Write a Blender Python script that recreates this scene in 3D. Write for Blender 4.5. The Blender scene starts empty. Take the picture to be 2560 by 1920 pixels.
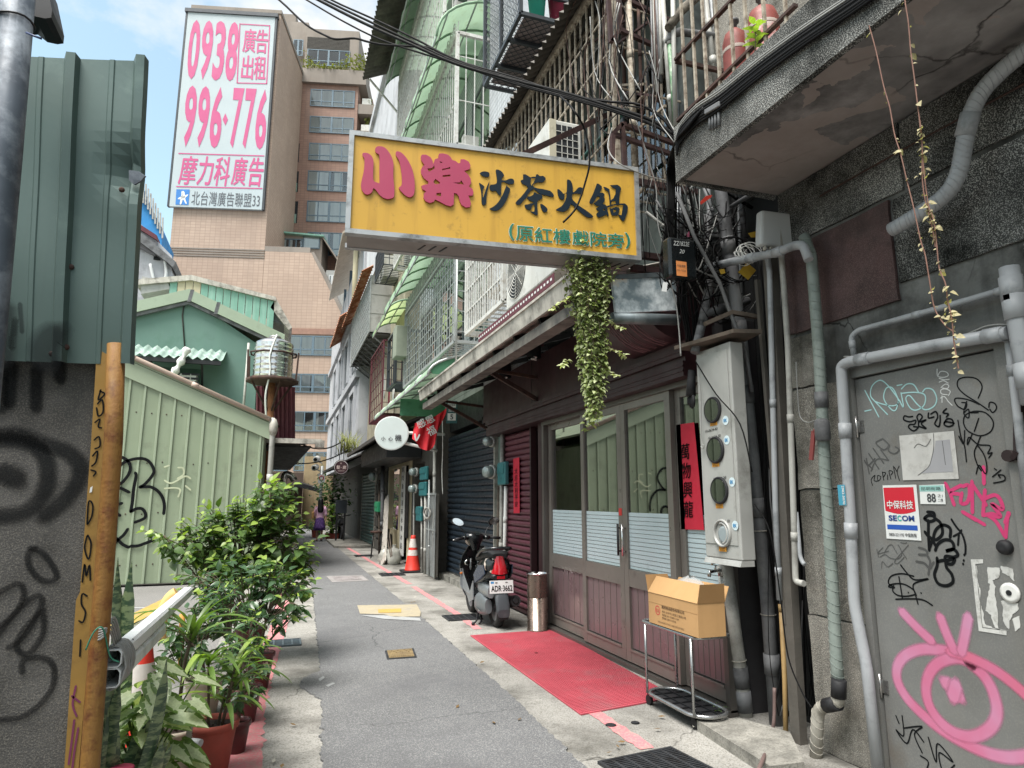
import bpy,bmesh,math,random
from mathutils import Vector,Matrix,Quaternion
random.seed(7)
R=random.Random(11)
V=Vector
scene=bpy.context.scene
COL=scene.collection
pi=math.pi
# ---------------------------------------------------------------- camera, sky, sun, exposure
CAM_H=1.55
PITCH=math.radians(10.028)
YAW=math.radians(19.20)
F_PX=1640.0
cam_data=bpy.data.cameras.new("camera")
cam=bpy.data.objects.new("camera",cam_data)
COL.objects.link(cam)
cam.location=(0,0,CAM_H)
cam.rotation_euler=(pi/2+PITCH,0,-YAW)
cam_data.sensor_width=36.0
cam_data.lens=36.0*F_PX/2560.0
cam_data.clip_start=0.05
cam_data.clip_end=2000.0
scene.camera=cam
SUN_EL=math.radians(65)
SUN_FROM=V((-0.42,-0.30,0)).normalized()
world=bpy.data.worlds.new("World")
scene.world=world
world.use_nodes=True
wn=world.node_tree
wn.nodes.clear()
w_out=wn.nodes.new("ShaderNodeOutputWorld")
w_bg=wn.nodes.new("ShaderNodeBackground")
w_sky=wn.nodes.new("ShaderNodeTexSky")
w_sky.sky_type='NISHITA'
w_sky.sun_disc=False
w_sky.sun_elevation=SUN_EL
w_sky.sun_rotation=math.atan2(SUN_FROM.x,SUN_FROM.y)
w_sky.dust_density=2.0
w_tc=wn.nodes.new("ShaderNodeTexCoord")
w_map=wn.nodes.new("ShaderNodeMapping")
w_map.inputs['Scale'].default_value=(1.0,1.0,1.7)
w_map.inputs['Location'].default_value=(0.35,0.1,0.2)
w_no=wn.nodes.new("ShaderNodeTexNoise")
w_no.inputs['Scale'].default_value=2.9
w_no.inputs['Detail'].default_value=9
w_no.inputs['Roughness'].default_value=0.58
w_ramp=wn.nodes.new("ShaderNodeMapRange")
w_ramp.inputs['From Min'].default_value=0.44
w_ramp.inputs['From Max'].default_value=0.58
w_mix=wn.nodes.new("ShaderNodeMix")
w_mix.data_type='RGBA'
SKY_STRENGTH=0.12
w_mix.inputs[7].default_value=(4.5,4.55,4.6,1)
wn.links.new(w_tc.outputs['Generated'],w_map.inputs[0])
wn.links.new(w_map.outputs[0],w_no.inputs['Vector'])
wn.links.new(w_no.outputs['Fac'],w_ramp.inputs['Value'])
wn.links.new(w_ramp.outputs[0],w_mix.inputs[0])
w_gain=wn.nodes.new("ShaderNodeMix")
w_gain.data_type='RGBA'
w_gain.blend_type='MULTIPLY'
w_gain.inputs[0].default_value=1.0
w_gain.inputs[7].default_value=(1.75,1.72,1.32,1)
wn.links.new(w_sky.outputs[0],w_gain.inputs[6])
wn.links.new(w_gain.outputs[2],w_mix.inputs[6])
wn.links.new(w_mix.outputs[2],w_bg.inputs[0])
w_bg.inputs[1].default_value=SKY_STRENGTH
wn.links.new(w_bg.outputs[0],w_out.inputs[0])
sun_data=bpy.data.lights.new("sun",'SUN')
sun_data.energy=3.7
sun_data.angle=math.radians(32)
sun_data.color=(1.0,0.975,0.945)
sun=bpy.data.objects.new("sun",sun_data)
COL.objects.link(sun)
sun_dir=V((SUN_FROM.x*math.cos(SUN_EL),SUN_FROM.y*math.cos(SUN_EL),math.sin(SUN_EL)))
sun.rotation_euler=(-sun_dir).to_track_quat('-Z','Y').to_euler()
sun.location=(-8,-6,20)
scene.view_settings.view_transform='Standard'
scene.view_settings.look='None'
scene.view_settings.gamma=1
scene.view_settings.use_curve_mapping=False
scene.view_settings.exposure=0.97
scene.cycles.max_bounces=6
scene.cycles.diffuse_bounces=3
scene.cycles.glossy_bounces=3
scene.cycles.transparent_max_bounces=8
scene.cycles.caustics_reflective=False
scene.cycles.caustics_refractive=False
# ---------------------------------------------------------------- sight lines on the real planes of the place
_F=V((math.sin(YAW)*math.cos(PITCH),math.cos(YAW)*math.cos(PITCH),math.sin(PITCH)))
_R=V((math.cos(YAW),-math.sin(YAW),0))
_U=_R.cross(_F)
EYE=V((0,0,CAM_H))
def _ray(x,y):
 return _F+_R*((x-1280)/F_PX)+_U*((960-y)/F_PX)
def onP(p,n,x,y):
 d=_ray(x,y)
 return EYE+d*((V(p)-EYE).dot(n)/d.dot(n))
def onX(v,x,y):
 return onP((v,0,0),V((1,0,0)),x,y)
def onY(v,x,y):
 return onP((0,v,0),V((0,1,0)),x,y)
def onZ(v,x,y):
 return onP((0,0,v),V((0,0,1)),x,y)
def crop(x0,y0,s,pts):
 """measurements taken on an enlarged part of the survey photo -> its own pixels"""
 return[(x0+p[0]/s,y0+p[1]/s)for p in pts]
 # ---------------------------------------------------------------- mesh builder
def _basis(d):
 d=d.normalized()
 a=V((0,0,1))if abs(d.z)<0.9 else V((1,0,0))
 u=d.cross(a).normalized()
 return u,d.cross(u).normalized()
class MB:
 def __init__(s):
  s.v,s.f,s.m,s.sm,s.cur,s.attr=[],[],[],[],0,[]
 def slot(s,i):
  s.cur=i
  return s
 def add(s,vs,fs,smooth=False,attr=None):
  b=len(s.v)
  s.v+=[V(p)for p in vs]
  s.attr+=attr if attr else[0.0]*len(vs)
  for f in fs:
   s.f.append([b+i for i in f])
   s.m.append(s.cur)
   s.sm.append(smooth)
  return s
 def hexa(s,p):
  return s.add(p,[(0,3,2,1),(4,5,6,7),(0,1,5,4),(1,2,6,5),(2,3,7,6),(3,0,4,7)])
 def box(s,x0,x1,y0,y1,z0,z1):
  return s.hexa([(x0,y0,z0),(x1,y0,z0),(x1,y1,z0),(x0,y1,z0),(x0,y0,z1),(x1,y0,z1),(x1,y1,z1),(x0,y1,z1)])
 def obox(s,c,a,b,d):
  """centre and three half-axis vectors"""
  c,a,b,d=V(c),V(a),V(b),V(d)
  return s.hexa([c-a-b-d,c+a-b-d,c+a+b-d,c-a+b-d,c-a-b+d,c+a-b+d,c+a+b+d,c-a+b+d])
 def cbox(s,c,a,b,d,ch):
  """box with chamfered edges"""
  bm=bmesh.new()
  c,a,b,d=V(c),V(a),V(b),V(d)
  vs=[bm.verts.new(c+a*i+b*j+d*k)for k in(-1,1)for i,j in((-1,-1),(1,-1),(1,1),(-1,1))]
  for f in((0,3,2,1),(4,5,6,7),(0,1,5,4),(1,2,6,5),(2,3,7,6),(3,0,4,7)):
   bm.faces.new([vs[i]for i in f])
  bmesh.ops.recalc_face_normals(bm,faces=bm.faces)
  bmesh.ops.bevel(bm,geom=list(bm.edges),offset=ch,segments=2,profile=0.5,affect='EDGES')
  bm.verts.index_update()
  s.add([v.co.copy()for v in bm.verts],[[v.index for v in f.verts]for f in bm.faces])
  bm.free()
  return s
 def bar(s,p,q,w,h=None,up=None):
  p,q=V(p),V(q)
  h=h or w
  d=(q-p)
  L=d.length
  if L<1e-6:
   return s
  d/=L
  if up is None:
   u,n=_basis(d)
  else:
   n=V(up)
   n=(n-d*n.dot(d)).normalized()
   u=d.cross(n)
  return s.obox((p+q)/2,d*L/2,u*w/2,n*h/2)
 def tube(s,pts,r,n=8,cap=True,closed=False):
  pts=[V(p)for p in pts]
  N=len(pts)
  rs=r if isinstance(r,(list,tuple))else[r]*N
  tans=[]
  for i in range(N):
   if closed:
    t=pts[(i+1)%N]-pts[i-1]
   else:
    t=pts[min(i+1,N-1)]-pts[max(i-1,0)]
   tans.append(t.normalized()if t.length>1e-9 else V((0,0,1)))
  u,w=_basis(tans[0])
  vs=[]
  for i in range(N):
   t=tans[i]
   u=(u-t*u.dot(t))
   u=u.normalized()if u.length>1e-6 else _basis(t)[0]
   w=t.cross(u)
   for k in range(n):
    a=2*pi*k/n
    vs.append(pts[i]+(u*math.cos(a)+w*math.sin(a))*rs[i])
  fs=[]
  for i in range(N if closed else N-1):
   for k in range(n):
    a,b=i*n+k,i*n+(k+1)%n
    c,d=((i+1)%N)*n+(k+1)%n,((i+1)%N)*n+k
    fs.append((a,b,c,d))
  s.add(vs,fs,True)
  if cap and not closed:
   b=len(s.v)-len(vs)
   s.f.append([b+k for k in range(n)][::-1]);s.m.append(s.cur);s.sm.append(False)
   s.f.append([b+(N-1)*n+k for k in range(n)]);s.m.append(s.cur);s.sm.append(False)
  return s
 def lathe(s,c,prof,n=20,axis=(0,0,1),smooth=True,cap0=True,cap1=True):
  c,ax=V(c),V(axis).normalized()
  u,w=_basis(ax)
  vs=[]
  for r,z in prof:
   for k in range(n):
    a=2*pi*k/n
    vs.append(c+ax*z+(u*math.cos(a)+w*math.sin(a))*r)
  fs=[(i*n+k,i*n+(k+1)%n,(i+1)*n+(k+1)%n,(i+1)*n+k)for i in range(len(prof)-1)for k in range(n)]
  s.add(vs,fs,smooth)
  b=len(s.v)-len(vs)
  if cap0 and prof[0][0]>1e-5:
   s.f.append([b+k for k in range(n)][::-1]);s.m.append(s.cur);s.sm.append(False)
  if cap1 and prof[-1][0]>1e-5:
   s.f.append([b+(len(prof)-1)*n+k for k in range(n)]);s.m.append(s.cur);s.sm.append(False)
  return s
 def prism(s,poly,vec):
  poly=[V(p)for p in poly]
  vec=V(vec)
  n=len(poly)
  s.add(poly+[p+vec for p in poly],[list(range(n))[::-1],list(range(n,2*n))]+[(i,(i+1)%n,n+(i+1)%n,n+i)for i in range(n)])
  return s
 def poly(s,pts):
  return s.add(pts,[list(range(len(pts)))])
 def grid(s,rows,smooth=False,closed=False):
  """rows: equally long lists of points, skinned"""
  m=len(rows[0])
  vs=[p for r in rows for p in r]
  fs=[]
  for i in range(len(rows)-1):
   for k in range(m if closed else m-1):
    fs.append((i*m+k,i*m+(k+1)%m,(i+1)*m+(k+1)%m,(i+1)*m+k))
  return s.add(vs,fs,smooth)
 def sphere(s,c,r,n=10,sc=(1,1,1)):
  c=V(c)
  m=max(4,n//2)
  vs,fs=[],[]
  for i in range(m+1):
   th=pi*i/m
   for k in range(n):
    a=2*pi*k/n
    vs.append(c+V((r*sc[0]*math.sin(th)*math.cos(a),r*sc[1]*math.sin(th)*math.sin(a),r*sc[2]*math.cos(th))))
  for i in range(m):
   for k in range(n):
    fs.append((i*n+k,(i+1)*n+k,(i+1)*n+(k+1)%n,i*n+(k+1)%n))
  return s.add(vs,fs,True)
 def mesh(s,name,off,mats):
  me=bpy.data.meshes.new(name)
  me.from_pydata([(p-off)[:]for p in s.v],[],s.f)
  for m in(mats if isinstance(mats,(list,tuple))else[mats]):
   me.materials.append(m)
  me.polygons.foreach_set("material_index",s.m)
  me.polygons.foreach_set("use_smooth",s.sm)
  if any(s.attr):
   at=me.attributes.new("soft",'FLOAT','POINT')
   at.data.foreach_set("value",s.attr)
  me.update()
  return me
 def lo(s):
  return V((min(p[0]for p in s.v),min(p[1]for p in s.v),min(p[2]for p in s.v)))
 def hi(s):
  return V((max(p[0]for p in s.v),max(p[1]for p in s.v),max(p[2]for p in s.v)))
def wpos(o):
 p=V((0,0,0))
 while o is not None:
  p+=o.location
  o=o.parent
 return p
def setp(o,label=None,cat=None,group=None,kind=None):
 if label:o['label']=label
 if cat:o['category']=cat
 if group:o['group']=group
 if kind:o['kind']=kind
 return o
def thing(name,label,cat,base,group=None):
 o=bpy.data.objects.new(name,None)
 COL.objects.link(o)
 o.location=base
 o.empty_display_size=0.1
 return setp(o,label,cat,group)
def part(parent,name,mb,m,label=None,kind=None):
 o=bpy.data.objects.new(name,mb.mesh(name,wpos(parent),m))
 COL.objects.link(o)
 o.parent=parent
 return setp(o,label,None,None,kind)
def solo(name,mb,m,label,cat,group=None,kind=None):
 lo,hi=mb.lo(),mb.hi()
 off=V(((lo.x+hi.x)/2,(lo.y+hi.y)/2,lo.z))
 o=bpy.data.objects.new(name,mb.mesh(name,off,m))
 COL.objects.link(o)
 o.location=off
 return setp(o,label,cat,group,kind)
def structure(name,mb,m,label=None,kind='structure'):
 o=bpy.data.objects.new(name,mb.mesh(name,V((0,0,0)),m))
 COL.objects.link(o)
 return setp(o,label,None,None,kind)
def clone(parent,name,src,wp,rot=None,scale=None):
 """another piece sharing the mesh of src, at world position wp"""
 o=bpy.data.objects.new(name,src.data)
 COL.objects.link(o)
 o.parent=parent
 o.location=V(wp)-wpos(parent)
 if rot is not None:o.rotation_euler=rot
 if scale is not None:o.scale=scale
 return o
def copy_thing(root,loc,rotz=None,label=None,group=None):
 def rec(o,par):
  c=o.copy()
  COL.objects.link(c)
  if par is not None:c.parent=par
  for ch in[x for x in bpy.data.objects if x.parent==o]:
   rec(ch,c)
  return c
 r=rec(root,None)
 r.location=loc
 if rotz is not None:r.rotation_euler=(0,0,rotz)
 return setp(r,label,None,group)
def smooth_line(pts,k=6,closed=False):
 """Catmull-Rom through points (2D or 3D tuples/vectors)"""
 P=[V(p)for p in pts]
 n=len(P)
 out=[]
 for i in range(n if closed else n-1):
  if closed:
   p0,p1,p2,p3=P[i-1],P[i],P[(i+1)%n],P[(i+2)%n]
  else:
   p0,p1,p2,p3=P[max(i-1,0)],P[i],P[i+1],P[min(i+2,n-1)]
  for j in range(k):
   t=j/k
   out.append(0.5*((2*p1)+(p2-p0)*t+(2*p0-5*p1+4*p2-p3)*t*t+(3*p1-p0-3*p2+p3)*t**3))
 if not closed:
  out.append(P[-1])
 return out
def sag(p,q,d,n=12):
 p,q=V(p),V(q)
 return[p.lerp(q,i/n)-V((0,0,d*4*(i/n)*(1-i/n)))for i in range(n+1)]
class Frame:
 """a flat frame in the place: origin o, axes u (along), v (up); n points to the viewer's side"""
 def __init__(s,o,u,v):
  s.o,s.u=V(o),V(u).normalized()
  v=V(v)
  s.v=(v-s.u*v.dot(s.u)).normalized()
  s.n=s.u.cross(s.v)
 def px(s,x,y):
  d=onP(s.o,s.n,x,y)-s.o
  return(d.dot(s.u),d.dot(s.v))
 def at(s,a,b,c=0.0):
  return s.o+s.u*a+s.v*b+s.n*c
def fill(mb,fr,loops,t=0.002,lift=0.002,smooth=0):
 """filled shape with holes (loops of frame coordinates), thickness t, lying on the frame"""
 cu=bpy.data.curves.new("fill",'CURVE')
 cu.dimensions='2D'
 cu.fill_mode='BOTH'
 cu.extrude=t/2
 for L in loops:
  if smooth:
   L=[p for p in smooth_line([(a,b,0)for a,b in L],smooth,True)]
  sp=cu.splines.new('POLY')
  sp.points.add(len(L)-1)
  for i,p in enumerate(L):
   sp.points[i].co=(p[0],p[1],0,1)
  sp.use_cyclic_u=True
 o=bpy.data.objects.new("fill",cu)
 COL.objects.link(o)
 me=bpy.data.meshes.new_from_object(o)
 mb.add([fr.at(v.co.x,v.co.y,v.co.z+lift+t/2)for v in me.vertices],[list(p.vertices)for p in me.polygons])
 bpy.data.objects.remove(o)
 bpy.data.curves.remove(cu)
 bpy.data.meshes.remove(me)
 return mb
def write(mb,fr,text,a,b,h,w=None,t=0.001,lift=0.002,bold=0.0,rot=0.0,shear=0.0,width=None):
 """lettering: lower-left corner (a, b) of the frame, glyph height h; width fits the line exactly"""
 if bold and any(ord(c_)>0x2E80 for c_ in text):
  q_=min(bold,.03)*h*.55
  for i_,(dx_,dy_)in enumerate(((0,0),(q_,0),(-q_,0),(0,q_),(0,-q_))):
   write(mb,fr,text,a+dx_,b+dy_,h,w,t,lift+i_*.00012,0.0,rot,shear,width)
  return mb
 cu=bpy.data.curves.new("letters",'FONT')
 cu.body=text
 cu.size=1.0
 cu.offset=bold
 cu.shear=shear
 cu.resolution_u=3
 cu.fill_mode='FRONT'
 o=bpy.data.objects.new("letters",cu)
 COL.objects.link(o)
 bpy.context.view_layer.update()
 me=bpy.data.meshes.new_from_object(o)
 if me and len(me.vertices):
  xs=[v.co.x for v in me.vertices]
  ys=[v.co.y for v in me.vertices]
  x0,y0=min(xs),min(ys)
  sy=h/(max(ys)-y0)
  sx=(width/(max(xs)-x0))if width else sy*(w or 1.0)
  ca,sa=math.cos(rot),math.sin(rot)
  vs=[]
  for v in me.vertices:
   px,py=(v.co.x-x0)*sx,(v.co.y-y0)*sy
   vs.append(fr.at(a+px*ca-py*sa,b+px*sa+py*ca,lift+t))
  mb.add(vs,[list(p.vertices)for p in me.polygons])
 bpy.data.objects.remove(o)
 bpy.data.curves.remove(cu)
 if me:bpy.data.meshes.remove(me)
 return mb
def ribbon(mb,fr,pts,w,lift=0.002,k=5,soft=False,taper=False):
 """painted stroke on a frame; pts in frame coordinates, w = width"""
 L=[V((p[0],p[1],0))for p in pts]
 L=smooth_line(L,k)if k>1 and len(L)>2 else L
 N=len(L)
 cols=(-1,-0.30,0,0.30,1)if soft else(-1,1)
 al=(0,1,1,1,0)if soft else(0,0)
 rows,at=[],[]
 t0=(L[1]-L[0]).normalized()
 t1=(L[-1]-L[-2]).normalized()
 ext=[(L[0]-t0*w*.5,0.35)]+[(p,1)for p in L]+[(L[-1]+t1*w*.5,0.35)]
 for i,(p,sc)in enumerate(ext):
  a=ext[max(i-1,0)][0]
  b=ext[min(i+1,len(ext)-1)][0]
  t=(b-a).normalized()
  n=V((-t.y,t.x,0))
  ww=w/2*sc
  if taper:
   ww*=0.55+0.45*math.sin(pi*min(1,i/(len(ext)-1)*1.4))
  rows.append([fr.at((p+n*ww*c).x,(p+n*ww*c).y,lift)for c in cols])
  end=i in(0,len(ext)-1)
  at+=[0.001+(0 if end else x)for x in al]if soft else[0.0]*2
 m=len(cols)
 vs=[p for r in rows for p in r]
 fs=[(i*m+j,i*m+j+1,(i+1)*m+j+1,(i+1)*m+j)for i in range(len(rows)-1)for j in range(m-1)]
 mb.add(vs,fs,False,at)
 return mb
 # ---------------------------------------------------------------- materials
def lin(h):
 h=h.lstrip('#')
 c=[int(h[i:i+2],16)/255 for i in(0,2,4)]
 return tuple(x/12.92 if x<=0.04045 else((x+0.055)/1.055)**2.4 for x in c)
class NT:
 def __init__(s,name):
  s.mat=bpy.data.materials.new(name)
  s.mat.use_nodes=True
  s.t=s.mat.node_tree
  s.t.nodes.clear()
  s.out=s.t.nodes.new("ShaderNodeOutputMaterial")
 def n(s,kind,**kw):
  nd=s.t.nodes.new("ShaderNode"+kind)
  for k,v in kw.items():
   if k.startswith('_'):
    setattr(nd,k[1:],v)
   else:
    key=int(k[1:])if k[0]=='i' and k[1:].isdigit()else k.replace('__',' ')
    s.set(nd,key,v)
  return nd
 def set(s,nd,key,v):
  if isinstance(v,bpy.types.NodeSocket):
   s.t.links.new(v,nd.inputs[key])
  else:
   if isinstance(v,tuple)and len(v)==3 and nd.inputs[key].type=='RGBA':
    v=v+(1,)
   nd.inputs[key].default_value=v
 def mix(s,fac,a,b,mode='MIX'):
  m=s.n("Mix",_data_type='RGBA',_blend_type=mode)
  s.set(m,0,fac);s.set(m,6,a);s.set(m,7,b)
  return m.outputs[2]
 def rng(s,v,a,b,c=0.0,d=1.0):
  m=s.n("MapRange")
  s.set(m,0,v);s.set(m,1,a);s.set(m,2,b);s.set(m,3,c);s.set(m,4,d)
  return m.outputs[0]
 def mul(s,a,b,op='MULTIPLY'):
  m=s.n("Math",_operation=op)
  s.set(m,0,a);s.set(m,1,b)
  return m.outputs[0]
 def coords(s,scale=None):
  tc=s.n("TexCoord")
  oi=s.n("ObjectInfo")
  m=s.n("VectorMath",_operation='MULTIPLY_ADD')
  s.set(m,0,oi.outputs['Random']);s.set(m,1,(41.0,23.0,17.0));s.set(m,2,tc.outputs['Object'])
  return m.outputs[0]
 def noise(s,vec,scale,detail=4,rough=.55,stretch=None):
  if stretch:
   m=s.n("VectorMath",_operation='MULTIPLY')
   s.set(m,0,vec);s.set(m,1,stretch)
   vec=m.outputs[0]
  nz=s.n("TexNoise")
  s.set(nz,'Vector',vec);s.set(nz,'Scale',scale);s.set(nz,'Detail',detail);s.set(nz,'Roughness',rough)
  return nz.outputs['Fac']
def sc3(c,k):
 return tuple(min(1.0,x*k)for x in c)
def mat(name,col,rough=.65,metal=0.0,var=.14,vs=4.0,dirt=None,ds=2.5,da=.5,streak=None,sa=.5,ss=5.0,speck=None,sps=150.0,spa=.5,bump=0.0,bs=60.0,coat=0.0,rnd=0.0,leafy=False,spec=None,crack=None,flake=None):
 if isinstance(col,str):col=lin(col)
 b=NT(name)
 vec=b.coords()
 c=b.mix(b.rng(b.noise(vec,vs,5),.3,.7),sc3(col,1-var),sc3(col,1+var))
 if rnd:
  oi=b.n("ObjectInfo")
  c=b.mix(1.0,c,b.mix(oi.outputs['Random'],(1-rnd,)*3,(1+rnd,)*3),'MULTIPLY')
 if speck:
  cs=lin(speck)if isinstance(speck,str)else speck
  c=b.mix(b.mul(b.rng(b.noise(vec,sps,2,.6),.5,.62),spa),c,cs)
 if dirt:
  cd=lin(dirt)if isinstance(dirt,str)else dirt
  c=b.mix(b.rng(b.noise(vec,ds,9,.68),.62-da*.3,.72-da*.1,0,min(1,.35+da)),c,cd)
 if streak:
  cs=lin(streak)if isinstance(streak,str)else streak
  f=b.rng(b.noise(vec,ss,5,.6,(1,1,.07)),.5,.75,0,sa)
  c=b.mix(f,c,cs)
 if flake:
  ds_=b.n("VectorMath",_operation='MULTIPLY_ADD')
  nz_=b.n("TexNoise");b.set(nz_,'Vector',vec);b.set(nz_,'Scale',flake[0]*1.3);b.set(nz_,'Detail',5)
  b.set(ds_,0,nz_.outputs['Color']);b.set(ds_,1,(.55/flake[0]*2,)*3);b.set(ds_,2,vec)
  vo=b.n("TexVoronoi");b.set(vo,'Vector',ds_.outputs[0]);b.set(vo,'Scale',flake[0])
  sp=b.n("SeparateColor");b.set(sp,0,vo.outputs['Color'])
  c=b.mix(b.rng(sp.outputs[0],.45,.5,0,flake[2]),c,lin(flake[1]))
 if crack:
  ds_=b.n("VectorMath",_operation='MULTIPLY_ADD')
  nz_=b.n("TexNoise");b.set(nz_,'Vector',vec);b.set(nz_,'Scale',crack[0]*2.2);b.set(nz_,'Detail',6)
  b.set(ds_,0,nz_.outputs['Color']);b.set(ds_,1,(.45/crack[0],)*3);b.set(ds_,2,vec)
  vo=b.n("TexVoronoi",_feature='DISTANCE_TO_EDGE');b.set(vo,'Vector',ds_.outputs[0]);b.set(vo,'Scale',crack[0])
  f_=b.mul(b.rng(vo.outputs['Distance'],0,crack[1],1,0),b.rng(b.noise(vec,crack[0]*.7,3),.45,.6,0,crack[3]))
  c=b.mix(f_,c,lin(crack[2]))
 p=b.n("BsdfPrincipled")
 b.set(p,'Base Color',c)
 r=b.rng(b.noise(vec,vs*2.3,4),.3,.7,max(.02,rough-.1),min(1,rough+.1))
 b.set(p,'Roughness',r)
 b.set(p,'Metallic',metal)
 if spec is not None:b.set(p,'Specular IOR Level',spec)
 if coat:
  b.set(p,'Coat Weight',coat);b.set(p,'Coat Roughness',.12)
 if bump:
  bp=b.n("Bump")
  b.set(bp,'Strength',bump);b.set(bp,'Distance',.01)
  b.set(bp,'Height',b.noise(vec,bs,4,.6))
  b.set(p,'Normal',bp.outputs[0])
 sh=p.outputs[0]
 if leafy:
  tr=b.n("BsdfTranslucent")
  b.set(tr,'Color',b.mix(1.0,c,(1.6,1.8,.7),'MULTIPLY'))
  ms=b.n("MixShader")
  b.set(ms,0,.28);b.set(ms,1,sh);b.set(ms,2,tr.outputs[0])
  sh=ms.outputs[0]
 b.t.links.new(sh,b.out.inputs[0])
 return b.mat
def glass_mat(name,tint=(.75,.8,.8),clear=.6,rough=.02,refl=1.0,gain=1.6):
 """a pane: sees through, with a Fresnel reflection"""
 b=NT(name)
 tr=b.n("BsdfTransparent");b.set(tr,0,sc3(tint,clear))
 gl=b.n("BsdfGlossy");b.set(gl,0,(refl,)*3);b.set(gl,'Roughness',rough)
 fr=b.n("Fresnel");b.set(fr,0,1.65)
 bp=b.n("Bump");b.set(bp,'Strength',.04);b.set(bp,'Height',b.noise(b.coords(),1.6,2))
 b.set(gl,'Normal',bp.outputs[0])
 ms=b.n("MixShader")
 b.set(ms,0,b.mul(fr.outputs[0],gain));b.set(ms,1,tr.outputs[0]);b.set(ms,2,gl.outputs[0])
 b.t.links.new(ms.outputs[0],b.out.inputs[0])
 return b.mat
def sheet_mat(name,col,trans=.5,rough=.4,dirt=None):
 """translucent plastic sheeting"""
 b=NT(name)
 if isinstance(col,str):col=lin(col)
 vec=b.coords()
 c=b.mix(b.rng(b.noise(vec,2.5,6),.3,.7),sc3(col,.8),sc3(col,1.1))
 if dirt:
  c=b.mix(b.rng(b.noise(vec,5,8,.7),.52,.7,0,.7),c,lin(dirt))
 p=b.n("BsdfPrincipled");b.set(p,'Base Color',c);b.set(p,'Roughness',rough)
 tr=b.n("BsdfTranslucent");b.set(tr,0,c)
 ms=b.n("MixShader");b.set(ms,0,trans);b.set(ms,1,p.outputs[0]);b.set(ms,2,tr.outputs[0])
 b.t.links.new(ms.outputs[0],b.out.inputs[0])
 return b.mat
def spray_mat(name,c1,c2,cover=.93,lo=.22,hi=.95):
 """soft-edged spray paint: coverage falls off at the stroke's edge"""
 b=NT(name)
 vec=b.coords()
 at=b.n("Attribute",_attribute_name="soft")
 p=b.n("BsdfPrincipled")
 b.set(p,'Base Color',b.mix(b.rng(b.noise(vec,3.0,3),.35,.65),lin(c1),lin(c2)))
 b.set(p,'Roughness',.8);b.set(p,'Specular IOR Level',.1)
 tr=b.n("BsdfTransparent")
 f=b.rng(b.mul(at.outputs['Fac'],b.mul(b.noise(vec,260,2),.35),'ADD'),lo,hi)
 ms=b.n("MixShader");b.set(ms,0,b.mul(f,cover));b.set(ms,1,tr.outputs[0]);b.set(ms,2,p.outputs[0])
 b.t.links.new(ms.outputs[0],b.out.inputs[0])
 return b.mat
M={}
# ---------------------------------------------------------------- palette
M['asphalt']=mat('asphalt',(.112,.113,.116),.9,var=.1,vs=1.2,speck='#c4c4c0',sps=130,spa=.30,dirt='#58585a',ds=.7,da=.30,bump=.6,bs=150,crack=(.55,.006,'#2b2b2c',.8))
M['lot']=mat('lot_tarmac',(.15,.145,.14),.92,var=.14,vs=.8,speck='#c8c4ba',sps=90,spa=.25,dirt='#565350',ds=.5,da=.3,bump=.3,bs=90)
M['pave']=mat('pavement_concrete',(.29,.28,.256),.9,var=.22,vs=2.2,speck='#57534a',sps=90,spa=.6,dirt='#4b4943',ds=1.3,da=.48,bump=.5,bs=100,crack=(.8,.008,'#35332e',.9))
M['slab_conc']=mat('old_slab',(.27,.26,.23),.9,var=.25,vs=5,speck='#55524a',sps=80,spa=.5,dirt='#3b3a35',ds=3,da=.6,bump=.4,bs=70)
M['pinkpaint']=mat('pink_line_paint','#bf7479',.8,var=.12,vs=5,speck='#a89c90',sps=60,spa=.6,dirt='#8d8178',ds=6,da=.35)
M['yellowpaint']=mat('yellow_line_paint','#b0903f',.8,var=.12,speck='#8f8672',sps=50,spa=.6,dirt='#857c68',ds=5,da=.35)
M['whitepaint']=mat('white_line_paint','#9a9c9c',.8,var=.1,speck='#8c8c88',sps=50,spa=.6)
M['cream']=mat('cream_floor_paint','#a2977f',.85,var=.1,speck='#8d8778',sps=40,spa=.6,dirt='#8b867c',ds=4,da=.4)
M['mat_red']=mat('red_rubber_mat','#ae4c57',.65,var=.12,vs=3,dirt='#9a6468',ds=2.2,da=.32)
M['iron']=mat('cast_iron','#45474a',.55,.6,var=.2,vs=9,dirt='#2a2520',ds=7,da=.4,bump=.2,bs=80)
M['ironpaint']=mat('painted_iron_cover','#82704f',.7,.2,var=.2,vs=12,dirt='#6a5a45',ds=14,da=.5,bump=.4,bs=40)
M['pinkiron']=mat('concrete_cover','#8a8483',.85,var=.2,vs=6,dirt='#615c5b',ds=5,da=.5)
M['darkgap']=mat('drain_dark','#16171a',.9,var=.2)
def wavy_strip(xl,xr,y0,y1,z,step=.12,al=.02,ar=.02,seed=1,thick=0.0):
 """a ground sheet between two side lines xl(y), xr(y) with ragged edges"""
 rr=random.Random(seed)
 rows=[]
 y=y0
 while y<y1+1e-6:
  rows.append([(xl(y)+rr.gauss(0,al),y,z),(xr(y)+rr.gauss(0,ar),y,z)])
  y+=step if y<16 else step*6
 m=MB()
 if thick:
  rows=[[(r[0][0],r[0][1],z-thick),r[0],r[1],(r[1][0],r[1][1],z-thick)]for r in rows]
 m.grid(rows)
 return m
def lerp_tab(tab):
 def f(y):
  if y<=tab[0][0]:return tab[0][1]
  for(a,u),(b,w)in zip(tab,tab[1:]):
   if y<=b:return u+(w-u)*(y-a)/(b-a)
  return tab[-1][1]
 return f
road_l=lerp_tab([(-6,.2),(3.8,.30),(4.5,.33),(5.7,.40),(6.15,.24),(6.4,.28),(6.6,.44),(12.3,.63),(22,.7),(45,.74)])
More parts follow.
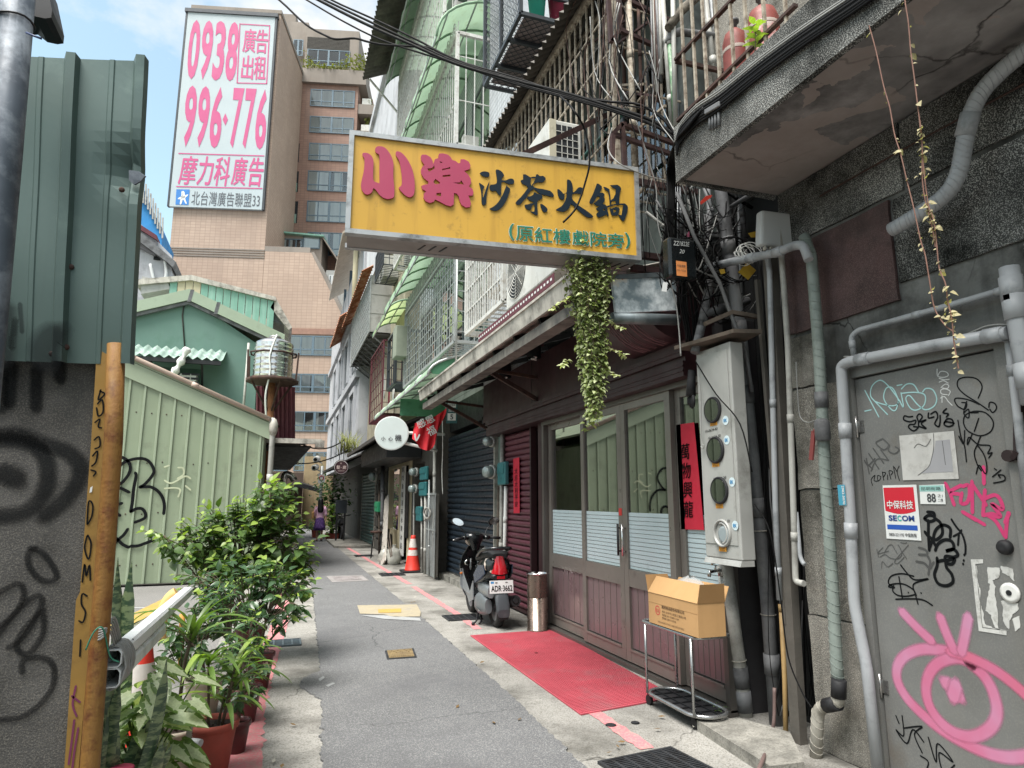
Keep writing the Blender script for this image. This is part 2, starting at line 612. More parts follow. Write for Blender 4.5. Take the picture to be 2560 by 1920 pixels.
road_r=lerp_tab([(-6,1.7),(3.84,1.78),(5.3,1.84),(9,1.87),(14.7,1.86),(25,1.87),(45,1.9)])
g=MB().poly([(-400,-120,-.03),(400,-120,-.03),(400,700,-.03),(-400,700,-.03)])
structure('ground',g,M['lot'])
structure('parking_lot',MB().poly([(-30,3.4,-.02),(-.45,3.4,-.02),(-.45,13.9,-.02),(-30,13.9,-.02)]),M['lot'])
structure('pavement',wavy_strip(lambda y:-.55,lambda y:road_l(y)+.3,-6,45,0,.3,0,0,3,.03),M['pave'])
structure('pavement',wavy_strip(lambda y:1.5,lambda y:3.7,-6,45,0,.3,0,0,4,.03),M['pave'])
structure('alley_road',wavy_strip(road_l,road_r,-6,45,.012,.035,.008,.008,5,.03),M['asphalt'])
redr=lerp_tab([(3.0,2.28),(5,2.29),(9.3,2.40),(12.75,2.37),(22.9,2.19),(30,2.1)])
structure('road_marking',wavy_strip(lambda y:redr(y)-.055,lambda y:redr(y)+.055,3.95,7.0,.004,.05,.006,.006,6),M['pinkpaint'])
structure('road_marking',wavy_strip(lambda y:redr(y)-.05,lambda y:redr(y)+.05,8.05,12.3,.004,.06,.006,.006,7),M['pinkpaint'])
structure('road_marking',wavy_strip(lambda y:redr(y)-.05,lambda y:redr(y)+.05,12.65,24,.004,.1,.006,.006,8),M['pinkpaint'])
redl=lerp_tab([(3,-.14),(4.5,-.09),(5.6,-.10),(6.4,-.06),(9.2,.10),(12.3,.19),(14,.2)])
structure('road_marking',wavy_strip(lambda y:redl(y)-.11,lambda y:redl(y)+.08,3.2,13,.004,.05,.008,.008,9),M['pinkpaint'])
def line_quad(pts,w,z=-.012):
 m=MB()
 for p,q in zip(pts,pts[1:]):
  m.bar((p[0],p[1],z),(q[0],q[1],z),w,.004,(0,0,1))
 return m
structure('parking_line',line_quad([onZ(-.012,270,1578),onZ(-.012,440,1492)],.28),M['yellowpaint'])
structure('parking_line',line_quad([onZ(-.012,200,1518),onZ(-.012,412,1519)],.07,-.016),M['whitepaint'])
pp=[onZ(.018,*p)for p in((893,1513),(1042,1511),(1052,1530),(1050,1541),(985,1542),(960,1536),(900,1534))]
structure('painted_patch',MB().poly(pp),M['cream'])
pp=[onZ(.022,*p)for p in((945,1523),(1003,1521),(1003,1531),(946,1532))]
structure('painted_patch',MB().poly(pp),M['yellowpaint'])
pp=[onZ(.018,*p)for p in((902,1538),(960,1538),(1050,1545),(1052,1552),(960,1547))]
structure('painted_patch',MB().poly(pp),M['whitepaint'])
for sc_ in(((796,1697),(808,1690),(812,1694),(800,1703)),((814,1713),(832,1706),(838,1708),(820,1717))):
 structure('painted_patch',MB().poly([onZ(.016,*p)for p in sc_]),M['whitepaint'])
 # ---------------------------------------------------------------- drain covers
def drain_grate(name,label,c,lx,ly,nx,ny,m,z=.006,rz=0):
 t=thing(name,label,'drain cover',(c[0],c[1],z),'steel drain grates in the pavement')
 f=MB()
 x0,x1,y0,y1=c[0]-lx/2,c[0]+lx/2,c[1]-ly/2,c[1]+ly/2
 w=.018
 f.box(x0,x1,y0,y0+w,z-.03,z+.012).box(x0,x1,y1-w,y1,z-.03,z+.012)
 f.box(x0,x0+w,y0+w,y1-w,z-.03,z+.012).box(x1-w,x1,y0+w,y1-w,z-.03,z+.012)
 part(t,'frame',f,m)
 part(t,'pit',MB().poly([(x0,y0,z+.001),(x1,y0,z+.001),(x1,y1,z+.001),(x0,y1,z+.001)]),M['darkgap'])
 b=MB()
 for i in range(1,nx):
  x=x0+lx*i/nx
  b.box(x-.009,x+.009,y0+w,y1-w,z-.01,z+.010)
 part(t,'cross_bar',b,m,kind='stuff')
 b=MB()
 for i in range(1,ny):
  y=y0+ly*i/ny
  b.box(x0+w,x1-w,y-.0055,y+.0055,z-.01,z+.007)
 part(t,'bearing_bar',b,m,kind='stuff')
 t.rotation_euler=(0,0,rz)
 return t
c=onZ(0,1655,1910)
drain_grate('drain_grate','large grid drain cover nearest the camera, below the metal rack',(c.x-.06,c.y-.10),.55,.52,6,22,M['iron'],rz=.12)
c=onZ(0,1155,1545)
drain_grate('drain_grate','grid drain cover on the pavement beside the parked scooter',(c.x,c.y),.46,.40,5,16,M['iron'])
c=onZ(0,980,1437)
drain_grate('drain_grate','drain cover beside the orange traffic cone',(c.x,c.y),.5,.5,5,14,M['iron'])
c=onZ(0,909,1390)
drain_grate('drain_grate','small far drain cover beside the stool and leaning board',(c.x,c.y),.5,.5,4,12,M['iron'])
c=onZ(0,870,1364)
drain_grate('drain_grate','farthest drain cover at the end of the pink line',(c.x,c.y),.55,.5,4,10,M['iron'])
c=onZ(0,712,1609)
M['bluegrate']=mat('blue_grey_grate','#5d6b72',.6,.3,var=.2,vs=10,dirt='#4a3f38',ds=8,da=.4)
drain_grate('drain_grate','blue grey drain cover on the left pavement under the shrub',(c.x-.02,c.y),.38,.34,4,14,M['bluegrate'])
def cover(name,label,px,m,mf,border,z=.02):
 q=[onZ(z,*p)for p in px]
 ctr=sum(q,V())/4
 t=thing(name,label,'manhole cover',ctr)
 part(t,'rim',MB().prism([p+V((0,0,-.012))for p in q],(0,0,.012)),mf)
 inn=[ctr+(p-ctr)*border for p in q]
 part(t,'lid',MB().prism(inn,(0,0,.004)),m)
 b=MB()
 a,bb,cc,d=inn
 for i in range(1,12):
  s=i/12
  u,v=a.lerp(bb,s),d.lerp(cc,s)
  b.bar(u.lerp(v,.08)+V((0,0,.006)),u.lerp(v,.3+.15*math.sin(i*2.1))+V((0,0,.006)),.012,.006,(0,0,1))
  b.bar(u.lerp(v,.62+.1*math.sin(i*1.7))+V((0,0,.006)),u.lerp(v,.93)+V((0,0,.006)),.012,.006,(0,0,1))
 part(t,'tread',b,m,kind='stuff')
 return t
cover('manhole_cover','small yellow painted iron cover in the middle of the road',[(962,1626),(1034,1620),(1042,1642),(968,1647)],M['ironpaint'],M['iron'],.86)
cover('manhole_cover','worn grey rectangular cover farther up the road',[(815,1440),(905,1438),(922,1451),(830,1455)],M['pinkiron'],mat('pale_frame','#8d8987',.85,dirt='#6a6664',da=.4),.72)
for(x,y,r)in((1527,1812,.03),(1588,1806,.024),(1210,1637,.0)):
 if r:
  p=onZ(.006,x,y)
  solo('anchor_hole',MB().lathe(p,[(r*1.3,0),(r,.004),(r*.6,.004)],12),M['darkgap'],'round bolt hole in the concrete %s'%('on the pink line' if x<1560 else 'right of the pink line'),'bolt hole')
q=[onZ(.012,*p)for p in((1176,1588),(1383,1573),(1690,1741),(1452,1785))]
t=thing('entrance_mat','long red rubber mat lying in front of the restaurant doors','door mat',sum(q,V())/4)
part(t,'base',MB().prism([p-V((0,0,.010))for p in q],(0,0,.010)),M['mat_red'])
b=MB()
N=96
for i in range(1,N):
 u,v=q[0].lerp(q[3],i/N),q[1].lerp(q[2],i/N)
 b.bar(u.lerp(v,.01)+V((0,0,.002)),u.lerp(v,.99)+V((0,0,.002)),.011,.006,(0,0,1))
for i in range(1,42):
 u,v=q[0].lerp(q[1],i/42),q[3].lerp(q[2],i/42)
 b.bar(u.lerp(v,.005)+V((0,0,.001)),u.lerp(v,.995)+V((0,0,.001)),.006,.005,(0,0,1))
part(t,'tread',b,M['mat_red'],kind='stuff')
g=MB()
rl=random.Random(91)
for k in range(80):
 y=3.9+rl.random()**1.6*16
 x=rl.choice((rl.gauss(.1,.18),rl.gauss(3.0,.12),rl.uniform(.3,3.0),rl.gauss(2.05,.25)))
 if 2.1<x<3.1 and 4.6<y<7.8 and rl.random()<.7:continue
 a,s_=rl.random()*6.28,rl.uniform(.012,.032)
 d_,e_=V((math.cos(a),math.sin(a),rl.uniform(-.1,.3)))*s_,V((-math.sin(a),math.cos(a),rl.uniform(-.1,.3)))*s_*.45
 p_=V((x,y,.022))
 g.slot(rl.choice((0,0,1))).add([p_-d_,p_+e_,p_+d_,p_-e_],[(0,1,2,3)])
structure('litter',g,[mat('dry_leaf_litter','#6b5433',.9,var=.3),mat('pale_litter','#a8a498',.9,var=.2)],None,'stuff')
q=[onZ(.07,*p)for p in((1742,1800),(1850,1795),(1975,1830),(2010,1905),(1925,1915))]
solo('concrete_slab',MB().prism([p-V((0,0,.08))for p in q],(0,0,.08)),M['slab_conc'],'broken raised concrete slab at the foot of the drainpipes','slab')
# ---------------------------------------------------------------- restaurant front
M['maroon']=mat('maroon_paint','#2d1418',.55,var=.12,vs=2,dirt='#1f0f12',ds=2,da=.3,streak='#5a2c33',sa=.25)
M['maroon_sh']=mat('maroon_shutter','#5c2e39',.5,.1,var=.12,vs=3,dirt='#3c1d23',ds=4,da=.25,rnd=.06)
M['blue_sh']=mat('slate_blue_shutter','#29323b',.36,.2,var=.12,vs=3,dirt='#20272e',ds=3,da=.2,rnd=.06)
M['green_sh']=mat('green_shutter','#2f4f4d',.5,.2,var=.12,dirt='#20302f',da=.3,rnd=.06)
M['bronze']=mat('bronze_aluminium','#77726c',.36,.25,var=.08,vs=3,dirt='#4a413c',ds=5,da=.2)
M['bronze_dk']=mat('dark_bronze','#5b5753',.38,.35,var=.1,vs=3)
M['kick']=mat('red_brown_kick_panel','#796769',.34,.25,var=.1,vs=2.5,streak='#765759',sa=.35,ss=22)
M['pane']=glass_mat('door_glass',(.62,.68,.68),.5,gain=3.0)
M['film']=mat('frosted_film','#b4c5c9',.35,var=.05,vs=2,streak='#bccacb',sa=.3)
M['black']=mat('black_paint','#141518',.5,var=.15)
M['rubber']=mat('black_rubber','#17171a',.7,var=.15)
M['chrome']=mat('chrome','#c9c8c6',.16,1.0,var=.04)
M['steel']=mat('brushed_steel','#a9a8a6',.3,.9,var=.08,vs=10,dirt='#6b6864',ds=6,da=.25)
M['fascia']=mat('weathered_fascia','#bdb8ae',.6,.1,var=.16,vs=2,dirt='#3c3833',ds=2.6,da=.5,streak='#6a645c',sa=.6,ss=6)
M['rust']=mat('rusty_steel','#3f2d28',.8,.2,var=.3,vs=8,dirt='#5b4032',ds=9,da=.45,bump=.3,bs=70)
M['wood']=mat('old_board','#5a5046',.85,var=.25,vs=6,streak='#3a332c',sa=.6,dirt='#2e2822',ds=5,da=.4)
M['redpaper']=mat('red_paper','#b81a33',.75,var=.08,vs=5)
M['ink']=mat('black_ink','#080808',.8,var=.05,spec=.1)
M['white']=mat('white_paint','#d8d8d4',.55,var=.05,vs=3)
M['interior']=mat('dim_interior','#2c2a2c',.9,var=.2)
XS=3.20
def ys(x,X=XS):
 return onX(X,x,1250).y
lab_front='restaurant front of glass sliding doors under the maroon fascia'
YD=[ys(1797),ys(1688),ys(1560),ys(1457),ys(1366)]
t=thing('sliding_door_front',lab_front,'storefront',(XS,(YD[0]+YD[4])/2,0))
ZT,ZF1,ZF0,ZK1,ZK0=2.50,1.43,.90,.74,.17
FRONT=t
leaf_labels=['window leaf with a red couplet on it','door leaf nearest the cardboard box','middle door leaf with a pull handle','far door leaf beside the steel bin']
for i in range(4):
 y0,y1=YD[i],YD[i+1]
 xo=XS+(0.0 if i in(1,2)else .05)
 w=.085
 f=MB()
 f.box(xo-.02,xo+.03,y0,y0+w,.06,ZT).box(xo-.02,xo+.03,y1-w,y1-.004,.06,ZT)
 f.box(xo-.018,xo+.028,y0+w,y1-w,ZT-.07,ZT)
 f.box(xo-.018,xo+.028,y0+w,y1-w,ZK1,ZF0)
 f.box(xo-.018,xo+.028,y0+w,y1-w,.06,ZK0)
 leaf=part(t,'door_leaf',f,M['bronze'],leaf_labels[i])
 part(leaf,'pane',MB().box(xo+.002,xo+.008,y0+w,y1-w,ZF0,ZT-.07),M['pane'])
 fm=MB()
 fm.poly([(xo+.0008,y0+w,ZF0+.005),(xo+.0008,y1-w,ZF0+.005),(xo+.0008,y1-w,ZF1),(xo+.0008,y0+w,ZF1)])
 part(leaf,'frosted_film',fm,M['film'])
 st=MB()
 for k in range(13):
  z=ZF0+.03+k*(ZF1-ZF0-.03)/13
  st.box(xo-.0014,xo+.0004,y0+w,y1-w,z,z+.0032)
 part(leaf,'film_stripe',st,M['bronze_dk'],kind='stuff')
 kp=MB().box(xo+.004,xo+.014,y0+w,y1-w,ZK0+.012,ZK1)
 part(leaf,'kick_panel',kp,M['kick'])
 mo=MB().box(xo-.026,xo-.0185,y0+w+.004,y1-w-.004,ZK0-.012,ZK0+.008)
 n=6
 for k in range(1,n):
  y=y0+w+(y1-y0-2*w)*k/n
  mo.box(xo+.0005,xo+.0035,y-.002,y+.002,ZK0+.02,ZK1-.01)
 part(leaf,'moulding',mo,M['bronze'])
 if i in(1,2):
  yh=y1-.045 if i==1 else y0+.045
  h=MB()
  h.tube([(xo-.055,yh,1.02),(xo-.055,yh,1.32)],.011,8)
  for z in(1.06,1.28):
   h.tube([(xo-.02,yh,z),(xo-.055,yh,z)],.008,6)
  part(leaf,'handle',h,M['chrome']if i==1 else M['black'])
f=MB()
f.box(XS-.035,XS+.10,YD[4],YD[4]+.06,.03,ZT+.02)
f.box(XS-.03,XS+.10,YD[0]-.05,YD[0],.03,ZT+.02)
f.box(XS-.04,XS+.12,YD[0]-.05,YD[4]+.06,ZT+.001,ZT+.05)
f.box(XS-.05,XS+.12,YD[0]-.05,YD[4]+.06,.0,.045)
part(t,'door_frame',f,M['bronze_dk'])
f=MB().box(XS-.012,XS-.002,YD[2]-.028,YD[2]+.028,.07,ZT)
part(t,'meeting_gap',f,M['black'])
s=MB().box(XS-.024,XS-.0205,YD[2]+.01,YD[2]+.07,1.40,1.47)
part(t,'sticker',s,mat('red_sticker','#c0302c',.5),'small red and white sticker above the handle')
b=thing('restaurant_building','near right building with maroon ground floor and caged upper windows','building',(3.3,6.8,0))
REST=b
w=MB()
w.box(6.5,6.6,4.4,11,0,3).box(3.3,6.6,4.3,4.4,0,3).box(3.3,6.6,11.0,11.1,0,3).box(3.36,6.6,4.4,11,-.02,.02).box(3.36,6.6,4.4,11,2.9,3.0)
part(b,'room_wall',w,M['interior'])
w=MB()
w.box(XS,3.5,YD[4]+.062,YD[4]+.28,0,2.75)
part(b,'jamb',w,M['maroon'])
ya,yb=4.52,10.05
w=MB()
w.box(3.06,3.5,ya,yb,2.552,2.68).box(3.085,3.5,ya,yb,2.68,2.72).box(3.05,3.5,ya,yb,2.72,2.80)
for z in(2.59,2.63,2.755):
 w.box(3.052 if z<2.7 else 3.042,3.07,ya,yb,z,z+.012)
part(b,'shutter_housing',w,M['maroon'])
w=MB().box(3.10,3.4,ya,yb+.3,2.80,3.42)
part(b,'fascia_board',w,M['maroon'])
w=MB()
for y in(6.2,8.1):
 w.box(3.097,3.101,y-.004,y+.004,2.81,3.4)
part(b,'panel_joint',w,M['black'])
rows=[]
for i in range(9):
 a=i/8*pi/2
 rows.append([(3.09-.42*math.sin(a),y,2.86+.42*(1-math.cos(a)))for y in(4.55,5.35)])
part(b,'cowl',MB().grid(rows,True),M['maroon'])
fr=Frame((3.02,4.54,2.9),(0,-1,0),(0,0,1))
st=MB()
rr=random.Random(4)
for i in range(16):
 y=4.66+rr.random()*.5
 pts=[]
 for k in range(6):
  a=(k+.5)/6*pi/2*(.75+.2*rr.random())
  pts.append(V((3.088-.425*math.sin(a),y+.04*k*(1 if rr.random()>.2 else .6)*.4,2.858+.425*(1-math.cos(a)))))
 st.tube(pts,.0025,4,False)
part(b,'painted_reflection',st,mat('cowl_reflection_pink','#8a6468',.7),kind='stuff')  # pinkish streaks stand in for reflections on the curved cowl
# ---------------------------------------------------------------- roller shutters, slat by slat
def roller_shutter(name,label,X,y0,y1,z0,z1,pitch,m,mf,bottom=None):
 t=thing(name,label,'shutter',(X,(y0+y1)/2,z0))
 sl=MB()
 prof=[(0.004,0.0),(-.014,pitch*.06),(-.030,pitch*.30),(-.034,pitch*.5),(-.028,pitch*.72),(-.012,pitch*.88),(0.004,pitch*.93)]
 sl.grid([[(X+a,y,z0+z)for a,z in prof]for y in(y1,y0)],True)
 sl.grid([[(X+a,y,z0+z)for a,z in((.004,pitch*.93),(.012,pitch*.95),(.012,pitch*1.0),(.004,pitch*1.0))]for y in(y1,y0)])
 first=part(t,'slat',sl,m)
 n=int((z1-z0)/pitch)
 for i in range(1,n):
  clone(t,'slat',first,wpos(first)+V((0,0,i*pitch)))
 f=MB()
 part(t,'guide_rail',MB().box(X-.045,X+.04,y0-.05,y0-.002,z0,z1),mf)
 part(t,'guide_rail',MB().box(X-.045,X+.04,y1+.002,y1+.05,z0,z1),mf)
 part(t,'bottom_bar',MB().box(X-.03,X+.012,y0,y1,z0-.045,z0-.002),mf)
 return t
yp0,yp1=ys(1332,3.27),ys(1268,3.27)
roller_shutter('roller_shutter','maroon roller shutter with a red paper strip, behind the scooter',3.27,yp0,yp1,.07,2.56,.085,M['maroon_sh'],M['maroon'])
yb0,yb1=ys(1240,3.3),ys(1094,3.3)
M['paleframe']=mat('pale_door_frame','#9a978f',.55,.2,var=.12,dirt='#55514a',ds=5,da=.4)
roller_shutter('roller_shutter','wide slate blue roller shutter beside the meter pillar',3.3,yb0,yb1,.12,2.95,.105,M['blue_sh'],M['paleframe'])
w=MB()
w.box(3.32,3.6,yp1+.05,yb0-.05,0,3.3)
part(REST,'pier',w,mat('green_grey_pier','#5b6a64',.8,dirt='#3c4541',da=.4,streak='#2f3835'))
w=MB().box(3.30,3.7,yb0-.05,yb1+.1,2.95,3.5)
part(REST,'lintel',w,M['black'])
w=MB().box(3.12,3.5,yb0-.05,yb1+.3,0.0,.11)
solo('doorstep',w,M['slab_conc'],'low concrete doorstep under the blue shutter','step')
def couplet(name,label,X,px,text,hgt,m=None):
 """px: four corners, top-left, top-right, bottom-right, bottom-left"""
 p=[onX(X,*c)for c in px]
 t=thing(name,label,'paper banner',(p[2]+p[3])/2)
 part(t,'paper',MB().prism([q+V((.002,0,0))for q in p],(-.002,0,0)),m or M['redpaper'])
 fr=Frame(p[3],p[2]-p[3],p[0]-p[3])
 W=(p[1]-p[0]).length
 H=(p[0]-p[3]).length
 ml=MB()
 n=len(text)
 for i,ch in enumerate(text):
  b0=H*(.80-(i+1)*.72/n)+H*.03
  write(ml,fr,ch,W*.24,b0,H/n*hgt,width=W*.5,bold=.012,shear=.12,lift=.004)
 part(t,'lettering',ml,M['ink'])
 return t
couplet('red_couplet','red paper couplet with large black characters stuck inside the window by the meter box',XS+.03,((1690,1062),(1735,1056),(1760,1325),(1703,1323)),'萬物興龍',.60)
couplet('red_couplet','narrow red paper strip hanging on the maroon shutter',3.22,((1283,1147),(1298,1143),(1299,1283),(1284,1283)),'大吉大利平安',.62)
# ---------------------------------------------------------------- awning over the restaurant
XA=2.20
t=thing('shop_awning','long sloping awning with a grimy pale gutter over the restaurant doors','awning',(2.7,8,3.1))
y0,y1=4.78,11.2
f=MB()
f.hexa([(XA,y0,3.25),(XA+.03,y0,3.25),(XA+.03,y1,3.25),(XA,y1,3.25),(XA-.02,y0,3.40),(XA+.01,y0,3.40),(XA+.01,y1,3.40),(XA-.02,y1,3.40)])
f.box(XA-.035,XA+.02,y0,y1,3.40,3.425)
part(t,'fascia',f,M['fascia'])
f=MB()
f.box(XA+.05,XA+.20,y0+.02,y1-.02,3.10,3.12).box(XA+.05,XA+.065,y0+.02,y1-.02,3.12,3.20).box(XA+.185,XA+.20,y0+.02,y1-.02,3.12,3.22)
part(t,'gutter',f,mat('grimy_gutter','#77726a',.65,.1,var=.2,vs=2,dirt='#2c2926',ds=2.4,da=.6,streak='#aaa59b',sa=.4))
rows=[]
n=150
for i in range(n+1):
 y=y0+(y1-y0)*i/n
 dz=.018*math.sin(i*pi/2.0)
 rows.append([(XA+.03,y,3.36+dz),(3.32,y,3.70+dz)])
part(t,'roof_sheet',MB().grid(rows),M['fascia'])
f=MB()
for k in range(9):
 y=y0+.25+k*.75
 f.bar((XA+.1,y,3.27),(3.3,y,3.58),.05,.06,(0,0,1))
for x in(2.55,2.9):
 z=3.24+(x-2.2)*.30
 f.box(x-.03,x+.03,y0+.1,y1-.1,z+.0,z+.05)
part(t,'rafter',f,M['black'])
f=MB()
for y in(7.9,10.7):
 part(t,'bracket',MB().bar((3.28,y,2.75),(2.35,y,3.22),.05).bar((3.28,y,3.12),(2.4,y,3.2),.04),M['rust'])
def rustpeel():
 b=NT('peeling_galvanised')
 vec=b.coords()
 base=b.mix(b.rng(b.noise(vec,7,6,.6),.42,.6),lin('#87959b'),lin('#dde4e6'))
 d=b.n("VectorMath",_operation='DISTANCE');b.set(d,0,vec)
 oi=b.n("ObjectInfo")
 m=b.n("VectorMath",_operation='MULTIPLY_ADD');b.set(m,0,oi.outputs['Random']);b.set(m,1,(41.,23.,17.));b.set(m,2,(-.27,-3.55,.30))
 b.set(d,1,m.outputs[0])
 k=b.mul(d.outputs['Value'],b.mul(b.noise(vec,9,6,.65),.35),'ADD')
 base=b.mix(b.rng(k,.30,.33,1,0),base,lin('#c9c4ba'))
 base=b.mix(b.rng(k,.265,.285,1,0),base,b.mix(b.rng(b.noise(vec,20,5),.4,.6),lin('#7b3f25'),lin('#b5713f')))
 p=b.n("BsdfPrincipled");b.set(p,'Base Color',base);b.set(p,'Roughness',.55);b.set(p,'Metallic',.0)
 b.t.links.new(p.outputs[0],b.out.inputs[0])
 return b.mat
M['peel']=rustpeel()
ye=4.45
q=[onY(ye,*p)for p in((1530,690),(1690,690),(1692,775),(1540,783))]
fe=MB().prism(q,(0,.03,0))
part(t,'end_sheet',fe,M['peel'],'bluish end sheet with a large rust patch')
q2=[onY(ye-.01,*p)for p in((1518,688),(1695,678),(1695,690),(1520,698))]
fe=MB().prism(q2,(0,.05,0))
a,c2=onY(ye-.03,1530,795),onY(ye-.03,1695,800)
fe.tube([a,c2],.045,10)
part(t,'end_gutter',fe,mat('end_gutter_grey','#6c7578',.5,.4,dirt='#3d4648',da=.4,streak='#a7adad'))
for i,(px,lab)in enumerate((((1335,895),'black cylinder spotlight under the awning, nearer one with a spiral bulb'),((1262,945),'black cylinder spotlight under the awning, farther one'))):
 p=onX(2.75,*px)
 t=thing('spotlight',lab,'lamp',p,'spotlights under the awning')
 part(t,'housing',MB().lathe(p,[(.085,0),(.085,.22),(.06,.24)],16,cap0=False),M['black'])
 part(t,'stem',MB().tube([p+V((0,0,.24)),p+V((0,0,.42))],.012,6),M['black'])
 h=[p+V((.03*math.cos(a*.9),.03*math.sin(a*.9),.05-a*.006))for a in range(14)]
 part(t,'bulb',MB().tube(h,.011,6),M['white'])
 # ---------------------------------------------------------------- near right building: terrazzo wall, canopy slab, metal door
M['terrazzo']=mat('washed_terrazzo',(.072,.074,.072),.92,var=.35,vs=2.2,speck='#cfcfc9',sps=170,spa=.85,dirt='#0b0d0b',ds=1.3,da=.72,streak='#161714',sa=.7,ss=3,spec=.2,bump=.55,bs=95)
M['terrazzo_lt']=mat('washed_terrazzo_pale',(.16,.152,.136),.92,var=.3,vs=3,speck='#d5cfc2',sps=240,spa=.55,dirt='#26261f',ds=2,da=.5,streak='#2a2924',sa=.5,spec=.2,bump=.5,bs=95)
M['redpanel']=mat('dark_red_stone',(.062,.034,.033),.8,var=.4,vs=3,speck='#8d7470',sps=200,spa=.3,dirt='#2d2423',ds=2,da=.4,streak='#3c2e2c',sa=.5,bump=.3,bs=80)
M['plaster']=mat('stained_plaster',(.15,.152,.146),.9,var=.35,vs=2.5,dirt='#1d1d1a',ds=1.8,da=.6,crack=(1.5,.012,'#141412',.9),streak='#23221f',sa=.65,spec=.2,bump=.3,bs=40)
M['soffit']=mat('peeling_soffit',(.23,.22,.215),.9,var=.4,vs=3.5,dirt='#2a2625',ds=1.2,da=.45,flake=(2.2,'#9d928c',.7),crack=(1.6,.02,'#221f1e',.9),spec=.2,bump=.3,bs=14)
M['doormetal']=mat('grey_metal_door',(.165,.166,.160),.62,.15,var=.16,vs=3,speck='#8f8d86',sps=120,spa=.25,dirt='#6a6156',ds=2,da=.25,streak='#77736a',sa=.3)
M['pvc']=mat('grey_pvc','#9a9da0',.5,var=.1,vs=5,dirt='#4c5153',ds=4,da=.35,streak='#a9adae',sa=.3)
M['pvc_lt']=mat('pale_pvc','#a6a59f',.55,var=.1,vs=5,dirt='#5a5853',ds=3,da=.4,streak='#6b6963',sa=.4)
M['pvc_dk']=mat('dirty_conduit','#67686a',.6,var=.2,vs=4,dirt='#2f2f30',ds=3,da=.5,streak='#8b8a87',sa=.4)
M['greentape']=mat('green_taped_pipe','#7d8680',.55,var=.14,vs=6,dirt='#4e5a54',ds=4,da=.35,streak='#9aa7a0',sa=.3)
M['whitetape']=mat('white_taped_pipe','#a8a49a',.6,var=.14,vs=8,dirt='#5d574d',ds=5,da=.4)
M['timber']=mat('grey_timber','#55514b',.85,var=.2,vs=5,streak='#2d2b28',sa=.6,bump=.3,bs=40)
M['bamboo']=mat('bamboo','#a08457',.6,var=.2,vs=8,dirt='#6a5436',da=.4)
M['cable']=mat('black_cable','#0b0b0c',.65,var=.2,spec=.15)
M['cable_gr']=mat('grey_cable','#8a8a87',.5,var=.15)
M['boxgrey']=mat('galvanised_box','#a8a8a4',.5,.2,var=.1,vs=3,dirt='#6a6862',ds=3,da=.3,streak='#77756e',sa=.4)
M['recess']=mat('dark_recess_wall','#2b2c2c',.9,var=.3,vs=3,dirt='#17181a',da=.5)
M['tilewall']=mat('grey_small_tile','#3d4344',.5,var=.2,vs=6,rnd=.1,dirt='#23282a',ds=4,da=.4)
XW=3.30
def mat_once0(name,*a,**k):
 return bpy.data.materials[name]if name in bpy.data.materials else mat(name,*a,**k)
nb=thing('corner_building','dark terrazzo building at the right edge with a concrete canopy','building',(XW,1.5,0))
w=MB()
w.box(XW+.02,XW+.3,-4.0,2.10,-.05,3.74).box(XW+.02,XW+.3,2.10,3.12,2.36,3.74).box(XW+.02,XW+.3,3.12,3.60,-.05,3.74)
w.box(XW+.28,XW+.4,2.0,3.2,-.05,2.4)
part(nb,'wall',w,M['plaster'])
def facing(y0,y1,z0,z1,m,label=None,t=.016):
 g=.006
 rj=random.Random(int((y0*31+z0*17)*100))
 c4_=[(y0+g,z0+g),(y1-g,z0+g),(y1-g,z1-g),(y0+g,z1-g)]
 pl=[]
 for a_,b__ in zip(c4_,c4_[1:]+c4_[:1]):
  for k_ in range(9):
   f_=k_/9
   q_=.004 if k_ else .012
   pl.append(V((XW+.0195,a_[0]+(b__[0]-a_[0])*f_+rj.uniform(-q_,q_)*.8,a_[1]+(b__[1]-a_[1])*f_+rj.uniform(-q_,q_)*.8)))
 return part(nb,'facing_panel',MB().prism(pl,(-t,0,0)),m,label)
facing(3.12,3.60,0,.82,M['terrazzo_lt']);facing(3.12,3.60,.82,1.62,M['terrazzo_lt'])
facing(3.12,3.60,1.62,2.30,M['terrazzo_lt']);facing(3.30,3.60,2.30,2.66,M['terrazzo_lt'])
facing(2.70,3.61,2.68,3.30,M['redpanel'],'large dark red facing panel',.022)
facing(1.75,2.69,2.78,3.30,M['terrazzo']);facing(.8,1.74,2.78,3.30,M['terrazzo'])
facing(2.60,3.60,3.32,3.74,M['terrazzo']);facing(1.55,2.59,3.32,3.74,M['terrazzo']);facing(.4,1.54,3.32,3.74,M['terrazzo'])
facing(1.1,2.02,1.5,2.76,M['terrazzo']);facing(1.1,2.02,.0,1.5,M['terrazzo'])
XC=2.50
w=MB()
w.prism([(XC+.01,3.60,3.735),(XW+.02,3.60,3.745),(XW+.02,-4,3.745),(XC+.01,-4,3.735)],(0,0,.38))
part(nb,'canopy_slab',w,M['soffit'])
w=MB()
w.box(XC-.03,XC+.009,-4,3.63,3.72,4.13).box(XC+.009,XW,3.602,3.635,3.72,4.13)
part(nb,'canopy_edge',w,M['terrazzo'])
w=MB().box(XW,7,-4,4.3,4.13,11)
part(nb,'upper_wall',w,M['terrazzo_lt'])
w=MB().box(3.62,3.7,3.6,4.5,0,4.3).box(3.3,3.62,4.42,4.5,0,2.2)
part(nb,'recess_wall',w,M['recess'])
w=MB()
rr=random.Random(3)
for r_ in range(34):
 for c_ in range(7):
  if rr.random()<.05:continue
  x=3.30+c_*.047+(.02 if r_%2 else 0)
  w.box(x,x+.043,4.405-rr.random()*.004,4.42,.06+r_*.036,.06+r_*.036+.032)
part(nb,'wall_tile',w,M['tilewall'],kind='stuff')
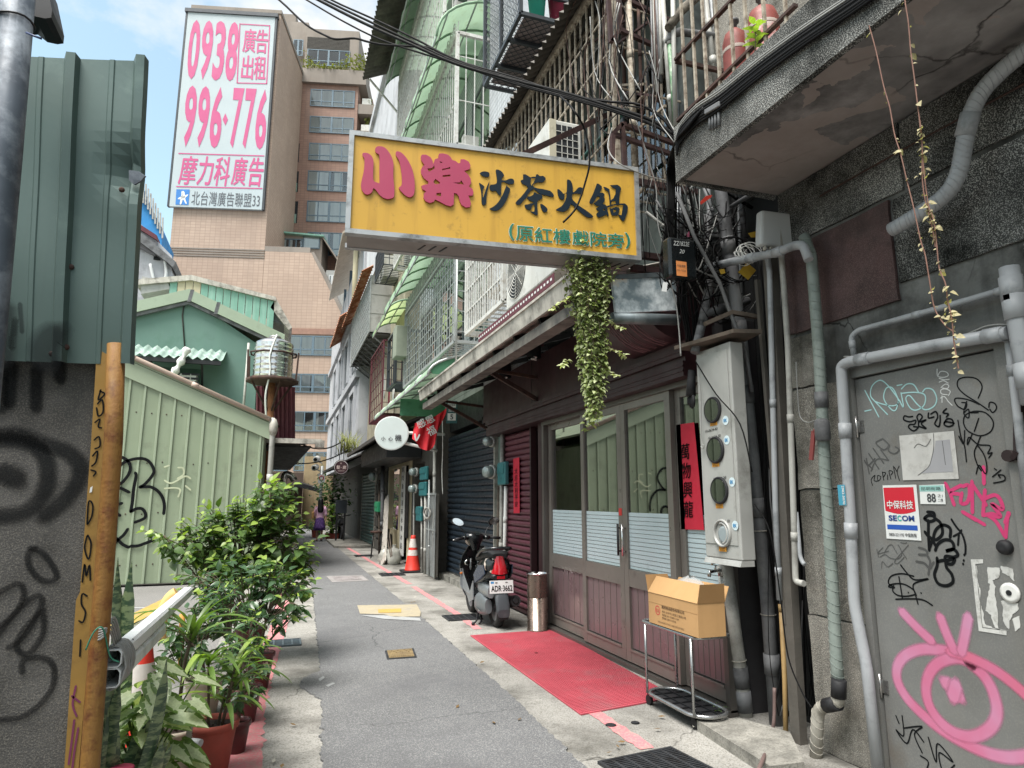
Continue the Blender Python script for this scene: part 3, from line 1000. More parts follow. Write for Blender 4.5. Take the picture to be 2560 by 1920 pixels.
# ------- metal door
DY0,DY1,DZ1=2.185,3.04,2.275
t=thing('metal_door','grey metal door covered in graffiti tags at the right edge','door',(XW,2.6,0))
w=MB()
part(t,'door_leaf',MB().cbox((XW-.005,(DY0+DY1)/2,1.13),(.018,0,0),(0,(DY1-DY0)/2,0),(0,0,DZ1-1.13),.004),M['doormetal'])
w.box(XW-.05,XW+.02,DY1+.006,DY1+.055,0,DZ1+.07).box(XW-.05,XW+.02,DY0-.06,DY0-.006,0,DZ1+.07).box(XW-.048,XW+.02,DY0-.006,DY1+.006,DZ1+.008,DZ1+.07)
part(t,'door_frame',w,M['doormetal'])
DX=XW-.0235
DF=Frame((DX,DY1,0),(0,-1,0),(0,0,1))
for z in(1.92,.45):
 part(t,'hinge',MB().tube([(DX-.012,DY1+.004,z),(DX-.012,DY1+.004,z+.13)],.009,8).box(DX-.006,DX,DY1-.04,DY1,z+.03,z+.1),M['steel'])
p=onX(DX,2516,1368)
part(t,'lock_knob',MB().lathe(p,[(.035,0),(.035,.02),(.026,.035),(.012,.036)],16,(-1,0,0)),M['rubber'])
p=onX(DX,2527,1482)
part(t,'lock_rose',MB().lathe(p,[(.046,0),(.046,.008),(.034,.012)],20,(-1,0,0)),M['white'])
part(t,'keyhole',MB().lathe(p+V((-.0125,0,0)),[(.013,0),(.013,.003)],12,(-1,0,0)),M['black'])
p=onX(DX,2536,1140)
h=MB()
h.bar(onX(DX-.03,2546,1008),onX(DX-.04,2546,1130),.035,.02).tube([p,p+V((-.05,0,0))],.028,12)
h.bar(onX(DX-.04,2546,1130),onX(DX-.045,2534,1148),.04,.02)
part(t,'handle',h,mat('dark_handle','#2c1f1f',.4,.4))
def dpx(pts,cr=None):
 if cr:pts=crop(cr[0],cr[1],cr[2],pts)
 return[DF.px(x,y)for x,y in pts]
C4,C5,CB=(2130,900,4.1465),(2150,1280,4.607),(1920,1280,2.592)
M['g_cyan']=mat('cyan_marker','#9cc4c4',.6,var=.1)
M['g_white']=mat('white_marker','#c4c6c4',.6,var=.1)
M['g_black']=mat('black_marker','#0e1012',.75,var=.25,spec=.15)
M['g_grey']=mat('faded_black_marker','#4b4b4a',.6,var=.2)
M['g_pink']=mat('pink_marker','#c0356a',.55,var=.1)
M['g_eye']=spray_mat('soft_pink_spray','#c48aa8','#c4708f',.92,.12,.85)
M['g_eye2']=spray_mat('salmon_spray','#c96a80','#c4708f',.92,.12,.85)
def tag(label,strokes,w,m,cr,soft=False,lift=.0012,taper=False):
 g=MB()
 for i,s in enumerate(strokes):
  ribbon(g,DF,dpx(s,cr),w,lift+i*.00008,6,soft,taper)
 return part(t,'graffiti',g,m,label)
tag('pale blue looping tag',[[(135,315),(190,420),(280,590)],[(370,565),(250,440),(195,370),(210,270),(290,210),(370,260),(480,400),(535,490),(510,340)],[(240,430),(330,460),(420,475),(480,450),(470,380),(420,290),(360,290),(330,370),(350,440),(420,520),(460,510),(480,430)],[(520,345),(640,335),(740,350),(765,400),(740,480),(660,520),(600,490),(560,400),(600,370),(680,460),(760,515),(850,480),(880,400),(840,310),(770,295),(735,330)],[(515,300),(570,250),(640,255),(690,330)],[(135,530),(200,517)],[(470,265),(520,255)]],.007,M['g_cyan'],C4)
tag('white tag written sideways',[[(1040,470),(1000,430),(960,380),(920,395)],[(935,370),(935,440)],[(990,360),(930,350),(925,310),(970,300),(1020,325),(1000,370)],[(925,285),(970,250),(1005,265),(990,295),(940,290)],[(905,230),(950,215),(1000,240)],[(905,190),(960,205),(1010,200)],[(890,170),(920,120),(980,125),(1000,160),(950,180),(890,165),(885,95)]],.005,M['g_white'],C4)
tag('black four letter tag above the paper',[[(630,585),(590,590),(545,580),(540,620),(600,640),(660,625),(650,665),(600,670),(590,700),(640,735),(685,700),(640,690)],[(690,700),(690,640),(675,590),(700,560),(730,590),(700,640),(770,620),(720,660),(770,710),(700,690)],[(795,550),(795,600),(850,590)],[(820,560),(870,535),(890,590),(860,660),(900,690),(915,640),(915,575)],[(980,505),(945,545),(1000,560),(980,590)],[(960,650),(990,610),(1040,620),(1050,670),(1000,690),(960,670),(970,640),(1060,655)]],.009,M['g_black'],C4)
tag('black doodle of loops at the right of the door',[[(1310,395),(1350,280),(1300,200),(1200,178),(1110,200),(1095,270),(1160,350),(1300,440),(1415,520)],[(1420,490),(1430,440),(1480,450),(1500,500),(1460,545),(1430,510)],[(1320,460),(1200,410),(1090,395),(1065,420),(1100,480),(1170,510),(1190,450),(1140,440)],[(1190,430),(1160,550),(1210,600),(1210,510),(1160,550)],[(1310,545),(1230,545),(1290,530),(1390,550),(1465,640),(1440,740),(1330,785),(1210,740),(1160,660),(1170,580),(1230,540)],[(1315,605),(1270,740)],[(1100,625),(1130,790),(1170,900),(1188,1055)],[(1170,730),(1160,870),(1110,790)],[(1250,760),(1200,880),(1215,800),(1310,875),(1435,890),(1410,970),(1455,960),(1420,1015)],[(1335,790),(1305,870),(1270,960),(1300,1080),(1345,1150)],[(1300,880),(1370,980),(1400,1100),(1385,1180),(1320,1090),(1290,1180)],[(1480,1125),(1500,1140)],[(1545,1140),(1460,1210)],[(1540,1220),(1520,1190),(1580,1200),(1580,1250),(1470,1275)]],.0065,M['g_black'],C4)
tag('faded cross-hatched tag on the left of the door',[[(150,1020),(180,1180)],[(140,1060),(215,1130)],[(175,970),(280,1130)],[(200,1150),(260,1030),(380,1040)],[(220,915),(330,1070)],[(300,930),(380,1040)],[(240,1020),(170,1090),(130,1040)],[(310,820),(250,860),(330,930),(380,880),(320,815)],[(390,880),(380,940),(440,970),(490,930),(450,900)]],.008,M['g_grey'],C4)
tag('thin black name tag beside the paper',[[(215,1300),(200,1240),(240,1195),(230,1250),(280,1250),(300,1210),(265,1200),(270,1250)],[(330,1245),(315,1160)],[(315,1165),(350,1170),(330,1210)],[(370,1240),(370,1190)],[(405,1235),(385,1150),(425,1160),(405,1190)],[(455,1225),(430,1100)],[(495,1250),(470,1160),(490,1100)],[(470,1160),(440,1110)]],.0045,M['g_black'],C4)
tag('bright pink tag',[[(970,1280),(1010,1360),(1060,1500)],[(1130,1300),(1010,1370),(1110,1390)],[(1140,1380),(1130,1480),(1190,1480),(1220,1400),(1210,1300),(1150,1310)],[(1245,1260),(1250,1580)],[(1250,1290),(1390,1500)],[(1365,1110),(1370,1280)],[(1380,1350),(1360,1600)],[(1370,1440),(1480,1400),(1540,1450),(1560,1550),(1450,1490),(1540,1620),(1400,1600)],[(1150,1575),(1290,1660)],[(1630,1590),(1590,1680)]],.019,M['g_pink'],C4)
tag('bright pink strokes under the tag',[[(1190,0),(1310,70),(1435,145)],[(1430,20),(1560,100),(1670,280)],[(1710,10),(1690,150),(1680,290)],[(1420,40),(1530,20),(1600,60)]],.018,M['g_pink'],C5)
tag('fat black bubble tag',[[(745,70),(790,40),(850,50),(860,90),(800,110),(745,80)],[(780,0),(850,10),(860,60)],[(790,100),(790,250),(800,440)],[(860,70),(930,130),(950,250),(880,320),(850,290),(880,200),(960,150),(1040,190),(1040,290)],[(750,230),(780,270),(830,320),(800,420)],[(840,330),(880,400)],[(870,440),(900,370),(980,320),(1060,340),(1080,420),(990,450),(1080,430),(1130,490),(1080,520),(990,510),(990,580),(1060,600),(1090,540),(1000,560)],[(890,530),(890,620),(860,720),(900,820),(990,850),(1070,810),(1060,720),(1000,640),(980,560),(900,570)]],.017,M['g_black'],C5)
tag('grey brush strokes beside the bubble tag',[[(680,410),(760,440),(770,490),(680,490)],[(770,490),(810,570),(800,650),(790,720)],[(650,570),(740,590),(790,640)],[(850,580),(810,650)]],.013,M['g_grey'],C5)
tag('black arrow-like tag',[[(1055,85),(1110,170),(1180,260),(1215,380),(1215,480)],[(1080,280),(1150,240),(1170,210)],[(1130,380),(1140,260)],[(1203,490),(1203,496)],[(1197,555),(1197,562)],[(1190,595),(1190,602)]],.011,M['g_black'],C5)
tag('thin scribbled tag under the red and white sign',[[(195,430),(215,520)],[(265,410),(205,480),(330,450)],[(230,520),(290,490),(350,530),(430,540),(480,500),(470,430),(440,380)],[(280,470),(330,390),(370,380),(400,430)],[(410,440),(430,480)],[(560,380),(480,470),(400,570),(440,590),(510,520)],[(470,350),(520,360),(540,350)],[(480,450),(540,540)],[(250,650),(260,570),(320,630),(380,590)]],.0045,M['g_grey'],C5)
tag('black looping tag with an underline',[[(470,610),(540,700),(630,780),(790,770),(620,830),(640,950),(670,1060)],[(620,740),(480,710),(360,740),(330,820),(400,870),(330,860),(380,830),(500,830),(610,890),(650,960)],[(390,850),(380,910),(440,960),(540,970),(640,950)],[(450,745),(490,990)],[(415,1005),(560,1000),(720,1010),(835,1075)],[(705,930),(708,936)],[(558,926),(561,930)]],.0085,M['g_black'],C5)
tag('black scrawl low on the door',[[(830,1320),(850,1370)],[(870,1320),(880,1450),(830,1410),(900,1500),(940,1410),(1010,1490)],[(880,1400),(1000,1390),(950,1440),(1000,1560)],[(1040,1460),(1090,1620),(1100,1500),(1200,1620),(1110,1560),(1140,1690),(1210,1640)],[(990,1580),(1040,1620),(1020,1690)]],.008,M['g_black'],CB)
tag('outline of a large pink spray-painted eye',[[(1180,905),(1080,890),(980,892),(890,930),(840,1000),(840,1090),(890,1190),(980,1290),(1110,1400),(1260,1490),(1420,1560),(1560,1590),(1690,1580)],[(1330,985),(1230,945),(1120,970),(1050,1040),(1025,1140),(1045,1250),(1110,1350),(1210,1430),(1330,1455),(1440,1400),(1485,1300),(1460,1170),(1400,1060),(1310,980)]],.072,M['g_eye'],CB,True)
tag('salmon upper lid of the painted eye',[[(1180,905),(1260,925),(1360,965),(1480,1030),(1600,1120),(1700,1210)]],.066,M['g_eye2'],CB,True,.0022)
tag('three pink lashes of the painted eye',[[(870,645),(960,740),(1062,835)],[(1118,680),(1160,790),(1210,900)],[(1300,680),(1280,790),(1255,910)]],.066,M['g_eye'],CB,True,.0026)
tag('pink pupil of the painted eye',[[(1150,1100),(1190,1140),(1240,1200)],[(1220,1120),(1200,1200)]],.09,M['g_eye'],CB,True,.0016)
def sheet(name,label,cat,px,m,lift=.003):
 p=[onX(DX-lift,*c)for c in px]
 tt=thing(name,label,cat,(p[2]+p[3])/2)
 part(tt,'sheet',MB().prism(p,(-.0012,0,0)),m)
 return tt,Frame(p[3]-V((.0014,0,0)),p[2]-p[3],p[0]-p[3]),(p[1]-p[0]).length,(p[0]-p[3]).length
def fr_quad(fr,W,H,a0,a1,b0,b1,lift=.0006):
 return[fr.at(a0*W,b0*H,lift),fr.at(a1*W,b0*H,lift),fr.at(a1*W,b1*H,lift),fr.at(a0*W,b1*H,lift)]
M['p_white']=mat('white_plastic','#d6d8d6',.45,var=.03)
M['p_red']=mat('sign_red','#c3122c',.45,var=.03)
M['p_blue']=mat('sign_blue','#1f4fa8',.45,var=.03)
M['p_teal']=mat('sign_teal','#2aa5a0',.45,var=.03)
M['p_navy']=mat('sign_navy','#1b3a7c',.45,var=.03)
M['p_dark']=mat('print_dark','#3b3d40',.5,var=.05)
tt,fr,W,H=sheet('security_sign','red and white security company sign on the graffiti door','sign',crop(*C4,[(318,1300),(668,1292),(700,1800),(352,1800)])[:2]+crop(*C5,[(708,330),(308,305)]),M['p_white'])
g=MB()
pts=[(.055*W,.955*H),(.055*W,.52*H)]+[(W*(.055+.89*i/10),H*(.52-.055*math.sin(pi*i/10)))for i in range(1,10)]+[(.945*W,.52*H),(.945*W,.955*H)]
fill(g,fr,[pts],.0004,.0003)
part(tt,'red_field',g,M['p_red'])
g=MB();write(g,fr,'中保科技',.13*W,.56*H,.15*H,width=.76*W,bold=.03,lift=.0012)
part(tt,'lettering',g,M['p_white'])
g=MB()
write(g,fr,'SE',.13*W,.335*H,.105*H,width=.255*W,bold=.035,lift=.0008)
part(tt,'lettering',g,M['p_navy'])
g=MB();write(g,fr,'OM',.53*W,.335*H,.105*H,width=.355*W,bold=.035,lift=.0008)
part(tt,'lettering',g,M['p_navy'])
g=MB();write(g,fr,'C',.395*W,.335*H,.105*H,width=.12*W,bold=.035,lift=.0008)
part(tt,'lettering',g,M['p_teal'])
part(tt,'blue_stripe',MB().poly(fr_quad(fr,W,H,.06,.945,.175,.265)),M['p_blue'])
g=MB();write(g,fr,'0800-221195 中保無限',.10*W,.05*H,.07*H,width=.8*W,bold=.01,lift=.0008)
part(tt,'lettering',g,M['p_dark'])
tt,fr,W,H=sheet('number_plate','small white and green house number plate reading 88','sign',crop(*C4,[(698,1298),(958,1288),(972,1495),(712,1492)]),M['p_white'])
part(tt,'green_band',MB().poly(fr_quad(fr,W,H,.02,.98,.66,.98)),mat('plate_green','#8fbdb6',.5))
g=MB();write(g,fr,'昆明街路',.1*W,.72*H,.18*H,width=.78*W,lift=.001);write(g,fr,'88',.3*W,.1*H,.45*H,width=.35*W,bold=.02,lift=.001);write(g,fr,'之1',.72*W,.36*H,.17*H,width=.2*W,lift=.001)
write(g,fr,'二樓',.72*W,.12*H,.17*H,width=.2*W,lift=.001)
part(tt,'lettering',g,M['p_dark'])
tt,fr,W,H=sheet('torn_paper','large torn white paper notice in the middle of the door','paper',crop(*C4,[(490,785),(1056,735),(1108,1232),(530,1246)]),mat('aged_paper','#b9b8b4',.8,var=.08,vs=12,dirt='#8d8983',ds=14,da=.3))
part(tt,'torn_patch',MB().poly([fr.at(W*a,H*b,.0008)for a,b in((.68,.82),(.93,.82),(.93,.15),(.35,.14),(.52,.28),(.60,.5),(.66,.7))]),mat('grey_paper_back','#97979a',.8,var=.06,streak='#85858a',sa=.4))
g=MB()
for L in([(.66,.98),(.64,.7),(.58,.45),(.5,.26),(.3,.1)],[(.28,.7),(.36,.78),(.5,.72),(.6,.86)],[(.8,.8),(.81,.3)]):
 ribbon(g,fr,[(a*W,b*H)for a,b in L],.003,.0013)
part(tt,'tear_edge',g,M['g_grey'],kind='stuff')
poly=crop(*C5,[(1278,545),(1420,545),(1420,590),(1330,600),(1410,1335),(1690,1370),(1690,1420),(1370,1370)])
tt=thing('scraped_poster','scraped-off white poster with torn remains around the lock','paper',onX(DX,2500,1580))
MP=mat('poster_scraps','#c3c3bf',.85,var=.1,vs=20,dirt='#77766f',ds=18,da=.35)
g=MB();fill(g,DF,[dpx(poly)],.001,.001)
part(tt,'border_strip',g,MP)
scr=[[(1470,630),(1600,640),(1620,690),(1600,760),(1530,780),(1560,860),(1560,950),(1580,1120),(1600,1350),(1550,1320),(1510,1180),(1450,1130),(1480,950),(1500,830),(1475,800)],[(1630,1020),(1720,1010),(1820,1050),(1830,1120),(1760,1180),(1730,1250),(1720,1350),(1670,1300),(1640,1190),(1650,1100)],[(1760,1230),(1840,1200),(1850,1330),(1790,1380)],[(1620,620),(1760,650),(1780,800),(1720,740),(1640,700)],[(1345,620),(1370,860),(1390,900),(1380,1040),(1420,1140),(1440,1290),(1530,1330),(1720,1370),(1600,1350),(1410,1320),(1370,900),(1340,640)]]
rr=random.Random(5)
for s_ in scr:
 g=MB()
 L=[]
 for a,bq in zip(s_,s_[1:]+s_[:1]):
  for k in range(4):
   f_=k/4
   L.append((a[0]+(bq[0]-a[0])*f_+rr.uniform(-7,7),a[1]+(bq[1]-a[1])*f_+rr.uniform(-7,7)))
 fill(g,DF,[dpx(crop(*C5,L))],.0008,.001)
 part(tt,'scrap',g,MP)
 # ---------------------------------------------------------------- pipes and conduits
def pipe(label,pts,r,m,name='pipe',joints=(),k=0,cat='pipe',group=None,n=10,mj=None,ties=(),wrap=0):
 pts=[V(p)for p in pts]
 if k:pts=smooth_line(pts,k)
 t=thing(name,label,cat,pts[0]if pts[0].z<pts[-1].z else pts[-1],group)
 part(t,'tube',MB().tube(pts,r,n),m)
 L=[0]
 for a,b in zip(pts,pts[1:]):L.append(L[-1]+(b-a).length)
 def at(f):
  d=f*L[-1]
  for i in range(len(pts)-1):
   if d<=L[i+1]+1e-9:
    q=(d-L[i])/max(1e-9,L[i+1]-L[i])
    return pts[i].lerp(pts[i+1],q),(pts[i+1]-pts[i]).normalized()
  return pts[-1],(pts[-1]-pts[-2]).normalized()
 for f in joints:
  p,d=at(f)
  part(t,'coupling',MB().tube([p-d*r*1.4,p+d*r*1.4],r*1.16,n),mj or m)
 if wrap:
  g_=MB()
  rw=random.Random(len(label))
  for i_ in range(wrap):
   p,d=at((i_+.5+rw.uniform(-.2,.2))/wrap)
   u,w_=_basis(d)
   sl_=rw.uniform(.35,.75)
   g_.tube([p+(u*math.cos(a*pi/7)+w_*math.sin(a*pi/7))*r*1.012+d*r*sl_*math.cos(a*pi/7)for a in range(14)],r*.055,4,closed=True)
  part(t,'tape_edge',g_,m,kind='stuff')
 for f in ties:
  p,d=at(f)
  u,w_=_basis(d)
  part(t,'tie',MB().tube([p+(u*math.cos(a*pi/6)+w_*math.sin(a*pi/6))*r*1.08 for a in range(12)],.004,5,closed=True),M['whitetape'])
 return t
def elbow(pts,rad=.06,k=5):
 """round the corners of a polyline"""
 P=[V(p)for p in pts]
 out=[P[0]]
 for a,b,c in zip(P,P[1:],P[2:]):
  d0,d1=(a-b),(c-b)
  q=min(rad,d0 .length*.45,d1 .length*.45)
  s,e=b+d0 .normalized()*q,b+d1 .normalized()*q
  for i in range(k+1):
   u=i/k
   out.append(s*(1-u)**2+b*2*u*(1-u)+e*u**2)
 out.append(P[-1])
 return out
def tX(v,*px):return[onX(v,*p)for p in px]
def tY(v,*px):return[onY(v,*p)for p in px]
pipe('thick grey downpipe running the full height beside the meter box',tY(4.06,(1797,440),(1803,483),(1828,668),(1851,835),(1886,1180),(1918,1504),(1944,1851)),.049,M['pvc_dk'],'downpipe',(.14,.3,.42,.62,.88),ties=(.66,.80))
pipe('pale drainpipe coming out below the meter box',tY(4.28,(1812,1395),(1838,1590),(1853,1700),(1866,1812)),.052,M['pvc_lt'],'downpipe',(.72,.86),ties=(.62,),mj=M['pvc_dk'])
pipe('thin brown pipe behind the tap',tY(4.33,(1797,1415),(1812,1520),(1836,1700),(1848,1800)),.017,M['pvc_lt'],joints=(.12,))
pipe('dark thin conduit on the tiled recess wall',tY(4.36,(1885,1405),(1897,1600),(1914,1822)),.013,M['pvc_dk'],'conduit',(.5,))
pipe('blue grey conduit left of the timber post',tX(3.22,(1905,560),(1924,679),(1939,1280),(1949,1500)),.020,M['pvc'],'conduit',(.5,.93))
pipe('white thin conduit with a hooked lower end',elbow(tX(3.22,(1945,560),(1955,652),(1970,871),(1984,1280),(1989,1455),(2010,1459)),.05),.020,M['pvc_lt'],'conduit',(.55,.86))
pipe('short grey conduit ending beside the green taped pipe',elbow(tX(3.24,(1990,1280),(2000,1390),(2006,1405),(2012,1412)),.03),.014,M['pvc'],'conduit')
w=MB().bar(onX(3.27,1925,640),onX(3.27,2001,1900),.085,.06,(1,0,0))
solo('timber_post',w,M['timber'],'dark weathered timber post standing among the conduits','post')
w=MB().bar(onX(3.25,1893,700),onX(3.25,1965,1560),.03,.03,(1,0,0))
solo('timber_batten',w,M['timber'],'slim dark batten left of the timber post','post')
pipe('grey green taped pipe with a red lever valve',tX(3.21,(2010,590),(2028,640),(2047,871),(2065,1219),(2070,1280),(2082,1473),(2092,1666),(2097,1730)),.036,M['greentape'],'taped_pipe',(.39,),mj=M['pvc_dk'],wrap=46)
for p_ in[x for x in bpy.data.objects if x.name.startswith('taped_pipe')and x.parent is None][:1]:
 A,B=onX(3.21,2012,600),onX(3.21,2095,1700)
 for i in range(44):
  f_=(i+.5)/44
  c_=onX(3.21,*([(2028,640),(2047,871),(2065,1219),(2082,1473),(2092,1666)][min(4,int(f_*5))]))if False else None
 v_=onX(3.17,2035,1085)
 part(p_,'valve',MB().lathe(onX(3.19,2056,1075)-V((0,0,.07)),[(.03,0),(.047,.01),(.047,.12),(.03,.14)],12),M['pvc_dk'])
 part(p_,'valve_lever',MB().bar(v_+V((0,0,.02)),onX(3.15,2028,1150),.03,.012).tube([v_+V((0,0,.02)),onX(3.19,2052,1078)],.014,8),mat('valve_red','#6e2f2c',.6,dirt='#3f2220',da=.4))
pipe('black and white taped elbow pipe at the foot of the wall',elbow(tX(3.19,(2097,1715),(2096,1758),(2045,1768),(2038,1935)),.07),.037,M['whitetape'],'taped_pipe',(.02,.22),mj=M['rubber'],wrap=12)
pipe('wide grey downpipe at the left edge of the metal door',elbow(tX(3.20,(2520,832),(2310,868),(2120,905),(2103,915),(2125,1280),(2136,1511),(2167,1666),(2196,1935)),.06),.032,M['pvc'],'downpipe',(.02,.25,.42,.6))
pipe('thin grey pipe sloping over the metal door',elbow(tX(3.26,(2512,724),(2330,776),(2145,826),(2128,842),(2135,890)),.03),.017,M['pvc'],'pipe',(.02,.45,.93))
pipe('grey pipe with a flange at the right edge of the picture',tX(3.20,(2523,668),(2531,730),(2552,850),(2580,1010)),.042,M['pvc'],'pipe',(.16,.3,.8))
pipe('blue grey conduit down the right side of the door frame',elbow(tX(3.24,(2505,842),(2522,848),(2540,1000),(2575,1320)),.03),.020,M['pvc'],'conduit',(.2,))
pipe('thick grey taped duct bending down the upper right wall',tX(3.16,(2640,70),(2560,130),(2491,189),(2449,239),(2422,301),(2410,366),(2395,436),(2364,486),(2306,529),(2229,575)),.040,M['pvc'],'duct',(.43,),5,n=14,wrap=44)
pipe('grey conduit along the joint of wall and canopy',tX(3.26,(2640,18),(2280,240),(1920,460),(1790,540)),.018,M['pvc_dk'],'conduit',(.3,.62))
pipe('old rusty conduit low on the upper wall',tX(3.28,(2560,210),(2300,350),(2050,490)),.006,M['rust'],'conduit')
pipe('grey horizontal conduit under the white antenna box',elbow(tX(3.12,(1752,672),(1851,650),(1940,632),(1985,614),(2008,612),(2022,650)),.05),.030,M['pvc'],'conduit',(.1,.5,.72))
pipe('bamboo pole leaning among the pipes',tY(3.85,(1953,1520),(1962,1700),(1966,1920)),.017,M['bamboo'],'bamboo_pole',(.0,),cat='pole')
pipe('pale cable sagging across the top of the metal door',smooth_line(tX(3.24,(2110,892),(2180,888),(2300,864),(2400,842),(2470,815),(2530,812)),5),.0055,M['cable_gr'],'cable',cat='cable')
pipe('thin pale cable looping down the terrazzo wall',smooth_line(tX(3.26,(1990,905),(1994,980),(2000,1040),(2020,1056),(2044,1048)),5),.004,M['cable_gr'],'cable',cat='cable')
pipe('thin black cable sagging in front of the conduits',smooth_line(tX(3.1,(1886,1260),(1925,1330),(1952,1500),(1970,1640),(2005,1730),(2030,1770)),5),.0045,M['cable'],'cable',cat='cable')
pipe('brown hose trailing onto the concrete slab',smooth_line([onY(3.9,1936,1720),onY(3.9,1935,1800),onY(3.86,1925,1850),onZ(.09,1905,1905),onZ(.09,1880,1960)],5),.012,mat('hose_brown','#6a5854',.6),'hose',cat='hose')
pipe('grey corrugated flexible conduit above the plank shelf',smooth_line(tY(4.2,(1772,715),(1765,760),(1750,830),(1740,870)),5),.030,M['pvc_dk'],'flexible_conduit',tuple(i/14 for i in range(15)),cat='conduit')
pipe('grey pipe slanting across the cable tangle',tY(3.95,(1692,480),(1735,590),(1800,710),(1832,800),(1865,880),(1880,980)),.014,M['pvc_dk'],'pipe')
p=onX(3.163,2103,1222)
fr=Frame((3.163,onX(3.163,2103,1240).y+.022,onX(3.163,2103,1263).z),(0,-1,0),(0,0,1))
tt=thing('pipe_sticker','blue sticker with a phone number on the grey downpipe','sticker',fr.at(0,0))
part(tt,'sheet',MB().poly([fr.at(0,0),fr.at(.055,0),fr.at(.055,.12),fr.at(0,.12)]),mat('sticker_blue','#3f8fa8',.5))
g=MB();write(g,Frame(fr.at(.032,.115),-fr.v,fr.u),'2983-5070',0,0,.017,width=.11,bold=.02,lift=.001)
part(tt,'lettering',g,M['p_white'])
# ---------------------------------------------------------------- meter box with four round windows
t=thing('meter_box','tall grey metal meter box with four round windows','meter box',(3.1,4.03,1.14))
bx0,by0,by1,bz0,bz1=3.0,3.84,4.25,1.14,2.68
bx1_=3.115
part(t,'case',MB().cbox(((bx0+bx1_)/2,(by0+by1)/2,(bz0+bz1)/2),((bx1_-bx0)/2,0,0),(0,(by1-by0)/2,0),(0,0,(bz1-bz0)/2),.008),M['boxgrey'])
part(t,'front_plate',MB().box(bx0-.006,bx0-.0005,by0+.03,by1-.012,bz0+.10,bz1-.05),M['boxgrey'])
part(t,'bottom_flap',MB().hexa([(bx0-.02,by0,bz0-.04),(3.10,by0,bz0-.04),(3.10,by1,bz0-.04),(bx0-.02,by1,bz0-.04),(bx0-.004,by0,bz0-.002),(3.10,by0,bz0-.002),(3.10,by1,bz0-.002),(bx0-.004,by1,bz0-.002)]),M['boxgrey'])
MF=Frame((bx0-.0065,by1,0),(0,-1,0),(0,0,1))
wins=[(1783,1025),(1790,1125),(1800,1226),(1807,1333)]
M['dialglass']=glass_mat('meter_glass',(.95,.97,.97),.95,refl=.22)
for i,(x,y)in enumerate(wins):
 p=onX(bx0-.0065,x,y)
 r_=.098
 ring=MB()
 ring.lathe(p,[(r_,0),(r_,-.012),(r_*.94,-.018),(r_*.84,-.016),(r_*.82,0)],28,(1,0,0),cap0=False,cap1=False)
 wn_=part(t,'window',ring,M['rubber']if i<3 else M['boxgrey'],'round window with a black rubber ring' if i<3 else 'open round window without its ring')
 part(wn_,'recess',MB().lathe(p,[(r_*.83,-.001),(r_*.83,.0055)],28,(1,0,0),cap0=False),mat_once0('meter_recess','#454c4f',.5))
 part(wn_,'dial',MB().lathe(p+V((-.004,.012 if i<3 else-.02,-.01)),[(.06,0.0),(.06,-.006),(.045,-.008)],20,(1,0,0)),mat('meter_dial_0','#8d979a',.35,.1)if i==0 else bpy.data.materials['meter_dial_0'])
 part(wn_,'plate',MB().box(p.x-.0145,p.x-.0125,p.y-.02,p.y+.03,p.z-.045,p.z+.045)if i<3 else MB().tube([(p.x-.006,p.y+.06*math.sin(a/6),p.z+.07*math.cos(a/6))for a in range(-18,3)],.01,6),M['boxgrey'])
 if i<3:
  part(wn_,'pane',MB().lathe(p+V((-.0165,0,0)),[(r_*.83,0),(r_*.83,-.001)],28,(1,0,0)),M['dialglass'])
MY=mat('meter_label_orange','#cf8f2c',.6)
MR=mat('round_sticker','#c7d6da',.5)
MBl=mat('sticker_print_blue','#2f7fb0',.5)
for i,((x,y),(x2,y2),(x3,y3),num)in enumerate(zip([(1814,1051),(1817,1100),(1830,1205),(1838,1314)],[(1776,1054),(1781,1156),(1790,1259),(1798,1366)],[(1764,1079),(1771,1096),(1784,1198),(1792,1304)],['10-0634-40','10-0634-30','10-0634-20','10-0634-10'])):
 p=onX(bx0-.0075,x,y)
 s_=part(t,'round_sticker',MB().lathe(p,[(.033,0),(.033,-.0012)],20,(1,0,0)),MR)
 a,b_=MF.px(x,y)
 g=MB();write(g,MF,'EK',a-.018,b_-.012,.024,bold=.03,lift=.004)
 part(s_,'lettering',g,MBl)
 a,b_=MF.px(x2,y2+12)
 l_=part(t,'paper_label',MB().poly([MF.at(a,b_,.001),MF.at(a+.085,b_+.002,.001),MF.at(a+.085,b_+.037,.001),MF.at(a,b_+.035,.001)]),MY)
 g=MB()
 write(g,MF,'台北自來水',a+.004,b_+.02,.012,width=.07,lift=.002);write(g,MF,'09-10634',a+.012,b_+.004,.010,width=.055,lift=.002)
 part(l_,'lettering',g,mat('label_print_brown','#7a4a1a',.6)if i==0 else bpy.data.materials['label_print_brown'])
 a,b_=MF.px(x3,y3)
 g=MB();write(g,MF,num,a,b_-.01,.02,width=.15,shear=.2,bold=.005,rot=.06,lift=.002)
 part(t,'handwriting',g,M['ink'])
w=MB()
w.hexa([V(p)for p in(onZ(2.70,1697,884),onZ(2.70,1853,848),onZ(2.70,1900,850),onZ(2.70,1790,890),onZ(2.725,1697,878),onZ(2.725,1853,842),onZ(2.725,1900,845),onZ(2.725,1790,884))])
q=[(2.86,4.33,2.715),(2.96,3.74,2.715),(3.16,3.68,2.715),(3.3,4.36,2.715)]
solo('plank_shelf',MB().prism(q,(0,0,.028)),M['wood'],'weathered wooden plank lying over the meter box','plank')
pts=tX(2.97,(1741,900),(1752,980),(1754,1100),(1760,1112),(1757,1122),(1752,1116))
pipe('wire hanging down the left side of the meter box',smooth_line(pts,4),.004,M['cable_gr'],'wire',cat='cable')
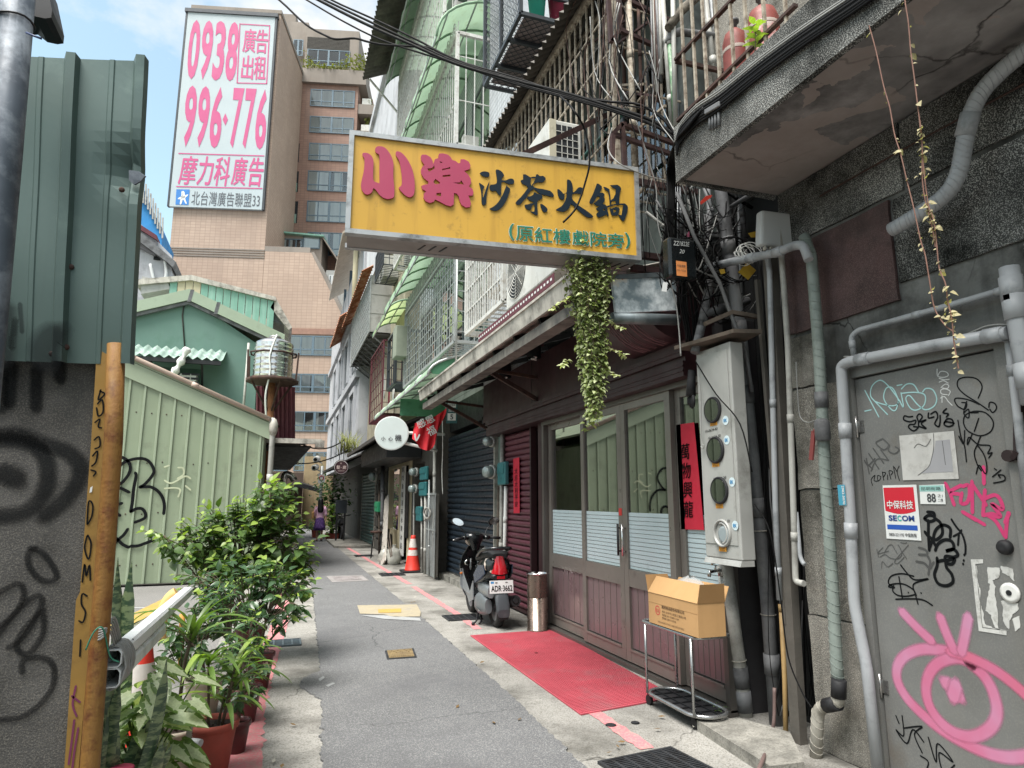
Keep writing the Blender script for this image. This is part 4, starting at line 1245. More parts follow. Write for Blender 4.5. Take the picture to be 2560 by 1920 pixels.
pipe('long black cable crossing the face of the meter box',smooth_line(tX(2.96,(1740,905),(1790,985),(1850,1060),(1880,1180)),5),.005,M['cable'],'cable',cat='cable')
p=onX(3.0,1727,990)
gl=MB()
gl.tube([onX(3.0,1730,925),onX(3.0,1728,960),onX(3.0,1727,990)],[.03,.035,.04],8)
for dx,dy,L in((-.03,0,30),(-.012,0,34),(.008,0,30),(.026,0,22)):
 gl.tube([p+V((0,dx,0)),p+V((0,dx*1.25,-.04)),p+V((0,dx*1.1,-.003*L))],[.013,.012,.009],6)
solo('work_glove',gl,M['rubber'],'black work glove hanging beside the meter box','glove')
t=thing('water_tap','chrome water tap on a pipe below the meter box','tap',onY(4.3,1795,1436))
p=onY(4.28,1800,1425)
a=onY(4.28,1774,1430)
b_=onY(4.28,1773,1442)
part(t,'spout',MB().tube(elbow([p,p.lerp(a,.8),a,b_],.02),.013,8),M['chrome'])
part(t,'handle',MB().tube([p.lerp(a,.5),onY(4.28,1789,1412)],.008,8).bar(onY(4.27,1779,1410),onY(4.27,1797,1405),.014,.01),M['chrome'])
part(t,'tee',MB().lathe(onY(4.29,1803,1440),[(.024,0),(.024,.05)],10),M['steel'])
# ---------------------------------------------------------------- yellow light-box sign
M['bardark0']=mat('dark_pipe','#2c2d2e',.6,var=.2)
M['signyellow']=mat('sign_yellow','#c99c36',.5,var=.10,vs=1.0,streak='#936a22',sa=.45,ss=11,dirt='#7d5e28',ds=11,da=.14)
M['alu']=mat('dull_aluminium','#a4a6a6',.45,.6,var=.1,vs=6,dirt='#565654',ds=7,da=.45)
M['signunder']=mat('sign_underside','#8f8a86',.6,.1,var=.08,vs=3,streak='#6f6a64',sa=.3)
M['signpink']=mat('sign_pink_letters','#a33355',.5,var=.06,vs=2)
M['signnavy']=mat('sign_navy_letters','#10202b',.6,var=.08,vs=3,spec=.2)
M['signgreen']=mat('sign_green_letters','#17705a',.5,var=.06)
A=onY(4.50,876,336)
SL=onY(4.50,877,340)
SLb=onY(4.50,884,577)
SR=onY(4.30,1583,426)
SRb=onY(4.30,1593,637)
print('sign corners',SL,SLb,SR,SRb)
zt,zb=(SL.z+SR.z)/2,(SLb.z+SRb.z)/2
xl,xr=(SL.x+SLb.x)/2,(SR.x+SRb.x)/2
o=V((xl,4.50,zb));e=V((xr,4.30,zb))
u=(e-o);SW=u.length;SH=zt-zb
SF=Frame(o,u,(0,0,1))
t=thing('light_box_sign','large yellow light-box sign with pink and navy characters hung across the alley','sign',o+u/2)
dpt=.30
def fb(a0,a1,b0,b1,c0,c1):
 p=[SF.at(a,b,c)for c in(c0,c1)for a,b in((a0,b0),(a1,b0),(a1,b1),(a0,b1))]
 return MB().hexa(p)
part(t,'face_panel',fb(.0,SW,.0,SH,-.02,-.004),M['signyellow'])
part(t,'case',fb(-.02,SW+.02,-.03,SH+.03,-dpt,-.0205),M['signunder'])
fw=.035
for(a0,a1,b0,b1)in((-fw,SW+fw,SH,SH+fw),(-fw,SW+fw,-fw,0),(-fw,0,0,SH),(SW,SW+fw,0,SH)):
 part(t,'frame_bar',fb(a0,a1,b0,b1,-.05,.012),M['alu'])
for(a0,a1,b0,b1)in((-fw,SW+fw,SH+.0,SH+fw),(-fw,SW+fw,-fw,0)):
 part(t,'back_frame_bar',fb(a0,a1,b0,b1,-dpt-.02,-dpt+.03),M['alu'])
g=MB()
for a in(.52,.60,.68,2.0,2.07,2.14):
 p=SF.at(a,-.0325,-.15)
 g.obox(p,SF.u*.006,SF.n*.05+SF.u*.02,V((0,0,.002)))
part(t,'vent_slot',g,M['black'],kind='stuff')
def spx(x0,y0,s,pts):return[SF.px(*p)for p in crop(x0,y0,s,pts)]
S1,S2,S3=(890,350,7.373),(1190,410,11.06),(1380,440,11.06)
g=MB()
xiao1=[(120,262),(170,250),(240,268),(300,330),(322,420),(318,560),(315,700),(330,770),(405,805),(432,790),(430,600),(432,400),(425,290),(370,250),(350,195),(375,145),(430,130),(520,150),(600,230),(660,340),(690,460),(685,600),(690,760),(705,900),(700,1050),(660,1085),(590,1100),(510,1080),(430,1020),(370,940),(318,905),(290,980),(200,1020),(130,970),(92,880),(100,780),(140,600),(155,430),(150,350),(125,315)]
xiao2=[(735,235),(780,225),(850,260),(930,350),(1000,470),(1050,610),(1075,760),(1080,900),(1060,1020),(1000,1065),(930,1050),(840,970),(790,910),(800,880),(835,850),(845,760),(835,620),(810,460),(780,370),(735,300)]
fill(g,SF,[spx(*S1,xiao1)],.012,.001,3)
fill(g,SF,[spx(*S1,xiao2)],.012,.001,3)
le=[(1210,285),(1290,285),(1370,330),(1410,400),(1420,460),(1440,400),(1450,370),(1520,345),(1515,300),(1530,265),(1600,262),(1690,285),(1740,330),(1770,385),(1830,400),(1885,445),(1920,430),(1925,370),(1990,370),(2070,410),(2105,480),(2090,550),(1985,585),(2060,650),(2110,730),(2115,810),(2075,870),(2140,915),(2160,980),(2140,1040),(2065,1035),(2095,1110),(2115,1190),(2090,1250),(2020,1255),(1940,1210),(1905,1130),(1890,1050),(1850,1000),(1800,990),(1800,1100),(1795,1200),(1740,1235),(1650,1210),(1540,1150),(1455,1110),(1430,1150),(1360,1175),(1280,1140),(1240,1080),(1250,1000),(1290,960),(1220,920),(1200,860),(1250,840),(1325,830),(1330,780),(1250,720),(1200,640),(1195,560),(1225,500),(1260,475),(1200,390),(1192,320)]
holes=[[(1580,575),(1590,545),(1660,535),(1735,510),(1730,545),(1660,555),(1595,575)],[(1590,665),(1735,650),(1735,685),(1595,697)],[(1535,405),(1595,425),(1560,445)],[(1420,790),(1460,730),(1540,790),(1545,820),(1460,830)],[(1775,800),(1910,795),(1935,755),(1985,835),(1880,822)],[(1480,990),(1565,985),(1560,1055),(1475,1035)],[(1310,540),(1400,530),(1440,480),(1445,545),(1340,600)]]
fill(g,SF,[spx(*S1,le)]+[spx(*S1,h)for h in holes],.012,.001)
part(t,'raised_lettering',g,M['signpink'],'two large pink cut-out characters','stuff')
sha=[[(100,270),(170,220),(260,212),(350,240),(372,290),(355,350),(280,372),(180,340)],[(80,530),(150,565),(230,630),(215,680),(190,700),(180,830),(190,940),(240,800),(300,620),(370,490),(340,640),(300,820),(282,950),(280,1080),(250,1130),(205,1148),(155,1100),(150,950),(140,780),(105,620)],[(545,175),(590,160),(680,195),(750,270),(770,340),(715,385),(715,455),(830,455),(900,420),(990,410),(1045,450),(1050,510),(1015,560),(900,562),(770,510),(705,520),(690,640),(690,780),(680,870),(640,870),(580,800),(545,745),(450,760),(385,720),(372,650),(400,580),(480,575),(570,530),(570,380),(548,250)],[(845,570),(850,620),(920,670),(940,720),(900,850),(830,1030),(730,1180),(640,1260),(560,1300),(440,1290),(370,1250),(400,1225),(500,1170),(620,1050),(720,880),(790,720),(835,610)]]
cha=[[(1300,295),(1360,290),(1500,375),(1580,355),(1650,360),(1655,300),(1700,290),(1760,340),(1850,335),(1920,390),(1920,440),(1840,515),(1700,515),(1620,545),(1560,600),(1620,655),(1700,680),(1850,700),(2050,750),(2130,830),(2155,900),(2110,920),(1960,880),(1830,850),(1720,800),(1600,700),(1500,760),(1430,850),(1395,930),(1310,1020),(1220,1130),(1130,1135),(1085,1085),(1130,1020),(1230,930),(1350,780),(1440,660),(1370,590),(1290,565),(1230,490),(1240,455),(1300,440)],[(1590,800),(1630,790),(1700,835),(1790,835),(1830,900),(1810,970),(1700,1030),(1690,1200),(1705,1400),(1650,1415),(1560,1370),(1490,1310),(1610,1320),(1605,1120),(1540,1180),(1520,1260),(1460,1280),(1380,1240),(1340,1140),(1420,1125),(1500,1100),(1600,1070),(1470,1010),(1405,920),(1500,900),(1585,850)],[(1775,1110),(1850,1130),(1960,1230),(1970,1290),(1920,1340),(1850,1320),(1800,1230)]]
chah=[[(1520,400),(1640,400),(1600,500),(1525,610),(1500,540)]]
huo=[[(410,140),(440,105),(500,130),(550,210),(570,330),(572,460),(640,420),(720,330),(800,320),(850,360),(845,440),(800,500),(700,495),(565,505),(555,640),(640,740),(760,840),(900,930),(1060,1050),(1130,1120),(1110,1150),(980,1150),(880,1090),(760,990),(650,890),(520,780),(470,890),(390,960),(310,995),(180,975),(100,945),(150,905),(260,840),(340,730),(390,600),(400,490),(345,520),(330,640),(280,665),(200,620),(165,530),(145,380),(200,385),(290,470),(310,500),(405,445)]]
guo=[[(1235,215),(1280,220),(1370,290),(1375,350),(1310,465),(1400,470),(1450,510),(1440,560),(1415,590),(1460,650),(1440,710),(1385,790),(1460,790),(1510,840),(1620,800),(1760,775),(1900,765),(2010,765),(2080,830),(2095,890),(2060,1060),(1990,1240),(1950,1255),(1880,1170),(1820,1070),(1920,1090),(1940,960),(1965,810),(1850,800),(1700,820),(1520,880),(1530,960),(1565,1090),(1550,1125),(1490,1070),(1400,1120),(1290,1155),(1230,1110),(1220,1050),(1300,980),(1230,940),(1215,900),(1310,840),(1220,825),(1150,770),(1200,720),(1320,620),(1300,570),(1240,570),(1190,660),(1130,760),(1070,780),(1030,740),(1050,660),(1130,500),(1200,320)],[(1415,310),(1480,315),(1580,370),(1600,520),(1615,680),(1700,620),(1715,560),(1750,520),(1760,360),(1690,340),(1600,260),(1700,255),(1800,248),(1880,300),(1910,365),(1870,460),(1855,620),(1850,770),(1770,780),(1750,690),(1640,710),(1620,800),(1595,790),(1570,560),(1550,440),(1480,400)],[(1590,890),(1640,910),(1690,890),(1760,860),(1840,880),(1870,940),(1840,1010),(1810,1090),(1740,1100),(1650,1100),(1610,1000)]]
guoh=[[(1400,930),(1440,910),(1475,955),(1400,960)],[(1680,930),(1780,940),(1760,990),(1700,1020)],[(1650,400),(1700,440),(1720,560),(1660,600),(1640,540)]]
g=MB()
for L in sha:fill(g,SF,[spx(*S2,L)],.004,.001,2)
fill(g,SF,[spx(*S2,cha[0])]+[spx(*S2,h)for h in chah],.004,.001)
for L in cha[1:]:fill(g,SF,[spx(*S2,L)],.004,.001,2)
for L in huo:fill(g,SF,[spx(*S3,L)],.004,.001,2)
fill(g,SF,[spx(*S3,guo[0])]+[spx(*S3,guoh[0])],.004,.001)
fill(g,SF,[spx(*S3,guo[1])],.004,.001)
fill(g,SF,[spx(*S3,guo[2])]+[spx(*S3,guoh[1])],.004,.001)
part(t,'lettering',g,M['signnavy'],'four navy brush-written characters','stuff')
a0,b0=SF.px(1273,600)
a1,b1=SF.px(1577,622)
SX=SF.at(a0,b0)
gf=Frame(SX,SF.at(a1,b1)-SX,(0,0,1))
ln=(SF.at(a1,b1)-SX).length
h_=.115
chars=[('(',.0,.04),('原',.055,.135),('紅',.205,.135),('樓',.355,.135),('戲',.51,.135),('院',.66,.135),('旁',.805,.135),(')',.955,.04)]
g1,g2=MB(),MB()
for ch,f_,w_ in chars:
 write(g1,gf,ch,f_*ln,0,h_*(1.12 if ch in '()' else 1),width=w_*ln,bold=.03,shear=.0,lift=.0035)
 write(g2,gf,ch,f_*ln-.004,-.004,h_*(1.12 if ch in '()' else 1)+.008,width=w_*ln+.008,bold=.03,lift=.0012)
part(t,'letter_outline',g2,mat('letter_outline_white','#c9d3c4',.5),kind='stuff')
part(t,'lettering',g1,M['signgreen'],'small green line of characters in brackets','stuff')
M['maroonsteel']=mat('maroon_angle_steel','#3f2b2a',.7,.2,var=.25,vs=8,dirt='#5e463c',ds=8,da=.3)
for q in(((2.55,4.55,zt+.06),(3.3,4.55,zt+.06)),((2.6,4.5,zb+.1),(3.3,4.5,zb+.1)),((2.6,4.5,zb-.02),(3.3,4.5,zb-.02))):
 part(t,'bracket',MB().bar(q[0],q[1],.05,.05,(0,0,1)),M['maroonsteel'])
part(t,'stay',MB().bar(onY(4.6,1305,388),onY(5.2,1530,282),.045,.05,(0,0,1)),M['maroonsteel'])
# ---------------------------------------------------------------- telecom boxes, cable coils
t=thing('telecom_box','glossy black telecom box with an orange label amid the cables','telecom box',onY(3.9,1708,690))
p0,p1=onY(3.9,1676,690),onY(3.9,1740,600)
cx,cz=(p0 .x+p1 .x)/2,(p0 .z+p1 .z)/2
hw,hh=(p1 .x-p0 .x)/2,(p1 .z-p0 .z)/2
part(t,'case',MB().cbox((cx,3.95,cz),(hw,0,0),(0,.05,0),(0,0,hh),.02),mat('glossy_black','#15191b',.25,var=.1))
TF=Frame((cx-hw,3.899,cz-hh),(1,0,0),(0,0,1))
w_=hw*2
l_=part(t,'orange_label',MB().poly([TF.at(w_*.22,.01,.001),TF.at(w_*.6,.01,.001),TF.at(w_*.6,hh*.8,.001),TF.at(w_*.22,hh*.8,.001)]),mat('label_orange','#d98a4e',.6))
g=MB();write(g,TF,'中嘉寬頻',w_*.25,hh*.5,.02,width=w_*.3,lift=.002);write(g,TF,'02-1234',w_*.25,hh*.3,.012,width=w_*.3,lift=.002)
part(l_,'lettering',g,M['p_dark'])
g=MB();write(g,TF,'ZZ1822E',w_*.15,hh*1.55,.035,width=w_*.6,lift=.002,shear=.3,rot=.06);write(g,TF,'20',w_*.35,hh*1.2,.03,lift=.002,shear=.3)
part(t,'handwriting',g,M['g_white'])
t=thing('antenna_box','pale grey plastic antenna box on the conduit near the red panel','antenna',onY(3.5,1940,615))
a_,b_=onY(3.5,1908,610),onY(3.5,1983,536)
part(t,'case',MB().cbox(((a_.x+b_.x)/2,3.53,(a_.z+b_.z)/2),V((b_.x-a_.x,-.02,.0))/2,(0,.035,0),V((.03,0,b_.z-a_.z))/2,.018),mat('antenna_grey','#b9bdbe',.45,var=.05,vs=3))
for x in(1912,1926):
 part(t,'gland',MB().lathe(onY(3.53,x,626),[(.012,0),(.014,.012),(.012,.03)],8),M['whitetape'])
t=thing('junction_block','flat grey junction block with hanging stub pipes in the tangle','junction box',onY(4.2,1785,600))
part(t,'case',MB().cbox(onY(4.2,1787,592),(.075,0,0),(0,.04,0),(0,0,.022),.008),M['pvc_dk'])
for x in(1770,1780,1791,1801):
 part(t,'stub',MB().tube([onY(4.2,x,598),onY(4.2,x+2,625)],.012,7),M['pvc_dk'])
t=thing('junction_block','grey junction block with stub pipes on the tip of the canopy edge','junction box',onX(2.46,1785,280))
part(t,'case',MB().cbox(onX(2.46,1788,272),(.03,0,0),(0,.075,.015),(0,0,.018),.006),M['pvc_dk'])
for x,y in((1775,288),(1782,286),(1789,283),(1797,279)):
 part(t,'stub',MB().tube([onX(2.46,x,y),onX(2.46,x,y+36)],.010,7),M['pvc_dk'])
def coil(label,c,r,n,m,Y,th=.004,jit=.12,seed=1,sq=1.0):
 rr=random.Random(seed)
 t=thing('cable_coil',label,'cable',c)
 for i in range(n):
  k1,k2,ph=1+rr.uniform(-jit,jit),1+rr.uniform(-jit,jit),rr.random()*6
  pts=[c+V((r*k1*math.cos(a*pi/14),.04*math.sin(a*pi/14+ph)+.01*i,r*sq*k2*math.sin(a*pi/14)))for a in range(28)]
  part(t,'loop',MB().tube(pts,th,5,closed=True),m)
 return t
coil('big loop of black cable hanging right of the telecom box',onY(4.0,1836,648),.185,4,M['cable'],4,.005,.08,2,.95)
coil('loop of black cable hanging left of the telecom box',onY(4.15,1672,670),.075,4,M['cable'],4,.005,.2,3,1.8)
coil('bundle of thin white wire coiled beside the antenna box',onY(3.75,1875,630),.065,9,M['white'],4,.0028,.35,5)
for lab,px,m,r_ in(('yellow tag dangling from the black cable coil',((1845,680),(1868,657),(1890,676),(1870,700)),mat('yellow_tag','#b08f2c',.6),4),('small yellow tag between the cables',((1798,674),(1810,672),(1813,683),(1802,686)),bpy.data.materials['yellow_tag'],4),('white paper tag hanging on the black cable',((1658,705),(1669,707),(1666,730),(1654,728)),M['p_white'],4.1),('yellow warning tag behind the antenna box',((1870,583),(1898,576),(1898,592),(1878,594)),bpy.data.materials['yellow_tag'],3.9)):
 q=[onY(r_-.15,*p)for p in px]
 solo('cable_tag',MB().prism(q,(0,-.002,0)),m,lab,'tag')
solo('red_tape_scrap',MB().prism([onY(3.9,*p)for p in((1750,505),(1765,490),(1780,488),(1776,495),(1752,512))],(0,-.004,0)),mat('red_tape','#c23a2c',.5),'scrap of red tape tied round a black cable','tape')
solo('pink_bag_scrap',MB().prism([onY(4.2,*p)for p in((1712,592),(1725,575),(1733,578),(1730,593))],(0,-.004,0)),mat('pink_bag','#c46b88',.5),'pink scrap of plastic behind the telecom box','scrap')
rr=random.Random(21)
t=thing('cable_tangle','dense tangle of black cables between the two buildings','cables',onY(4.2,1740,650))
for i in range(84):
 a_=(rr.uniform(1640,1760),rr.uniform(430,700))
 b_=(rr.uniform(1700,1900),rr.uniform(480,760))
 m_=((a_[0]+b_[0])/2+rr.uniform(-30,30),max(a_[1],b_[1])+rr.uniform(-20,60))
 part(t,'cable',MB().tube(smooth_line([onY(rr.uniform(3.95,4.35),*a_),onY(rr.uniform(3.95,4.3),*m_),onY(rr.uniform(3.95,4.35),*b_)],5),rr.choice((.003,.004,.006)),5),M['cable']if rr.random()<.85 else M['cable_gr'])
for i in range(9):
 x=1700+i*5
 part(t,'cable',MB().tube(smooth_line([onY(4.25,x+rr.uniform(-6,6),690),onY(4.28,x+4+rr.uniform(-8,8),760),onY(4.3,x+14+rr.uniform(-6,6),860)],5),rr.choice((.006,.009,.012)),6),M['cable'])
part(t,'cable',MB().tube(smooth_line([onY(4.1,1674,700),onY(4.1,1690,760),onY(4.1,1698,830),onY(4.1,1702,890)],5),.006,5),M['cable_gr'])
for i in range(5):
 x=1677+i*5
 part(t,'cable',MB().tube(smooth_line([onY(4.15,1692+i*2,330),onY(4.15,x,450),onY(4.15,x-2+rr.uniform(-6,3),560),onY(4.15,1672+i*6,640)],5),.006,6),M['cable'])
for i in range(34):
 x0=rr.uniform(1600,1720)
 part(t,'cable',MB().tube(smooth_line([onY(4.4,x0,rr.uniform(380,470)),onY(4.4,x0+rr.uniform(-20,40),rr.uniform(480,560)),onY(4.4,x0+rr.uniform(-10,80),rr.uniform(560,690))],5),rr.choice((.003,.005)),5),M['cable']if rr.random()<.6 else M['cable_gr'])
for i in range(16):
 x0=rr.uniform(1880,1990)
 pts=[onY(rr.uniform(3.85,4.0),x0,620),onY(3.92,x0+rr.uniform(-8,22),900),onY(3.92,x0+rr.uniform(5,45),1250),onY(3.92,x0+rr.uniform(25,60),1600),onY(3.92,x0+rr.uniform(25,70),1790)]
 part(t,'cable',MB().tube(smooth_line(pts,4),rr.choice((.003,.004,.006)),5),M['cable']if rr.random()<.7 else M['pvc_dk'])
for i in range(12):
 x0,y0=rr.uniform(1690,1860),rr.uniform(470,560)
 part(t,'pipe',MB().tube([onY(4.4,x0,y0),onY(4.4,x0+rr.uniform(-20,50),y0+rr.uniform(120,280))],rr.uniform(.008,.02),7),rr.choice((M['pvc_dk'],M['pvc'],M['cable'],M['bardark0'])))
for i,(x0,y0,x1,y1,r_,m_,Y_)in enumerate(((1693,470,1700,600,.028,M['pvc'],4.35),(1640,500,1690,580,.012,M['pvc_dk'],4.3),(1615,530,1700,600,.014,M['pvc_lt'],4.4),(1760,470,1800,580,.014,M['pvc_dk'],4.3),(1770,470,1778,640,.02,M['pvc_dk'],4.4),(1850,470,1862,600,.022,M['pvc_dk'],4.2),(1880,520,1800,470,.014,M['cable'],4.1),(1720,480,1770,420,.01,M['cable_gr'],4.2))):
 pipe(['blue grey pipe stub above the telecom box','thin dark pipe behind the sign end','pale slanting pipe behind the sign end','thin pipe above the junction block','dark upright pipe behind the junction block','upright pipe left of the antenna box','black slanting pipe under the canopy','thin grey pipe rising to the canopy tip'][i],[onY(Y_,x0,y0),onY(Y_,x1,y1)],r_,m_,joints=(.5,))
pipe('grey pipe lying across behind the downpipe',tY(4.2,(1760,785),(1870,752)),.035,M['pvc_dk'],joints=(.3,.7))
w=MB().bar(onY(4.0,1762,810),onY(3.95,1832,780),.04,.03).bar(onY(3.95,1832,782),onY(3.9,1892,792),.04,.03)
solo('timber_brace',w,M['wood'],'pale timber brace crossing in front of the thick downpipe','brace')
# ---------------------------------------------------------------- overhead cables across the alley
PR=onY(4.05,1688,336)
LN=V((-2.6,8.8,0))
hd=V((PR.x-LN.x,PR.y-LN.y,0)).normalized()
wnrm=V((-hd.y,hd.x,0))
def wpx(*pts):return[onP((PR.x,PR.y,0),wnrm,x,y)for x,y in pts]
lines=[('overhead black cable, lowest of the lines, with a slack bend',((640,-40),(698,0),(763,60),(814,89),(841,98),(887,96),(918,104),(960,112),(1030,116),(1076,120),(1122,142),(1280,204),(1400,238),(1560,283),(1660,326)),.011),('overhead black cable that dips below the bundle',((700,-40),(767,0),(856,52),(949,98),(1060,135),(1141,160),(1280,208),(1396,240),(1511,272),(1640,315)),.009),('thick overhead black cable, main line of the bundle',((740,-30),(800,2),(910,58),(1026,110),(1141,160),(1280,200),(1396,228),(1511,262),(1627,300),(1685,338)),.015),('second thick overhead black cable of the bundle',((745,-35),(812,0),(920,52),(1030,104),(1141,155),(1280,197),(1396,232),(1511,268),(1630,310),(1690,350)),.012),('upper overhead black cable of the bundle',((770,-40),(829,0),(935,48),(1040,98),(1141,150),(1280,192),(1396,230),(1450,245),(1530,255),(1600,262),(1660,300),(1695,350)),.010),('thin overhead black cable rising above the bundle end',((1280,198),(1340,212),(1420,240),(1500,248),(1560,262),(1640,280),(1680,320),(1700,352)),.006)]
for lab,px,r_ in lines:
 pipe(lab,smooth_line(wpx(*px),4),r_,M['cable'],'overhead_cable',cat='cable',group='overhead cables crossing the alley',n=7)
pipe('loose black cable drooping in front of the yellow sign',smooth_line([wpx((1400,240))[0],onY(4.05,1430,270),onY(4.05,1462,325),onY(4.05,1474,400),onY(4.08,1462,460),onY(4.1,1440,520),onY(4.12,1408,556)],6),.0075,M['cable'],'drooping_cable',cat='cable')
pipe('thin grey cable running up from the bundle to the cages',smooth_line([onY(4.6,1500,325),onY(4.5,1580,240),onY(4.5,1640,120),onY(4.5,1660,-20)],5),.005,M['cable'],'cable',cat='cable')
pipe('pale cable looping past the sign top to the pole',smooth_line([onY(4.5,1530,320),onY(4.4,1520,370),onY(4.2,1550,410),onY(4.2,1620,440),onY(4.15,1680,455)],5),.005,M['cable_gr'],'cable',cat='cable')
pipe('white cable hanging down behind the sign end',smooth_line([onY(4.3,1590,300),onY(4.3,1622,400),onY(4.3,1640,470),onY(4.3,1645,560),onY(4.3,1660,620)],5),.005,M['cable_gr'],'cable',cat='cable')
XCF=XC-.05
for i,(dy,r_)in enumerate(((0,.010),(8,.012),(14,.009),(20,.012),(27,.010),(-10,.006),(-16,.006),(33,.008))):
 px=((1692,356+dy),(1700,325+dy),(1740,280+dy),(1800,240+dy),(1900,160+dy),(2010,80+dy),(2130,0+dy),(2200,-50+dy))
 pipe(['cable along the canopy edge, '+s for s in('thick one in the middle','thick one just below the middle','thin one below the middle','thick lower one','second lowest','thin grey upper one','thin grey topmost','lowest of all')][i],smooth_line([onX(XCF+.0*i,*p)for p in px],4),r_,M['cable']if dy>=0 else M['cable_gr'],'canopy_cable',cat='cable',group='cables strapped along the canopy edge',n=7)
for i in range(6):
 pts=smooth_line([onX(XCF,1760-i*6,268+i*6),onX(XCF,1715-i*5,330+i*5),onY(4.1,1690-i*4,420),onY(4.1,1683-i*3,520),onY(4.12,1678-i*5,640)],5)
 pipe('black cable turning down from the canopy tip, number %s from the wall'%('one','two','three','four','five','six')[i]if False else['black cable turning down from the canopy tip, '+s for s in('rightmost','second from the right','third from the right','third from the left','second from the left','leftmost')][i],pts,.010,M['cable'],'down_cable',cat='cable',group='cables turning down at the canopy tip',n=7)
 # ---------------------------------------------------------------- upper floors of the right-hand row
M['wtile']=mat('white_small_tile','#bcc0c4',.5,var=.1,vs=3,dirt='#6b6f73',ds=2,da=.35,streak='#74777a',sa=.35)
M['gtile']=mat('grey_green_tile','#565e5b',.6,var=.2,vs=3,dirt='#2a2f2f',ds=2,da=.6,streak='#3d4241',sa=.5)
M['beige']=mat('beige_render','#a59d88',.85,var=.15,vs=2,dirt='#6b6557',ds=1.6,da=.4,streak='#6f695c',sa=.5)
M['greyrender']=mat('pale_grey_render','#b4b6ba',.8,var=.1,vs=1.5,dirt='#7c7d80',ds=1.2,da=.35,streak='#808286',sa=.4)
M['bargrey']=mat('galvanised_bars','#a9adac',.45,.4,var=.12,vs=6,dirt='#6b6b68',ds=8,da=.3)
M['barwhite']=mat('white_painted_bars','#c9c9c4',.5,.1,var=.1,vs=6,dirt='#8b8276',ds=10,da=.4)
M['barrust']=mat('rust_flecked_bars','#a39a8b',.7,.2,var=.25,vs=18,dirt='#5d4a3b',ds=22,da=.55)
M['bardark']=mat('dark_painted_bars','#3c4044',.5,.3,var=.15)
M['barmaroon']=mat('maroon_bars','#5a2630',.6,.1,var=.15)
M['greensheet']=sheet_mat('green_plastic_canopy','#b3d0b3',.3,.4,'#8d9c78')
M['limesheet']=sheet_mat('lime_plastic_canopy','#bccf98',.5,.4,'#8d9c68')
M['deepgreen']=sheet_mat('deep_green_plastic','#6aa684',.45,.4,'#3c6a50')
M['corr']=mat('dirty_corrugated','#57524c',.75,.1,var=.25,vs=6,dirt='#2b2826',ds=3,da=.5,streak='#8a8478',sa=.3)
M['ribgreen']=mat('canopy_rib_green','#7c9a7d',.6,var=.15,dirt='#5e6f58',ds=6,da=.3)
M['winframe']=mat('window_frame','#70767a',.5,.4,var=.1)
M['winglass']=glass_mat('window_glass',(.8,.88,.88),.8)
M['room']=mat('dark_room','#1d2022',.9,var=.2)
M['acwhite']=mat('ac_white','#c6c6c0',.5,var=.05,vs=4,dirt='#8a867a',ds=4,da=.3,streak='#97917f',sa=.35)
M['accream']=mat('ac_cream','#b7b19c',.55,var=.06,dirt='#7a745f',ds=5,da=.35)
M['grille']=mat('ac_fins','#26292c',.6,.3,var=.2)
XU=3.30
def building(name,label,x0,x1,y0,y1,z0,z1,m,base=None):
 t=thing(name,label,'building',(x0,(y0+y1)/2,0))
 part(t,'wall',MB().box(x0,x1,y0,y1,z0,z1),m)
 return t
def window_x(t,X,y0,y1,z0,z1,n=2,m=None):
 """window in a wall facing -x: frame with panes and a dark room behind"""
 f=MB()
 w=.05
 f.box(X-.03,X+.02,y0,y0+w,z0,z1).box(X-.03,X+.02,y1-w,y1,z0,z1).box(X-.028,X+.02,y0+w,y1-w,z0,z0+w).box(X-.028,X+.02,y0+w,y1-w,z1-w,z1)
 for i in range(1,n):
  y=y0+(y1-y0)*i/n
  f.box(X-.026,X+.018,y-.025,y+.025,z0+w,z1-w)
 wn_=part(t,'window',f,m or M['winframe'])
 part(wn_,'pane',MB().box(X-.012,X-.006,y0+w,y1-w,z0+w,z1-w),M['winglass'])
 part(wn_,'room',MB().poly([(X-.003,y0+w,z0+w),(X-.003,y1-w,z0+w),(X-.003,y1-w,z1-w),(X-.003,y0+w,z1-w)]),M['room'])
 return wn_
def window_y(t,Y,x0,x1,z0,z1,n=2,m=None,room=None):
 f=MB()
 w=.05
 f.box(x0,x0+w,Y-.03,Y+.02,z0,z1).box(x1-w,x1,Y-.03,Y+.02,z0,z1).box(x0+w,x1-w,Y-.028,Y+.02,z0,z0+w).box(x0+w,x1-w,Y-.028,Y+.02,z1-w,z1)
 for i in range(1,n):
  x=x0+(x1-x0)*i/n
  f.box(x-.025,x+.025,Y-.026,Y+.018,z0+w,z1-w)
 wn_=part(t,'window',f,m or M['winframe'])
 part(wn_,'pane',MB().box(x0+w,x1-w,Y-.012,Y-.006,z0+w,z1-w),M['winglass'])
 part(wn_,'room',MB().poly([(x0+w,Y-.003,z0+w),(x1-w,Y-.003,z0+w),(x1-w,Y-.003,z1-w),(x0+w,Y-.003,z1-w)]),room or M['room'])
 return wn_
